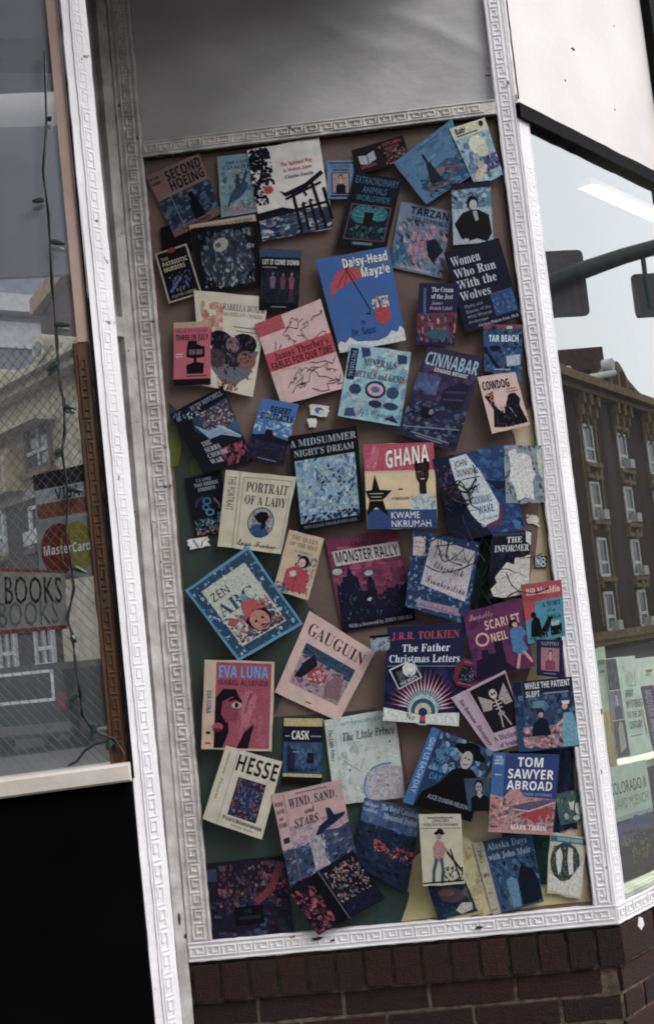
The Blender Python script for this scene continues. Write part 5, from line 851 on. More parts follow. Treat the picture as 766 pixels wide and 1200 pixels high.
# ---------------------------------------------------------------- what the windows mirror: things really standing across the streets
TR_ = mirror_matrix(Frame(RW.w(0, .012, 0), 52)); TL_ = mirror_matrix(Frame(LW.w(0, .012, 0), 15))
def far_frame(px, dist, ang):
    d = ray(px, 700); k = dist/math.hypot(d.x, d.y); P = CAM+d*k; return Frame((P.x, P.y, 0), ang)
class Far:
    """a thing put together in the mirror's own space and set down, turned over, where it really stands"""
    def __init__(s, name, fr, T, label, cat, group=None):
        s.T = T @ fr.M; s.org = s.T @ Vector((0, 0, GZ)); s.e = empty(name, Matrix.Translation(s.org), label, cat, group)
    def part(s, name, mb, m, parent=None, smooth=False):
        return mb.build(name, m, parent or s.e, None, s.T, s.org, smooth)
M_br1 = mat('brown_brick_facade', '3a1f17', '25130e', 30, .9, .3, 60, stretch=(1, 1, 3)); M_tan = mat('tan_stone', '8a7350', '5f4d34', 6, .8); M_pw = mat('white_window_frame', 'd2d4d2', 'b9bcba', 6, .5); M_pane = mat('dark_window_pane', '1c2226', '101417', 2, .12)
M_dred = mat('dark_red_concrete', '55332f', '3c2320', 3, .8); M_cream2 = mat('cream_stucco', 'c9c3ae', 'a8a08a', 3, .8); M_slate = mat('slate_roof', '6b6f72', '4c5053', 4, .5, stretch=(4, 4, 1)); M_ac = mat('air_conditioner_grey', 'c2c4c0', '9c9e9a', 9, .5)
FB = far_frame(656, 50, 60); fb = Far('brick_apartment_building', FB, TR_, 'dark brown brick apartment block with tan cornice and curved parapet, mirrored in the right window', 'building')
zk = [FB.px(697, y)[1] for y in (522, 587, 653, 718)]; ua = FB.px(697, 587)[0]; ub_ = FB.px(736, 590)[0]; du = ub_-ua
zco = FB.px(680, 455)[1]; U1 = ua+du*5+1; z1 = FB.px(680, 751)[1]
mb = MB(); mb.box(-1.2, U1, 0, 12, GZ-.14, zco); fb.part('wall', mb, M_br1)
mb = MB(); mb.box(-1.5, U1+.3, -.9, .0, zco-.1, zco+.28); mb.box(-1.5, U1+.3, -.5, 0, zco-.35, zco-.1); fb.part('cornice', mb, M_tan)
pz = lambda y, x: FB.px(x, y)[1]
uu = lambda x, y=450: FB.px(x, y)[0]
par = [(-1.3, zco+.28), (-1.3, zco+1.6)]
for x, y in ((680, 440), (700, 437), (712, 434), (718, 424), (724, 423), (729, 430), (736, 444), (748, 458), (760, 468)): par.append((uu(x, y), pz(y, x)))
pk = max(p[0] for p in par); par += [(U1, par[-1][1]), (U1, zco+.28)]
mb = MB(); mb.prism(par, .05, .5); fb.part('parapet', mb, M_tan)
top_ = sorted(p for p in par if p[1] > zco+.5)
def ptop(u):
    for a, b in zip(top_, top_[1:]):
        if a[0] <= u <= b[0]: return a[1]+(b[1]-a[1])*(u-a[0])/max(b[0]-a[0], 1e-6)
    return top_[-1][1]
for k in range(9):
    u = uu(684, 452)+k*1.15; zz = zco+.45; hz = [p[1] for p in par if abs(p[0]-u) < 1.6]
    mb = MB(); mb.box(u-.35, u+.35, .02, .06, zz, max(zz+.3, ptop(u)-.3)); fb.part('parapet_panel', mb, M_br1)
mb = MB(); mb.tube([Vector((uu(664, 440), -.2, pz(440, 664))), Vector((uu(684, 444), -.2, pz(444, 684))), Vector((uu(714, 438), -.2, pz(438, 714)))], .16, 8); fb.part('white_coping', mb, M_pw)
for x, y in ((662, 440), (712, 430)):
    mb = MB(); mb.tube([Vector((uu(x, y), -.25, pz(y, x)+.1)), Vector((uu(x, y), .25, pz(y, x)+.1))], .30, 12); fb.part('tile_end', mb, M_pw)
for k in range(-1, 5):
    for j in range(3):
        u = ua+du*k+(-.9, 0, .9)[j]+(.0 if k != 0 else 0); mb = MB(); z_ = zco-.35
        mb.box(u-.16, u+.16, -.45, 0, z_-.5, z_); mb.box(u-.13, u+.13, -.3, 0, z_-1.0, z_-.5); mb.box(u-.1, u+.1, -.15, 0, z_-1.5, z_-1.0); fb.part('bracket', mb, M_tan)
for k in range(0, 5):
    for r, z in enumerate(zk+[zk[3]-2.9, zk[3]-5.6]):
        u = ua+du*k; w, h_ = .62, .88
        mb = MB()
        for s in (-1, 1): mb.box(u+s*w, u+s*(w-.13), -.06, .05, z-h_, z+h_)
        mb.box(u-w, u+w, -.06, .05, z+h_-.12, z+h_); mb.box(u-w, u+w, -.07, .05, z-h_, z-h_+.14); mb.box(u-w, u+w, -.05, .05, z-.3, z-.16)
        wn = fb.part('window', mb, M_pw)
        mb = MB(); mb.box(u-w+.1, u+w-.1, -.01, .02, z-h_+.1, z+h_-.1); fb.part('pane', mb, M_pane, wn)
        mb = MB(); mb.box(u-w+.14, u-w+.4, -.02, -.012, z-h_+.2, z+h_-.2); fb.part('curtain', mb, M_ac, wn)
        mb = MB(); mb.box(u-w-.35, u+w+.35, -.25, 0, z-h_-.22, z-h_-.04); mb.box(u-w-.3, u-w-.05, -.18, 0, z-h_-.5, z-h_-.22); mb.box(u+w+.05, u+w+.3, -.18, 0, z-h_-.5, z-h_-.22); fb.part('window_sill', mb, M_tan)
        if k % 2 == 1 or r == 1:
            mb = MB(); mb.box(u-w-.3, u+w+.3, -.2, 0, z+h_+.12, z+h_+.3); mb.box(u-.12, u+.12, -.24, 0, z+h_+.02, z+h_+.42); fb.part('lintel', mb, M_tan)
        if (k+r) % 2 == 1 or k == 1:
            mb = MB(); mb.box(u-.1, u+.5, -.4, 0, z-h_+.02, z-h_+.45); fb.part('air_conditioner', mb, M_ac)
    if k == 0 or k == 3:
        for s in (-1, 1): mb = MB(); mb.box(ua+du*k+s*1.05-.07, ua+du*k+s*1.05+.07, -.07, 0, z1+.5, zk[0]+1.1); fb.part('stone_strip', mb, M_tan)
mb = MB(); mb.box(-1.25, -.5, -.1, 0, GZ, zco-.35); fb.part('corner_quoin', mb, M_tan)
mb = MB(); mb.box(-1.5, U1, -.35, 0, z1-.1, z1+.25); mb.box(-1.5, U1, -.2, 0, z1-.35, z1-.1); fb.part('belt_course', mb, M_tan)
mb = MB(); mb.box(-.6, U1-1, -.04, .0, GZ, z1-.8); fb.part('shopfront', mb, M_pane)
FT = far_frame(640, 85, 8); ft = Far('office_tower', FT, TR_, 'dark red office tower with vertical fins beyond the brown block, mirrored in the right window', 'building')
zt2 = FT.px(680, 408)[1]; ur = FT.px(705, 430)[0]
mb = MB(); mb.box(-14, ur, .4, 20, GZ-.14, zt2-.6); ft.part('wall', mb, mat('tower_glass', '5a5f62', '44484c', 3, .4))
mb = MB(); mb.box(-14.2, ur+.2, .0, 20, zt2-1.6, zt2); ft.part('roof_slab', mb, M_dred)
k = 0; x = ur
while x > -14: mb = MB(); mb.box(x-.9, x, -.1, .5, GZ, zt2-1.5); ft.part('fin', mb, M_dred); x -= 2.35
# traffic signal arm
FS = far_frame(700, 13, 12); fs_ = Far('traffic_signal', FS, TR_, 'dark green curved signal arm carrying grey back plates, mirrored in the right window', 'traffic signal')
M_pole = mat('dark_green_pole', '26302e', '1c2423', 9, .45); M_plate = mat('grey_plate', '5c575b', '4b474a', 9, .5)
def sp(x, y, d=0): u, z = FS.px(x, y, d); return Vector((u, d, z))
arm = [sp(560, 372), sp(600, 352), sp(648, 330), sp(690, 314), sp(730, 300), sp(766, 290), sp(830, 284), sp(920, 286)]
mb = MB(); mb.tube(arm, [.10, .10, .10, .098, .09, .088, .085, .08], 14); fs_.part('mast_arm', mb, M_pole, smooth=True)
b0 = sp(560, 372); mb = MB(); mb.tube([b0+Vector((-.0, .0, 0)), b0+Vector((-.5, 0, -.5)), Vector((b0.x-.7, 0, b0.z-1.6)), Vector((b0.x-.75, 0, GZ-.1))], [.1, .11, .12, .14], 14); fs_.part('pole', mb, M_pole, smooth=True)
def rrect(x0, z0, x1, z1, r):
    o = []
    for cx, cz, a0 in ((x1-r, z1-r, 0), (x0+r, z1-r, 90), (x0+r, z0+r, 180), (x1-r, z0+r, 270)):
        for j in range(5): a = R(a0+j*22.5); o.append((cx+r*math.cos(a), cz+r*math.sin(a)))
    return o
a = sp(686, 288); b = sp(690, 364); mb = MB(); mb.prism(rrect(a.x-.78, b.z-.02, a.x, a.z, .06), .12, .15); pl_ = fs_.part('back_plate', mb, M_plate)
mb = MB(); mb.box(a.x-.58, a.x-.22, .15, .4, b.z+.08, a.z-.1); fs_.part('signal_head', mb, M_pole)
a = sp(743, 318); b = sp(752, 368); mb = MB(); mb.prism(rrect(a.x, b.z, a.x+.5, a.z, .05), .1, .13); fs_.part('back_plate', mb, M_plate)
mb = MB(); mb.box(a.x+.12, a.x+.4, .13, .36, b.z+.05, a.z-.05); fs_.part('signal_head', mb, M_pole); mb = MB(); mb.tube([sp(752, 296), sp(756, 330), sp(762, 362)], .028, 8); fs_.part('hanger_rod', mb, M_pole)
# left window mirrors: cream corner building, grey tower, parked van
F1 = far_frame(60, 33, -48); f1 = Far('corner_building', F1, TL_, 'cream and brown corner building with a rising cornice, mirrored in the left window', 'building')
A = lambda x, y, d=0: F1.px(x, y, d)
def quadp(mb, pts, y0, y1): mb.prism([A(pts[i], pts[i+1]) for i in range(0, len(pts), 2)], y0, y1)
zcc = A(60, 440)[1]; uL, uR = A(-60, 600)[0], A(125, 600)[0]; zm = A(40, 583)[1]
uM = A(70, 700)[0]; mb = MB(); mb.box(uM, uR, .0, 9, GZ-.14, zm); f1.part('side_wall', mb, M_cream2)
mb = MB(); mb.box(uL, uM-.01, 0, 9, GZ-.14, zm); f1.part('lower_wall', mb, mat('dark_brown_wall', '2c1e1a', '1c1412', 8, .9))
mb = MB(); mb.box(uL, uR, .02, 9, zm, zcc); f1.part('upper_wall', mb, M_cream2)
mb = MB(); mb.box(uL-.3, uR+.3, -.7, 9, zcc, zcc+.2); mb.box(uL-.3, uR+.3, -.45, 0, zcc-.22, zcc-.0); f1.part('cornice', mb, M_cream2)
mb = MB(); mb.box(uL, uR, 1.0, 8, zcc+.2, zcc+1.1); f1.part('roof', mb, M_slate)
for x, y in ((8, 437), (78, 412)):
    u, z = A(x, y); mb = MB(); mb.tube([Vector((u, -.8, zcc+.45)), Vector((u, .6, zcc+.45))], .36, 14); t_ = f1.part('tile_end', mb, M_cream2, smooth=False); mb = MB(); mb.tube([Vector((u, -.82, zcc+.42)), Vector((u, -.78, zcc+.42))], .2, 12); f1.part('tile_hole', mb, M_pane, t_)
M_ybay = mat('yellow_cream_wall', 'b0a378', '948763', 3, .8)
ub0, zb0 = A(2, 492); ub1, zb1 = A(31, 575)
mb = MB(); mb.box(uL, ub1, -.5, 0, zb1, zcc-1.6); f1.part('bay', mb, M_ybay)
mb = MB(); mb.box(uL, A(66, 492)[0], -.65, 0, A(64, 492)[1], A(64, 487)[1]); f1.part('bay_ledge', mb, M_cream2)
for k in range(4): u = uL+(ub1-uL)*(.5+.15*k); mb = MB(); mb.box(u, u+.12, -.56, -.5, zb1, zcc-1.8); f1.part('bay_strip', mb, M_cream2)
def fwin(x0, y0, x1, y1, wood=False, ac=False):
    u0, u1 = A(x0, (y0+y1)/2)[0], A(x1, (y0+y1)/2)[0]; zt_, zl = A((x0+x1)/2, y0)[1], A((x0+x1)/2, y1)[1]; m = M_wf if wood else M_pw; t = .1
    mb = MB(); mb.box(u0, u0+t, -.1, 0, zl, zt_); mb.box(u1-t, u1, -.1, 0, zl, zt_); mb.box(u0, u1, -.1, 0, zt_-t, zt_); mb.box(u0, u1, -.12, 0, zl, zl+t*1.3); w = f1.part('window', mb, m)
    zc_ = zl+(zt_-zl)*.42; mb = MB(); mb.box(u0+t, u1-t, -.08, -.02, zc_-.05, zc_+.05); mb.box((u0+u1)/2-.03, (u0+u1)/2+.03, -.07, -.02, zl+t, zt_-t); f1.part('sash', mb, M_pw, w)
    mb = MB(); mb.box(u0+t, u1-t, -.015, .01, zl+t, zt_-t); f1.part('pane', mb, M_pane, w)
    mb = MB(); mb.box(u0-.15, u1+.15, -.2, 0, zl-.14, zl-.01); f1.part('window_sill', mb, M_tan)
    if ac: mb = MB(); mb.box(u0+.1, u1-.1, -.35, 0, zl+.05, zl+.42); f1.part('air_conditioner', mb, M_ac)
M_wf = mat('brown_window_frame', '6a5442', '4c3a2c', 6, .7)
fwin(32, 496, 62, 552, True); fwin(38, 590, 62, 640, False, True); fwin(-14, 600, 9, 655, False, True); fwin(44, 728, 66, 782, False); fwin(2, 735, 22, 788, False); fwin(-44, 740, -20, 795, False)
mb = MB(); mb.box(uL, uR, -.5, 0, A(40, 812)[1], A(40, 798)[1]); mb.box(uL, uR, -.3, 0, A(40, 820)[1], A(40, 812)[1]); f1.part('belt_course', mb, mat('brown_stone', '5d5048', '463c36', 5, .8))
F2 = far_frame(40, 70, 37); f2 = Far('grey_tower', F2, TL_, 'tall blue grey building with pale horizontal bands, mirrored in the left window', 'building')
B2 = lambda x, y: F2.px(x, y); M_bg = mat('blue_grey_wall', '7e828c', '6c707a', 2, .8); M_band = mat('pale_band', 'b7b9ba', 'a4a6a8', 3, .7); M_dband = mat('dark_blue_band', '52566a', '5c6070', 3, .7)
v0, v1 = B2(-120, 300)[0], B2(200, 300)[0]; zl0 = B2(44, 372)[1]
mb = MB(); mb.box(v0, v1, 0, 15, GZ-.14, B2(40, -160)[1]); f2.part('wall', mb, M_bg)
for (yt, yb, m, pr) in ((196, 210, M_dband, .3), (222, 228, M_dband, .5), (352, 372, M_band, 1.0), (380, 410, M_band, .2)):
    mb = MB(); mb.box(v0, v1, -pr, 0, B2(40, yb)[1], B2(40, yt)[1]); f2.part('band', mb, m)
# van
FV = far_frame(30, 25, -6); fv = Far('parked_van', FV, TL_, 'dark parked van with a white framed rear window, mirrored in the left window', 'van')
uc, zg = FV.px(33, 850)[0], GZ-.14
M_van = mat('dark_green_car_paint', '1c2422', '131918', 5, .3); M_tyre = mat('tyre_rubber', '111111', '0a0a0a', 30, .9)
zr_ = zg+1.75
mb = MB(); mb.prism([(uc-.88, zg+.3), (uc+.88, zg+.3), (uc+.9, zg+.9), (uc+.8, zr_-.15), (uc+.62, zr_), (uc-.62, zr_), (uc-.8, zr_-.15), (uc-.9, zg+.9)], 0, 3.9); fv.part('body', mb, M_van)
def frm(w0, w1, z0, z1, t, n, m, par=None, y=-.02):
    mb = MB(); mb.box(uc+w0, uc+w0+t, y, y+.03, z0, z1); mb.box(uc+w1-t, uc+w1, y, y+.03, z0, z1); mb.box(uc+w0, uc+w1, y, y+.03, z1-t, z1); mb.box(uc+w0, uc+w1, y, y+.03, z0, z0+t); return fv.part(n, mb, m, par)
w_ = frm(-.62, .62, zr_-.75, zr_-.12, .06, 'rear_window', M_pw); mb = MB(); mb.box(uc-.57, uc+.57, -.008, .004, zr_-.7, zr_-.17); fv.part('pane', mb, M_pane, w_)
mb = MB(); mb.box(uc-.92, uc+.92, -.12, .02, zg+.38, zg+.56); fv.part('bumper', mb, M_plate)
for s in (-1, 1):
    mb = MB(); mb.box(uc+s*.68, uc+s*.84, -.03, .01, zg+.8, zg+1.15); fv.part('tail_light', mb, mat('red_lamp', '6a1a18', '4c1210', 5, .3))
    for y in (.7, 3.1): mb = MB(); mb.tube([Vector((uc+s*.72, y, zg+.32)), Vector((uc+s*.92, y, zg+.32))], .32, 18); fv.part('wheel', mb, M_tyre)

# unseen terrace across the street, added to block low sky light at left
TE = Frame((-46, -22, 0), 0)
te = empty('light_block_terrace', (-22, -24, GZ), 'unseen dark brick terrace added across the street on the left to block light', 'building')
Ti = Matrix.Translation((22, 24, -GZ))
mb = MB(); mb.box(-50, -3.5, -36, -24, GZ-.14, 13); mb.build('wall', M_br1, te, Ti)
mb = MB(); mb.box(-50.3, -3.2, -36, -23.7, 13, 13.5); mb.build('cornice', M_tan, te, Ti)
mw = None
for i in range(13):
    for r in range(4):
        x, z = -48+i*3.4, 2.2+r*2.9
        if mw is None:
            mb = MB(); mb.box(-.6, .6, -.02, .05, -.9, .9); mw = mb.build('window', M_pw, te); mb = MB(); mb.box(-.5, .5, .04, .07, -.8, .8); mp_ = mb.build('pane', M_pane, mw); w2 = mw
        else:
            w2 = mw.copy(); COL.objects.link(w2); p2_ = mp_.copy(); COL.objects.link(p2_); p2_.parent = w2
        w2.matrix_local = Ti @ Matrix.Translation((x, -24.01, z))
te2 = empty('light_block_terrace', (34, -24, GZ), 'unseen dark brick terrace added across the street on the right to block light', 'building')  # second unseen terrace, added to cut more horizon light at right
Tj = Matrix.Translation((-34, 24, -GZ))
mb = MB(); mb.box(9, 60, -36, -24, GZ-.14, 12); mb.build('wall', M_br1, te2, Tj)
mb = MB(); mb.box(8.7, 60.3, -36, -23.7, 12, 12.5); mb.build('cornice', M_tan, te2, Tj)
for i in range(14):
    for r in range(4):
        w2 = mw.copy(); COL.objects.link(w2); p2_ = mp_.copy(); COL.objects.link(p2_); p2_.parent = w2
        w2.parent = te2; w2.matrix_local = Tj @ Matrix.Translation((11+i*3.5, -24.01, 2.0+r*2.8))
# ---------------------------------------------------------------- the pasted book covers, bottom ones first
# dark scraps and remains that lie under the covers
SCR = 'paper scraps left on the panel'
cover('torn black paper scrap behind the small dark cover with the red dot, upper left', [188, 268, 222, 262, 224, 296, 190, 302], '15141a', [('B', 6, .1, .1, .9, .9, .2, ['201c26', '0f0f14'])], 'paper scrap', 'paper_scrap', SCR, torn=.05)
cover('narrow dark navy strip beside the blue and pink cover with big block capitals, lower right', [640, 868, 668, 862, 676, 972, 640, 975], '17233b', [('B', 14, 0, 0, 1, 1, .2, ['1d2c49', '101a2e', '213656'])], 'paper scrap', 'paper_scrap', SCR, torn=.02)
cover('dark teal scrap between the blue rocky cover and the torn ghostly cover, lower right', [600, 962, 655, 972, 650, 1040, 600, 1030], '18332f', [('B', 10, 0, 0, 1, 1, .2, ['1f4038', '10231f'])], 'paper scrap', 'paper_scrap', SCR, torn=.03)
cover('tall dark green scrap between the marker scribbled lace cover and the torn white cover', [556, 630, 580, 620, 588, 716, 552, 722], '17332f', [('B', 10, 0, 0, 1, 1, .2, ['20443a', '101d20'])], 'paper scrap', 'paper_scrap', SCR, torn=.03)
cover('white torn paper curl stuck alone under the pink line drawing cover', [362, 474, 386, 476, 384, 489, 364, 487], 'cfc9c0', [('E', .5, .5, .25, .3, '3f6f9a'), ('E', .62, .6, .16, .2, 'c9c2b8')], 'paper scrap', 'paper_scrap', SCR, torn=.09)
cover('tiny white paper chip left under the torn paper curl', [360, 491, 370, 490, 371, 500, 362, 501], 'd3ccc2', [], 'paper scrap', 'paper_scrap', SCR, torn=.1)
cover('white torn scrap with a pale blue arc under the small dark cover of blue rings', [218, 634, 245, 627, 246, 640, 222, 644], 'd2cdc4', [('L', '7f9fae', .12, [.3, .1, .45, .9]), ('L', '4a4a4c', .05, [.6, .9, .7, .4, .9, .3])], 'paper scrap', 'paper_scrap', SCR, torn=.1)
cover('pair of small white paper flecks on the bare board beside the cream paint', [618, 603, 632, 607, 631, 617, 617, 614], 'd6d0c8', [], 'paper scrap', 'paper_scrap', SCR, torn=.18)

cover('brown and navy cover titled SECOND HOEING with a dark figure, top left corner', [172, 208, 234, 180, 260, 251, 205.5, 279], '8d7068', [
 ('R', 0, .42, 1, .9, '27405a'), ('B', 26, 0, .42, 1, .88, .17, ['3a5f7c', '1c2c44', '7d7a86', '16233a', '5d7f95'], -10, 4), ('R', 0, .88, 1, 1, '7c6460'),
 ('P', '0e1622', [.5, .9, .52, .62, .6, .55, .68, .62, .72, .9]), ('E', .6, .53, .05, .05, '0d131d'),
 ('T', 'SECOND', .3, .05, .97, .2, '161d33', 'B'), ('T', 'HOEING', .3, .22, .97, .37, '161d33', 'B'), ('T', 'SECOND', .03, .06, .2, .1, '2a2c3c'), ('T', 'HOEING', .03, .14, .2, .18, '2a2c3c'), ('L', '8e7f80', .02, [.25, 0, .25, 1]), ('T', 'RUTH WARREN', .2, .92, .8, .97, '1c2032')])
cover('pale blue green cover with a rider on a rearing horse, beside the torii gate', [255, 185, 298, 180, 305, 248.5, 260, 256], '7d98a0', [
 ('B', 30, .05, .25, .95, .95, .13, ['5f8496', '8aa7a4', '4c6d84', 'a5b0a2', '3e5c74'], 0, 2.5), ('E', .5, .62, .28, .1, '39566e', -25), ('L', '33506a', .07, [.6, .55, .75, .3]), ('L', '33506a', .05, [.3, .68, .2, .85]), ('P', '2e4660', [.42, .55, .46, .32, .54, .32, .56, .58]), ('E', .5, .29, .05, .04, 'a99a90'),
 ('T', 'THE LAST', .22, .1, .8, .15, '28405c', 'R'), ('T', 'CAVALIER', .12, .17, .88, .235, '28405c', 'R'), ('B', 14, .05, .84, .95, .97, .1, ['a98a84', '7c8f8c'])])
tor = '11162a'
cover('large white cover with a black torii gate, pine branch and red sun', [290, 178, 374, 162, 391, 268, 308, 284], 'cdc5be', [
 ('P', '39465e', [0, .72, 1, .76, 1, 1, 0, 1]), ('B', 26, 0, .76, 1, 1, .13, ['8b93a2', '2a3550', '1c2540', 'b9bbc2'], 0, 7), ('P', tor, [0, .7, .35, .68, .5, .72, .5, .76, 0, .78]),
 ('B', 30, 0, 0, .3, .42, .09, [tor, '1b2136'], 20, 3), ('L', tor, .035, [0, .5, .12, .35, .2, .1]), ('B', 10, 0, .42, .18, .62, .07, [tor], 20, 3), ('E', .2, .47, .065, .045, 'b3252c'),
 ('P', tor, [.34, .5, .42, .53, .7, .47, .95, .36, .98, .4, .7, .53, .42, .575]), ('L', tor, .028, [.42, .6, .92, .49]),
 ('L', tor, .045, [.52, .53, .56, .98]), ('L', tor, .045, [.8, .47, .9, .98]), ('L', tor, .03, [.66, .52, .7, .6]), ('L', tor, .03, [.44, .74, .98, .71]),
 ('L', tor, .04, [.64, .7, .66, .96]), ('L', tor, .04, [.74, .69, .78, .98]), ('P', tor, [.6, .7, .64, .66, .7, .69]), ('P', tor, [.7, .68, .74, .64, .8, .67]), ('L', tor, .045, [.95, .56, 1, .9]),
 ('T', 'The Spiritual Way', .42, .2, .86, .245, 'a8303a', 'R'), ('T', 'in Modern Japan', .44, .27, .84, .31, 'a8303a', 'R'), ('T', 'Charles Guerin', .45, .345, .85, .385, '2b2b3c', 'R')])
cover('small light blue cover framing a bearded man portrait, right of the torii gate', [383, 190, 415, 189.6, 415, 235, 384, 235], '6683a0', [
 ('R', .06, .05, .94, .09, '2c4260'), ('T', 'COLLECTED', .14, .12, .86, .19, '233750'), ('T', 'WRITINGS', .2, .22, .8, .28, '233750'), ('R', .17, .32, .83, .86, '1b1d2c'), ('R', .2, .34, .8, .84, 'a78f8a'),
 ('M', .5, .37, .5, 'c7a99e', '17161f', '17161f'), ('R', .1, .9, .9, .94, '2c4260')])
cover('black strip cover with small cookery pictures, tilted at the top centre', [411.7, 178.6, 472, 160.4, 480, 189.5, 417, 208], '191722', [
 ('P', 'a9a6ac', [.1, .3, .25, .36, .4, .25, .42, .6, .26, .72, .12, .65]), ('L', '55586a', .02, [.26, .36, .27, .7]), ('R', .12, .72, .4, .84, '7a2f3c'), ('T', 'KITCHEN', .58, .08, .93, .22, '9c4a58', 'S'), ('T', 'WISDOM', .6, .27, .88, .4, '9c4a58', 'S'),
 ('B', 26, .58, .42, .98, .95, .08, ['93333f', 'c58d86', '53222c', '3c4a54'], 90, 3), ('E', .52, .2, .025, .06, '9c3b48')])
cover('dark cover with a teal spread of frilled membrane and pink border, top centre', [415.5, 203.6, 471, 212, 452, 294.5, 394.4, 290], '141a2a', [
 ('T', 'EXTRAORDINARY', .06, .04, .96, .14, '3b6f8c', 'S'), ('T', 'ANIMALS', .25, .17, .76, .26, '3b6f8c', 'S'), ('T', 'WORLDWIDE', .16, .285, .86, .37, '3b6f8c', 'S'),
 ('R', .1, .42, .92, .9, '8e4f60'), ('R', .115, .43, .905, .89, '0e2733'), ('E', .38, .55, .25, .13, '2b6f7c'), ('E', .7, .53, .18, .1, '2b6f7c')]
 + [('L', '4f98a0', .012, [.5, .6, .5+.33*math.cos(a*.42), .6-.16*math.sin(a*.42)]) for a in range(0, 8)]
 + [('P', '0b141c', [.4, .52, .6, .52, .56, .84, .44, .84]), ('B', 16, .13, .7, .9, .88, .1, ['1d4450', '0b1a26', '2f7078'], 0, 3), ('R', .3, .93, .7, .965, '6f7a8a')])
cover('blue cover with veiled figures holding candles, tilted at top right', [461, 194, 529, 142, 551.8, 208, 499, 242], '4a7595', [
 ('B', 14, 0, 0, 1, .5, .2, ['547f9c', '42698a', '6288a2'], 0, 3), ('P', '1d5878', [.3, .98, .1, .7, .35, .55, .7, .5, .9, .62, .95, .9, .7, 1]), ('B', 30, .15, .55, .95, .98, .12, ['17425c', '2c7896', '0e2a40', '3a8da8', '7a3344'], 30, 4),
 ('E', .52, .62, .1, .06, '8c6a74', 20), ('P', '12283c', [.28, .75, .38, .38, .44, .38, .5, .8]), ('L', '10283a', .03, [.4, .2, .41, .5]), ('L', '8f4654', .025, [.2, .8, .5, .9, .75, .72]), ('L', '8f4654', .025, [.6, .6, .85, .75]),
 ('T', 'THE LAND OF', .35, .05, .9, .1, '365c7c', 'S')])
cover('cream and blue painted cover with a glowing pale cloud, at the top right corner', [525.8, 154.4, 567, 141, 588.5, 207, 557, 222.5], '8fa9b8', [
 ('R', 0, 0, 1, .2, 'cfc8b0'), ('B', 34, 0, .2, 1, 1, .17, ['7ea3bd', 'a7b5b6', '4f6f96', 'bfc3b4', '33507a'], 10, 2), ('E', .55, .38, .24, .16, 'd5d3bf'), ('E', .62, .5, .2, .1, 'c8c6a8'), ('B', 12, .5, .6, 1, .85, .13, ['2c3a66', '6c6a96', '3d4d7c']),
 ('E', .35, .82, .26, .07, 'c9b9a4', -15), ('E', .42, .7, .1, .06, 'c6a293'), ('T', 'Babi', .1, .04, .4, .13, '20293c', 'B'), ('R', .1, .15, .7, .165, '39435a'), ('E', .85, .07, .06, .05, '3a3a30')])
cover('teal and pink cover of jumbled pink rocks under black capitals, right of centre top', [469.7, 236.6, 529, 248.5, 517.4, 327, 454.6, 312.8], '6e7f98', [
 ('B', 46, 0, .22, 1, .98, .14, ['9d7f94', '3b5f7c', '2a3b58', 'b59aa4', '4f8090', 'c0a6a8', '1d2c44'], 40, 3), ('B', 12, .3, .3, .8, .8, .12, ['b08a98', '8f6c82'], 60, 2), ('P', '16223a', [.6, .5, .78, .45, .95, .6, .8, .8, .68, .72]), ('B', 8, 0, .6, .3, .98, .14, ['3c7f94', '2c6078']),
 ('T', 'TARZAN', .22, .04, .98, .15, '14182a', 'B'), ('T', 'THE TERRIBLE', .26, .18, .96, .245, '1b2036', 'R'), ('T', 'EDGAR RICE BURROUGHS', .14, .93, .78, .97, 'bcb4b8', 'B')])
cover('cover of a crouching man in a dark coat under cloudy sky, upper right', [527.7, 219, 573, 214.6, 577, 286.8, 530.5, 290], '5f7e96', [
 ('B', 20, 0, .05, 1, .45, .16, ['8ea4b2', '4c6c88', 'a9b6bc', '2e4258'], 0, 4), ('R', 0, .42, 1, 1, 'a3adb6'), ('R', 0, 0, 1, .1, '17223a'),
 ('P', '0f1018', [.05, .66, .25, .5, .45, .45, .65, .45, .92, .55, .98, .85, .85, .98, .6, .92, .35, .96, .2, .9]), ('E', .52, .34, .15, .12, '0e0e14'), ('E', .54, .37, .1, .085, 'b9b2b2'), ('E', .32, .42, .07, .035, 'aaa4a6', 30), ('P', 'a6a2a6', [.52, .48, .62, .46, .66, .62, .58, .64]),
 ('L', '0f1018', .06, [.3, .5, .22, .66, .45, .7]), ('P', 'a9a9b0', [.28, .9, .4, .92, .38, .97, .28, .97])])
cover('tall dark navy cover titled Women Who Run With the Wolves, upper right', [519, 299, 583, 282, 610.6, 374, 544.4, 392.6], '161b36', [
 ('T', 'Women', .08, .08, .6, .2, 'b9b7c2', 'R'), ('T', 'Who Run', .08, .235, .82, .345, 'b9b7c2', 'R'), ('T', 'With the', .08, .375, .78, .485, 'b9b7c2', 'R'), ('T', 'Wolves', .08, .515, .62, .625, 'b9b7c2', 'R'),
 ('T', 'Myths and', .1, .68, .42, .72, '8e8fa6', 'S'), ('T', 'Stories of the', .1, .745, .54, .785, '8e8fa6', 'S'), ('T', 'Wild Woman', .1, .81, .54, .85, '8e8fa6', 'S'), ('T', 'Archetype', .1, .875, .45, .91, '8e8fa6', 'S'),
 ('R', .58, .62, .97, .9, '23507e'), ('B', 14, .59, .63, .96, .89, .07, ['2f6796', '173a64', '3a7aa4']), ('T', 'Clarissa Pinkola Estes, Ph.D.', .25, .94, .96, .975, 'a9a8b8', 'R')])
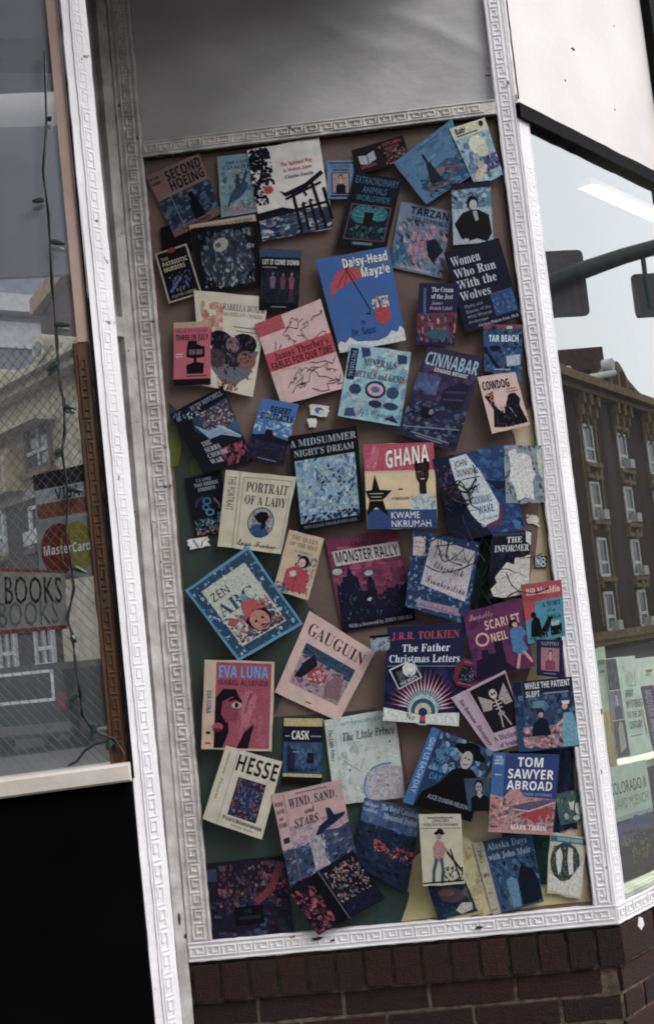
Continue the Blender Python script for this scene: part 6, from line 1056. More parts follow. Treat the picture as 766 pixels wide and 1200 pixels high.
cover('small cream board with an old newspaper heading strip above the grey boulder cover', [222, 265, 299, 252, 302, 264, 225, 277], 'b59f90', [('T', 'THE BROKEN BOUNDARY', .05, .25, .95, .75, '5b3c38', 'S')])
cover('square black cover with a round grey feathered boulder shape, upper left', [224, 269.5, 302.6, 260, 307, 337, 235, 346], '14151e', [
 ('E', .5, .52, .4, .43, '39414f'), ('B', 60, .1, .08, .92, .92, .1, ['55606e', '222936', '75808a', '141a26', '8d9298', '3c4858'], 80, 3), ('E', .42, .3, .12, .1, 'a9a8a2', -30), ('E', .38, .3, .05, .04, '6b6a66'), ('B', 8, .3, .6, .85, .95, .07, ['a9aaa8', '0f131c'], 90, 3)])
cover('small black bordered cover with a red dot and blue figures, beside the left frame', [182.6, 299, 219.6, 287, 237.7, 345, 199, 357], 'a9a09a', [
 ('R', .05, .03, .95, .97, '15151d'), ('E', .5, .03, .13, .05, '8c2732'), ('T', 'THE', .12, .13, .35, .19, 'a89a80'), ('T', 'PATRIOTIC', .12, .22, .9, .3, 'bdb39c'), ('T', 'MURDERS', .12, .33, .78, .41, 'bdb39c'),
 ('B', 14, .2, .48, .85, .85, .09, ['2f5c96', '3f76ac', '8a3b40', 'b0846c', '1d3a66'], -50, 4), ('L', '3a6ba4', .05, [.15, .8, .55, .58]), ('T', 'AGATHA CHRISTIE', .14, .87, .88, .93, 'a39a88', 'S')])
cover('cream cover of fruit in a glass bowl with pale flowers, left of centre', [228, 342, 315, 350, 297, 466, 238, 453], 'c9bfae', [
 ('T', 'ARABELLA BOXER', .35, .1, .98, .17, '4b4650', 'R'), ('T', 'First ELEGANT COOKERY', .38, .19, .98, .23, '6a5a58', 'R'), ('R', .55, .33, .9, .34, '7a6a62'), ('R', .6, .37, .92, .38, '7a6a62'),
 ('B', 16, .08, .1, .4, .42, .1, ['c08a72', 'c79f8c', 'b6785e', 'd0b29c'], None, 1.5), ('L', '39452f', .02, [.22, .4, .14, .62]), ('L', '39452f', .02, [.3, .42, .2, .66]),
 ('P', '76747c', [.12, .6, .98, .55, .88, .8, .62, .93, .38, .92, .2, .8]), ('E', .36, .5, .19, .11, '181a28'), ('E', .74, .5, .2, .11, '171826'), ('E', .56, .63, .22, .12, '2b2c3c'), ('E', .28, .68, .16, .1, '5c4148'), ('E', .8, .66, .16, .1, '8e6456'), ('E', .56, .52, .11, .08, '8f6f72'),
 ('B', 30, .16, .42, .92, .86, .05, ['262a3e', '3f4458', '101320', '6b5c66', '7d6a70']), ('B', 10, .3, .88, .7, .99, .06, ['a06a5e', '6f3b3a'])])
cover('small pink cover with a black hour glass shaped silhouette and black foot band, left side', [205, 380, 248, 378, 248, 452, 204.5, 453.5], 'b4596b', [
 ('R', 0, 0, 1, .09, 'bba684'), ('R', 0, .9, 1, 1, '17171f'), ('T', 'FRANCES CLEARY', .06, .115, .94, .165, '7b1e35', 'R'), ('T', 'THREE IN JULY', .06, .2, .94, .29, '17171f', 'B'), ('P', '17171f', [.4, .3, .62, .3, .64, .36, .84, .4, .84, .56, .62, .57, .62, .64, .82, .66, .8, .82, .36, .82, .35, .68, .55, .64, .55, .58, .35, .55, .36, .4]),
 ('P', '8a5c70', [.42, .44, .78, .44, .78, .52, .42, .52]), ('L', '17171f', .03, [.6, .66, .6, .44]), ('R', .05, .5, .26, .515, 'd9c0be'), ('R', .05, .54, .26, .555, 'd9c0be'), ('R', .35, .85, .9, .862, '3a1c28')])
cover('small dark cover with a blue head band above three standing figures', [307, 293.6, 353.4, 295.5, 349.6, 366.7, 304, 365], '15161f', [
 ('R', 0, 0, 1, .13, '2f5574'), ('T', 'LET IT COME DOWN', .04, .17, .97, .25, 'cfcbc4', 'B'), ('R', .06, .29, .42, .305, '9a8f94'), ('R', .02, .34, .98, .88, '262a3a'), ('B', 16, .02, .34, .98, .88, .13, ['1d2030', '39364a', '2e3448']),
 ('G', .32, .36, .5, '8b6d74', '15151d', '77697a', '23263a'), ('G', .58, .37, .5, '8b6d74', '15151d', '6c4a5c', '2b2a3c'), ('G', .8, .36, .5, 'a58084', '2c1a22', '8c4f60', '5b3e52'), ('R', .3, .93, .7, .95, '7e7a80')])
lin_ = []
_q = random.Random(5)
for _i in range(19):
    ax, ay = _q.uniform(.08, .8), _q.choice([_q.uniform(.08, .36), _q.uniform(.62, .92)]); p = [ax, ay]
    for _j in range(7): ax = min(.97, max(.03, ax+_q.uniform(-.05, .12))); ay = min(.97, max(.03, ay+_q.uniform(-.07, .07))); p += [ax, ay]
    lin_.append(('L', '5a4450', .009, p))
cover('pink cover of loose line drawings with a lettered red band, centre left', [299, 382, 376, 352.5, 407, 456, 330.5, 476], 'c9aaa6', [
 ('R', 0, 0, .4, .17, 'b4485a')] + lin_ + [('R', 0, .38, 1, .6, 'b83c50'), ('R', 0, .6, 1, .62, 'd0b2ac'), ('T', "James Thurber's", .12, .4, .94, .485, '1f1420', 'R'), ('T', 'FABLES FOR OUR TIME', .04, .505, .96, .585, '1f1420', 'B')])
cover('bright blue cover with a red umbrella over white clouds', [370, 307, 454.6, 291.4, 475.5, 400.4, 398.5, 415.4], '11609c', [
 ('P', 'cfcfcc', [0, 1, 0, .92, .05, .88, .12, .91, .2, .86, .3, .92, .42, .93, .6, .95, .75, .92, .82, .87, .9, .9, .95, .84, 1, .88, 1, 1]),
 ('P', 'b83446', [.08, .42, .12, .28, .24, .17, .4, .13, .55, .17, .64, .26, .56, .25, .48, .3, .38, .28, .3, .34, .2, .34, .13, .4]), ('L', '7c1d30', .01, [.4, .13, .3, .34]), ('L', '7c1d30', .01, [.4, .13, .48, .3]), ('L', '7c1d30', .01, [.4, .13, .19, .34]),
 ('L', '16202e', .016, [.36, .13, .58, .62, .56, .66, .52, .65]), ('T', 'Daisy-Head', .34, .045, .97, .14, 'dcd6b8', 'B'), ('T', 'Mayzie', .56, .175, .97, .27, 'dcd6b8', 'B'),
 ('P', 'b02e40', [.62, .66, .72, .58, .84, .62, .86, .74, .74, .8, .64, .76]), ('B', 7, .6, .5, .86, .62, .05, ['d0b478', 'd6cfc4'], None, 1.4), ('T', 'by', .42, .7, .48, .75, '16304e', 'I'), ('T', 'Dr. Seuss', .24, .78, .6, .86, '16304e', 'I')])
cover('small navy and red cover with a crowned still life, left of the Wolves cover', [490.7, 334.7, 537.7, 335.3, 532, 408, 486.7, 406], '26284c', [
 ('T', 'The Cream', .32, .06, .86, .14, 'c9c3c8', 'R'), ('T', 'of the Jest', .32, .17, .86, .25, 'c9c3c8', 'R'), ('T', 'James', .34, .29, .62, .345, 'a79fae', 'R'), ('T', 'Branch Cabell', .3, .37, .86, .43, 'a79fae', 'R'),
 ('P', '7c2e44', [0, .5, 1, .46, 1, .8, 0, .82]), ('L', '5b6290', .06, [.15, .1, .18, .5]), ('B', 30, .02, .5, .98, .96, .12, ['a8566a', '2d6070', '161a30', 'b78b94', '224a5e', '5b2a44'], 60, 2.5), ('E', .55, .82, .3, .08, '2b6674')])
cover('small blue night cover titled TAR BEACH near the right frame', [564.8, 383.4, 610, 383, 610, 439, 566.5, 437.8], '24507a', [
 ('B', 26, 0, .1, 1, 1, .14, ['1c3358', '2f6c96', '13203c', '3f83a6', '16264a'], -30, 3), ('R', 0, 0, 1, .09, '8c4458'), ('R', .2, .03, .35, .09, '2a2a50'), ('R', .6, .03, .75, .09, 'b9b3ba'), ('T', 'TAR BEACH', .14, .22, .92, .36, 'd3dade', 'B'), ('P', 'a9b2bc', [.58, .66, .94, .62, .96, .84, .6, .88]), ('L', '0f1832', .08, [.02, .5, .4, .95]), ('E', .3, .5, .15, .06, '131c34'), ('R', .25, .93, .7, .96, '8aa4b4')])
cover('narrow torn blue slip under the small blue night cover, above the dog cover', [575, 438, 608, 438, 609, 449, 578, 447], '2a5c82', [('T', 'CALDECOTT', .1, .3, .7, .7, 'a9c0cc')], 'paper scrap', 'paper_scrap', SCR, torn=.05)
cover('small cream cover with a black dog and swirling rope, by the right frame', [558, 444.5, 602, 438.4, 619, 499.5, 575, 510.4], 'cdb0a8', [
 ('P', '17151f', [.05, .35, .3, .28, .25, .55, .5, .75, .4, .95, .1, .9, .2, .6]), ('L', '3a3440', .03, [.1, .4, .3, .6, .2, .85, .45, .9]), ('P', '16141e', [.42, .95, .45, .7, .58, .5, .7, .38, .85, .38, .94, .5, .88, .62, .98, .95]), ('E', .76, .45, .14, .08, '1c1a24'), ('L', 'a89aa0', .02, [.62, .62, .72, .8]), ('B', 12, .4, .5, .98, .96, .06, ['3c3a48', '2d2732', '5b4a50']), ('B', 5, .1, .3, .3, .55, .07, ['a82a44', 'c08a7c']),
 ('T', 'COWDOG', .06, .1, .78, .25, '15131a', 'B'), ('R', .66, .28, .9, .295, 'a8304a'), ('R', .62, .33, .94, .345, 'a8304a')])
cover('light turquoise cover titled MINERALS METALS and GEMS with stone specimens, centre', [411, 405, 481.6, 414.7, 468.7, 501, 396, 489], '8db4bc', [
 ('B', 44, 0, 0, 1, 1, .16, ['a9c6c8', '74a2b8', 'b99aa6', '92b8bc', 'c2cbc6', '5c94b2'], -40, 3.5), ('R', .02, .05, .15, .48, '1d2848'), ('T', 'PICTORIAL', .055, .08, .12, .45, '7b93ac', 'B', 1), ('T', 'MINERALS', .26, .16, .8, .26, '1a2440', 'R'), ('T', 'METALS and GEMS', .14, .34, .96, .43, '1a2440', 'R'),
 ('E', .52, .57, .17, .12, '233a60'), ('E', .52, .57, .13, .085, 'c6a7b0'), ('E', .52, .57, .07, .045, '5d6b94'), ('E', .2, .6, .1, .07, '27466a'), ('E', .8, .58, .1, .08, '2d5474'), ('E', .26, .72, .12, .04, 'a6b6be'), ('E', .55, .76, .11, .05, '24385a'), ('E', .8, .76, .12, .05, '27486c'), ('P', '264a76', [.18, .03, .32, .02, .36, .12, .24, .16]), ('P', '29456c', [.78, .06, .94, .06, .96, .16, .82, .18]), ('P', '2e5480', [.1, .88, .22, .85, .28, .96, .1, .98]), ('P', '322f58', [.72, .94, .86, .88, .96, .97]),
 ('T', 'by J. Wyckoff', .32, .84, .86, .92, '3c5874', 'C')])
cover('tall dark purple cover titled CINNABAR with an evening city, right of centre', [501, 408, 564.8, 421.5, 532.6, 531.8, 465.4, 510.4], '3c2f50', [
 ('B', 20, 0, .12, 1, .55, .2, ['4d3c62', '5d3f66', '34304e', '6d4a6a'], 0, 3), ('T', 'CINNABAR', .03, .06, .98, .2, '8fb0bc', 'B'), ('T', 'EDWARD BRYANT', .24, .215, .84, .255, 'c3c0c4', 'B'), ('B', 12, 0, .3, .4, .5, .14, ['43507e', '5d6a92'], None, 2), ('P', '2b2644', [.5, .42, .75, .3, .92, .32, .88, .62, .5, .62]), ('L', '4b4268', .02, [.55, .44, .88, .4]), ('L', '4b4268', .02, [.55, .52, .88, .48]),
 ('R', 0, .6, 1, .97, '2d3350'), ('B', 34, 0, .58, 1, .96, .12, ['59637e', '1b1c33', '3b4666', '6f7892', '2a2440'], -10, 4), ('E', .36, .7, .12, .06, '1a182c'), ('E', .42, .68, .04, .03, '8e8496'), ('L', '7b86a0', .012, [.05, .9, .95, .78]), ('R', .2, .93, .85, .94, '8f93a2'), ('R', .3, .955, .75, .965, '8f93a2')])
cover('dark cover with a pale draped cloth over a crowd, left side', [200, 487, 261.5, 453.5, 297.5, 540.6, 239.5, 556], '181a26', [
 ('P', '304763', [.3, .2, .98, .15, 1, .66, .75, .6, .4, .5, .25, .38]), ('B', 40, .42, .18, .98, .5, .045, ['a98678', 'bd9a88', '6b5b62', 'c7a796', '4f5468'], 0, 2), ('P', '8aa0b0', [.28, .3, .45, .44, .72, .46, .98, .66, .95, .68, .65, .56, .42, .56]), ('P', 'a9b6be', [.6, .42, .72, .45, .98, .66]), ('P', '2d6088', [.8, .5, 1, .45, 1, .64]),
 ('B', 14, .5, .72, .98, .98, .1, ['8f3c50', '74304a', 'a3566a', '14131c'], -40, 2), ('T', 'RUTH MITCHELL', .35, .04, .95, .1, '8e94a4', 'R'), ('T', 'THE', .24, .56, .42, .63, 'aeb0ba', 'R'), ('T', 'SERBS', .24, .65, .54, .72, 'aeb0ba', 'R'), ('T', 'CHOOSE', .24, .74, .64, .81, 'aeb0ba', 'R'), ('T', 'WAR', .24, .83, .48, .9, 'aeb0ba', 'R'), ('B', 8, .02, .02, .24, .16, .05, ['6c7a8c', '8c98a8', '2b3648']), ('B', 6, .25, .1, .5, .2, .04, ['a9b0b8'])])
cover('small blue cover titled DESERT SOLITAIRE with a dark butte under white cloud', [307.6, 468, 351, 475.4, 332, 547.5, 289, 537], '2f6a9c', [
 ('B', 16, 0, .18, 1, .55, .15, ['8fb0c4', '5b8fb4', 'b5c4cc', '3d7aa8'], 0, 3.5), ('R', 0, .6, 1, 1, '232440'), ('P', '1a1a30', [0, .62, .2, .58, .3, .57, .34, .48, .5, .48, .56, .57, 1, .6, 1, .66, 0, .68]), ('B', 14, 0, .68, 1, .98, .14, ['2f2c50', '1a1a30', '3c3458'], 0, 5), ('T', 'DESERT', .3, .1, .86, .2, '14182c', 'B'), ('T', 'SOLITAIRE', .1, .22, .96, .32, '14182c', 'B'), ('R', .3, .95, .8, .965, '77799a')])
cover('large black bordered cover framed around a misty blue picture, centre', [338, 513, 418, 500, 427, 612, 350, 625], '14151d', [
 ('T', 'A MIDSUMMER', .02, .05, .98, .125, '9aa2a8', 'R'), ('T', "NIGHT'S DREAM", .06, .16, .94, .23, '9aa2a8', 'R'), ('R', .06, .27, .94, .92, '86a6b8'), ('B', 90, .06, .27, .94, .92, .08, ['a9bcc4', '6f94b0', '4f7498', 'b9c4c6', '8aa6b4', '3f5d80', '98a890'], None, 2.2), ('B', 16, .35, .4, .92, .88, .05, ['3a5478', '2c4466'], None, 2), ('B', 10, .06, .84, .94, .92, .07, ['2c3c54', '1f2c40'], 0, 2), ('T', 'WILLIAM SHAKESPEARE', .1, .945, .9, .975, '6f7c84', 'R')])
cover('red, cream and blue cover with a black star and smiling man in white', [425.6, 523, 507, 520.6, 512, 620, 431, 621.5], 'cbb795', [
 ('R', 0, 0, 1, .33, 'b54260'), ('B', 5, .02, .02, .2, .3, .1, ['c98a98', 'bd6a7c'], -45, 4), ('P', 'c0607a', [.03, .2, .22, .03, .22, .12, .1, .25]), ('R', 0, .77, 1, 1, '1e4c80'), ('R', 0, .32, 1, .34, 'cbb795'),
 ('P', 'bfc4c4', [.62, .78, .64, .68, .74, .6, .92, .6, 1, .68, 1, .78]), ('B', 14, .64, .62, .99, .77, .04, ['7d96a2', '9aa8ac'], None, 2), ('E', .82, .28, .11, .11, '14131a'), ('E', .82, .36, .095, .13, '3a2a28'), ('R', .77, .46, .87, .6, '35262a'), ('E', .82, .425, .035, .008, 'b8a8a0'), ('L', '1c1414', .008, [.82, .34, .815, .385, .83, .385]), ('P', '5a4038', [.8, .33, .83, .33, .845, .39, .8, .39]), ('L', '110e12', .012, [.755, .315, .8, .31]), ('L', '110e12', .012, [.84, .31, .885, .315]), ('P', '4a3430', [.74, .38, .77, .36, .78, .42, .75, .43]), ('E', .78, .34, .02, .01, 'a09690'), ('E', .78, .34, .01, .009, '101016'), ('E', .86, .34, .02, .01, '101016'),
 ('P', '15141a', [.14, .36, .2, .54, .38, .55, .24, .66, .3, .84, .14, .74, 0, .84, .05, .66, -.0, .55, .09, .54]), ('R', .05, .58, .25, .59, 'b5a88c'), ('R', .07, .62, .23, .63, 'b5a88c'), ('R', .06, .66, .24, .67, 'b5a88c'), ('T', 'GHANA', .3, .06, .93, .29, 'dcd6cc', 'B', (.2, -.07)), ('R', .47, .53, .53, .545, '2b2a30'), ('T', 'AUTOBIOGRAPHY', .36, .63, .62, .66, '2b2a30', 'R'),
 ('T', 'KWAME', .34, .8, .76, .88, 'cfd2d2', 'S'), ('T', 'NKRUMAH', .34, .9, .92, .98, 'cfd2d2', 'S')])
cover('large blue cover with a white bottle shaped label and marker scribbles, right of centre', [506, 540, 588.6, 523.3, 612.6, 620, 529, 637], '163f70', [
 ('B', 50, .45, 0, 1, 1, .13, ['1f5f92', '134474', '2c739f', '0f3159', '1a5284'], 20, 2), ('P', '1b2144', [0, 0, .3, 0, .55, 1, 0, 1]), ('B', 10, .02, .1, .25, .6, .1, ['3a3560', '6f4a66', '251f40']), ('P', 'c9cdcc', [.22, .04, .46, .02, .6, .26, .74, .66, .7, .84, .46, .9, .34, .72, .24, .4]), ('P', '6d3f5c', [.5, .88, .68, .84, .74, .7, .78, .74, .72, .9, .52, .94]),
 ('T', 'JOHN', .27, .08, .45, .155, '1d2440'), ('T', 'DUNNING', .27, .19, .57, .265, '1d2440'), ('R', .32, .3, .58, .315, '52607e'), ('T', 'THE', .38, .42, .52, .49, '24508c'), ('T', 'BOOKMANS', .36, .53, .66, .62, '24508c'), ('T', 'WAKE', .44, .65, .66, .74, '24508c'), ('T', 'LAST CASE FOR', .44, .79, .68, .82, '52607e'),
 ('P', '14284a', [.62, .36, .9, .42, .98, .52, .78, .5])])
cover('torn cover with its white paper backing showing, at the right edge beside the frame', [588.6, 525, 631.7, 524.3, 637, 590.5, 591, 592], '8f969c', [
 ('B', 30, 0, 0, 1, 1, .12, ['5d7484', '3a4a58', '98a4a6', '6a5a50', '7c9096']), ('P', 'd3cfc9', [.1, .1, .3, .05, .35, .15, .5, .12, .7, .2, .72, .4, .8, .5, .7, .65, .72, .95, .5, .9, .3, .96, .22, .7, .1, .6, .16, .35]), ('P', 'c6c0b4', [.84, .1, .98, .06, .98, .6, .88, .5])], torn=.012)
cover('small dark cover with three pale blue rings and a pink foot, at the left edge', [216.6, 561.3, 258.3, 552.5, 274, 622, 230, 630], '151829', [
 ('T', 'C.S. LEWIS', .3, .05, .72, .1, '9a9ca2'), ('T', 'THAT HIDEOUS', .22, .125, .88, .185, '9a9ca2'), ('T', 'STRENGTH', .3, .21, .78, .265, '9a9ca2'), ('E', .48, .44, .12, .065, '3a6a8c'), ('E', .48, .44, .07, .035, '15192c'), ('E', .42, .54, .1, .055, '3a6a8c'), ('E', .42, .54, .055, .03, '15192c'), ('E', .5, .63, .12, .06, '4a84a0'), ('E', .5, .63, .07, .035, '15192c'),
 ('L', '24425e', .04, [.15, .5, .25, .4, .4, .36]), ('L', '94566a', .045, [.68, .42, .78, .52, .76, .58]), ('P', '5e8494', [.68, .66, .92, .64, .94, .88, .72, .88]), ('B', 22, .05, .72, .7, .95, .07, ['2d4f66', '69889a', '1e3450', '9aa6aa']), ('B', 7, .05, .92, .98, .99, .1, ['96606a', 'a8786e'], 0, 4)])
cover('large cream cover and spine around an oval silhouette', [266, 552, 348, 560.4, 330, 650, 256.5, 641], 'bdb49e', [
 ('L', '4a463e', .008, [.21, 0, .23, 1]), ('T', 'THE PORTRAIT', .06, .07, .17, .52, '3a3a3c', 'S', 1), ('L', '3f3d3c', .006, [.27, .07, .95, .06, .97, .93, .29, .94, .27, .07]), ('T', 'PORTRAIT', .32, .12, .93, .25, '26262c', 'R'), ('T', 'OF A LADY', .32, .29, .93, .41, '26262c', 'R'),
 ('E', .61, .63, .2, .2, '39383e'), ('E', .61, .63, .185, .185, '9fa6a4'), ('B', 22, .47, .5, .76, .76, .05, ['8c3a48', '5f7f8c', 'a6575c', '7f8f86']), ('P', '1c4f7c', [.46, .72, .54, .66, .66, .66, .76, .76, .68, .81, .54, .81]), ('P', '131219', [.5, .56, .58, .49, .68, .49, .72, .56, .68, .62, .7, .68, .62, .72, .62, .64, .55, .62]),
 ('T', 'Enya', .3, .85, .52, .95, '3c3f50', 'C'), ('T', 'Fraisse', .56, .87, .9, .95, '3c3f50', 'C')])
cover('small cream cover of a woman in a red gown, above the cream painting cover', [340, 621.5, 380.3, 632, 361.8, 703.6, 321, 692], 'b9a68c', [
 ('T', 'THE QUEEN', .12, .06, .88, .13, '6b4a3c', 'R'), ('T', 'OF THE MIST', .12, .16, .9, .23, '6b4a3c', 'R'), ('T', 'a romance', .3, .27, .8, .32, '6b4a3c', 'I'), ('B', 20, .4, .34, .98, .95, .09, ['2c2430', '7f6a74', 'a98f88', '3f5070']), ('E', .62, .44, .16, .1, '1c1a24'), ('E', .58, .46, .1, .07, 'c8a898'),
 ('P', 'ab3046', [.2, .62, .4, .54, .6, .54, .84, .62, .86, .92, .2, .94]), ('P', 'c9b4a8', [.3, .64, .46, .6, .52, .68, .36, .72]), ('L', '7c1c30', .02, [.5, .68, .5, .92]), ('B', 8, .0, .84, .4, .99, .09, ['4d6c94', '8d6a86', '39466c'])])
cover('magenta and navy cover with city towers at dusk, centre', [381, 632.5, 464.3, 621.5, 487.4, 726.7, 401.6, 740.6], '7a2c50', [
 ('B', 24, 0, .1, 1, .6, .2, ['8f3a5e', '6a2a50', 'a04a68', '7c3458'], 0, 4), ('P', 'c2b9b6', [.06, .14, .98, .12, .98, .28, .08, .3]), ('T', 'Charles Addams', .34, .05, .86, .12, '1a1420', 'I'), ('T', 'MONSTER RALLY', .09, .15, .96, .27, '181420', 'B'),
 ('P', '181a38', [0, .9, .04, .5, .12, .48, .14, .42, .2, .42, .24, .3, .28, .42, .34, .44, .36, .6, .44, .6, .46, .5, .5, .42, .54, .5, .56, .7, .66, .72, .7, .6, .8, .62, .84, .58, .92, .6, 1, .56, 1, 1, 0, 1]), ('B', 26, .02, .46, .98, .9, .045, ['2b4a6e', '3d2a50', '141430', '4d6a86', '0f1024'], 90, 3), ('E', .08, .36, .07, .035, 'a9b0ac'), ('E', .5, .42, .06, .03, 'a9b0ac'), ('E', .45, .7, .04, .02, 'a9b0ac'),
 ('B', 8, .45, .58, .9, .85, .08, ['1a1a2c', '262442', '3c2e46']), ('R', 0, .9, 1, 1, '15152c'), ('T', 'With a foreword by JOHN OHARA', .1, .93, .96, .97, '9a94a8', 'R')])
cover('blue lace cover with a cream script label and black scribbles', [483, 623, 561, 637, 545, 732, 474.5, 711], '1c3d66', [
 ('B', 70, 0, 0, 1, 1, .08, ['2c5f8c', '15305a', '3f7ba4', '0f2346', '7fa0b4'], None, 2), ('P', 'c5b7b2', [.02, .08, .2, .05, .22, .3, .04, .32]), ('R', .05, .13, .19, .14, '8a6a74'), ('R', .05, .19, .19, .2, '8a6a74'), ('P', 'c4b9bb', [.3, .04, .96, .12, .92, .74, .2, .66]),
 ('T', 'Mary Shelley', .4, .16, .9, .26, '2b3450', 'C', (.1, .03)), ('T', 'Elizabeth', .36, .32, .84, .42, '2b3450', 'C', (.1, .04)), ('T', 'Frankenstein', .26, .5, .9, .62, '1c2440', 'C', (.11, .05)), ('P', 'a08a9c', [.16, .86, .84, .84, .86, .93, .18, .96]), ('T', 'Theodore Roszak', .22, .88, .8, .93, '39406a', 'C')])
cover('mostly torn cover with THE INFORMER headline over ragged white paper, right side', [575.6, 625, 620, 623, 617, 700, 569.5, 703], '1a2236', [
 ('B', 12, 0, 0, 1, 1, .2, ['15192a', '22304c', '101828']), ('R', 0, .02, .9, .06, '3f4c62'), ('T', 'THE', .38, .08, .78, .17, 'd0d0cc', 'R'), ('T', 'INFORMER', .08, .2, .96, .3, 'd0d0cc', 'R'), ('P', 'd2ccc2', [.86, .0, 1, .03, 1, .22, .88, .16]),
 ('P', 'cfc9c0', [.3, .55, .42, .46, .6, .5, .62, .4, .85, .4, 1, .34, 1, .98, .78, .96, .4, .99, .14, .96, .06, .85, .2, .76, .14, .68]), ('L', '99907f', .012, [.3, .7, .7, .62, .95, .7])], torn=.01)
cover('small black bordered sticker with a figure eight, on the cream paint by the right frame', [625.5, 651, 640, 652, 639.5, 665.5, 626, 665], '14151d', [('R', .06, .06, .5, .94, 'c9c9cc'), ('R', .1, .12, .46, .88, '2a3f8c'), ('L', 'd0d0d0', .1, [.16, .25, .42, .75]), ('T', 'N', .14, .25, .44, .75, 'd0d0d0'), ('E', .72, .3, .2, .2, 'c9c9cc'), ('E', .72, .3, .1, .1, '14151d'), ('E', .72, .7, .22, .24, 'c9c9cc'), ('E', .72, .7, .11, .12, '14151d')], 'sticker', 'sticker', None)
cover('large turquoise bordered square cover with a child in a pointed hat, lower left', [219, 692, 292, 641, 356, 731, 281, 774.5], '4f8ba4', [
 ('R', .03, .03, .97, .97, '24506c'), ('B', 60, .03, .03, .97, .97, .06, ['7fa9ba', '1c3c58', '9bbac4', '3a7490', '15304a', 'a9b4b8'], None, 2), ('R', .16, .12, .84, .88, 'b9bcae'), ('T', 'ZEN', .2, .2, .48, .3, '1c1a24', 'S'), ('T', 'ABC', .18, .34, .74, .5, '15506a', 'R'),
 ('B', 34, .18, .52, .82, .86, .08, ['8c3c50', '3c6a84', 'a98a86', '2c3a58', 'b66a6c', '47727c', '6d4460'], None, 1.8), ('E', .56, .7, .17, .15, '281c24'), ('E', .56, .73, .13, .12, 'b4806c'), ('P', 'b04a50', [.4, .66, .46, .5, .56, .42, .66, .5, .72, .64, .56, .6]), ('E', .56, .43, .05, .04, '5f93a8'), ('E', .51, .72, .02, .015, '14121a'), ('E', .61, .72, .02, .015, '14121a'), ('E', .56, .79, .035, .012, '7c2c34'), ('E', .25, .6, .06, .05, 'a64a5c'), ('B', 10, .18, .8, .84, .87, .07, ['3f3a5a', '24384e', 'a06a5c'], 0, 3)])
cover('cream cover with purple serif capitals framing a small painting of two reclining shapes, centre', [362.6, 716, 439.4, 764, 397, 845, 322, 811], 'c4a9a0', [
 ('T', 'GAUGUIN', .08, .09, .93, .24, '4b2340', 'R'), ('R', .13, .33, .88, .83, '3a5468'), ('R', .13, .46, .88, .83, 'ab8f96'), ('B', 20, .13, .34, .88, .5, .08, ['2d4a66', '203650', '46627a'], 0, 4), ('B', 26, .13, .5, .88, .83, .08, ['a98c98', 'b99a9a', '8a6c80', '6d5c7a'], 10, 3), ('P', 'a03046', [.3, .6, .44, .5, .58, .56, .56, .68, .38, .72]), ('B', 8, .32, .54, .56, .7, .03, ['d0c4c0']), ('P', '1f2438', [.2, .56, .3, .4, .4, .5, .26, .72, .16, .74]), ('P', '8d6a70', [.6, .66, .68, .5, .8, .5, .86, .76, .66, .8]), ('R', .46, .94, .54, .955, 'a0505c')])
cover('crimson and black cover of a half shadowed face and raised hand, left side', [242, 772.7, 322.8, 775.5, 319.7, 879, 237.9, 876.7], 'bba592', [
 ('R', .17, .02, .96, .98, 'a0485c'), ('B', 8, .5, .3, .95, .95, .16, ['a9566a', 'b0606e', '9c4458'], 90, 3), ('T', 'EVA LUNA', .2, .06, .92, .19, '2a93c4', 'B'), ('T', 'ISABEL ALLENDE', .21, .215, .93, .275, '3c1c30', 'S'), ('P', '1c1424', [.18, .98, .18, .42, .28, .32, .46, .32, .52, .42, .5, .6, .36, .62, .38, .8, .3, .98]), ('P', '8c3a50', [.28, .46, .42, .4, .52, .46, .5, .66, .34, .7, .26, .6]), ('E', .48, .5, .07, .035, 'c6a49c'), ('E', .48, .5, .03, .03, '14101a'), ('L', '1c1020', .03, [.38, .45, .46, .42, .56, .46]), ('E', .22, .75, .08, .05, 'a83c50'), ('E', .22, .78, .07, .02, '6c1c34'),
 ('P', 'b26472', [.56, .4, .66, .32, .7, .34, .66, .44, .74, .36, .77, .4, .7, .6, .66, .74, .56, .76, .54, .6]), ('L', '5a2036', .014, [.6, .58, .68, .36]), ('P', '2a1226', [.5, .98, .6, .8, .74, .7, .66, .98]), ('T', 'EVA LUNA', .05, .34, .12, .6, '1c6a98', 'B', 1), ('R', .06, .8, .12, .83, '4b3a48'), ('R', .05, .92, .13, .94, '9c2c40')])
cover('small blue cover titled CASK with cream and black bands, beside the pale planet cover', [333, 841.6, 378, 842, 376.7, 919.7, 331, 918], '2b4a6c', [
 ('R', 0, 0, 1, .12, 'bba878'), ('R', 0, .12, 1, .36, '162030'), ('T', 'CASK', .2, .19, .66, .32, 'd0cec6', 'B'), ('R', .04, .26, .16, .28, '8c94a0'), ('R', .7, .26, .96, .28, '8c94a0'), ('B', 16, 0, .38, 1, .82, .14, ['3a5c80', '223c5c', '4a6c8c'], 90, 2), ('R', .62, .52, .78, .68, '141f38'), ('P', '1b2c4a', [.1, .4, .3, .5, .3, .82, .1, .82]), ('R', .25, .5, .4, .52, '6a88a4'), ('R', 0, .84, 1, .89, 'bba878'), ('R', 0, .89, 1, 1, '14151d'), ('T', 'FREEMAN WILLS CROFTS', .1, .76, .9, .81, '141a2c')])
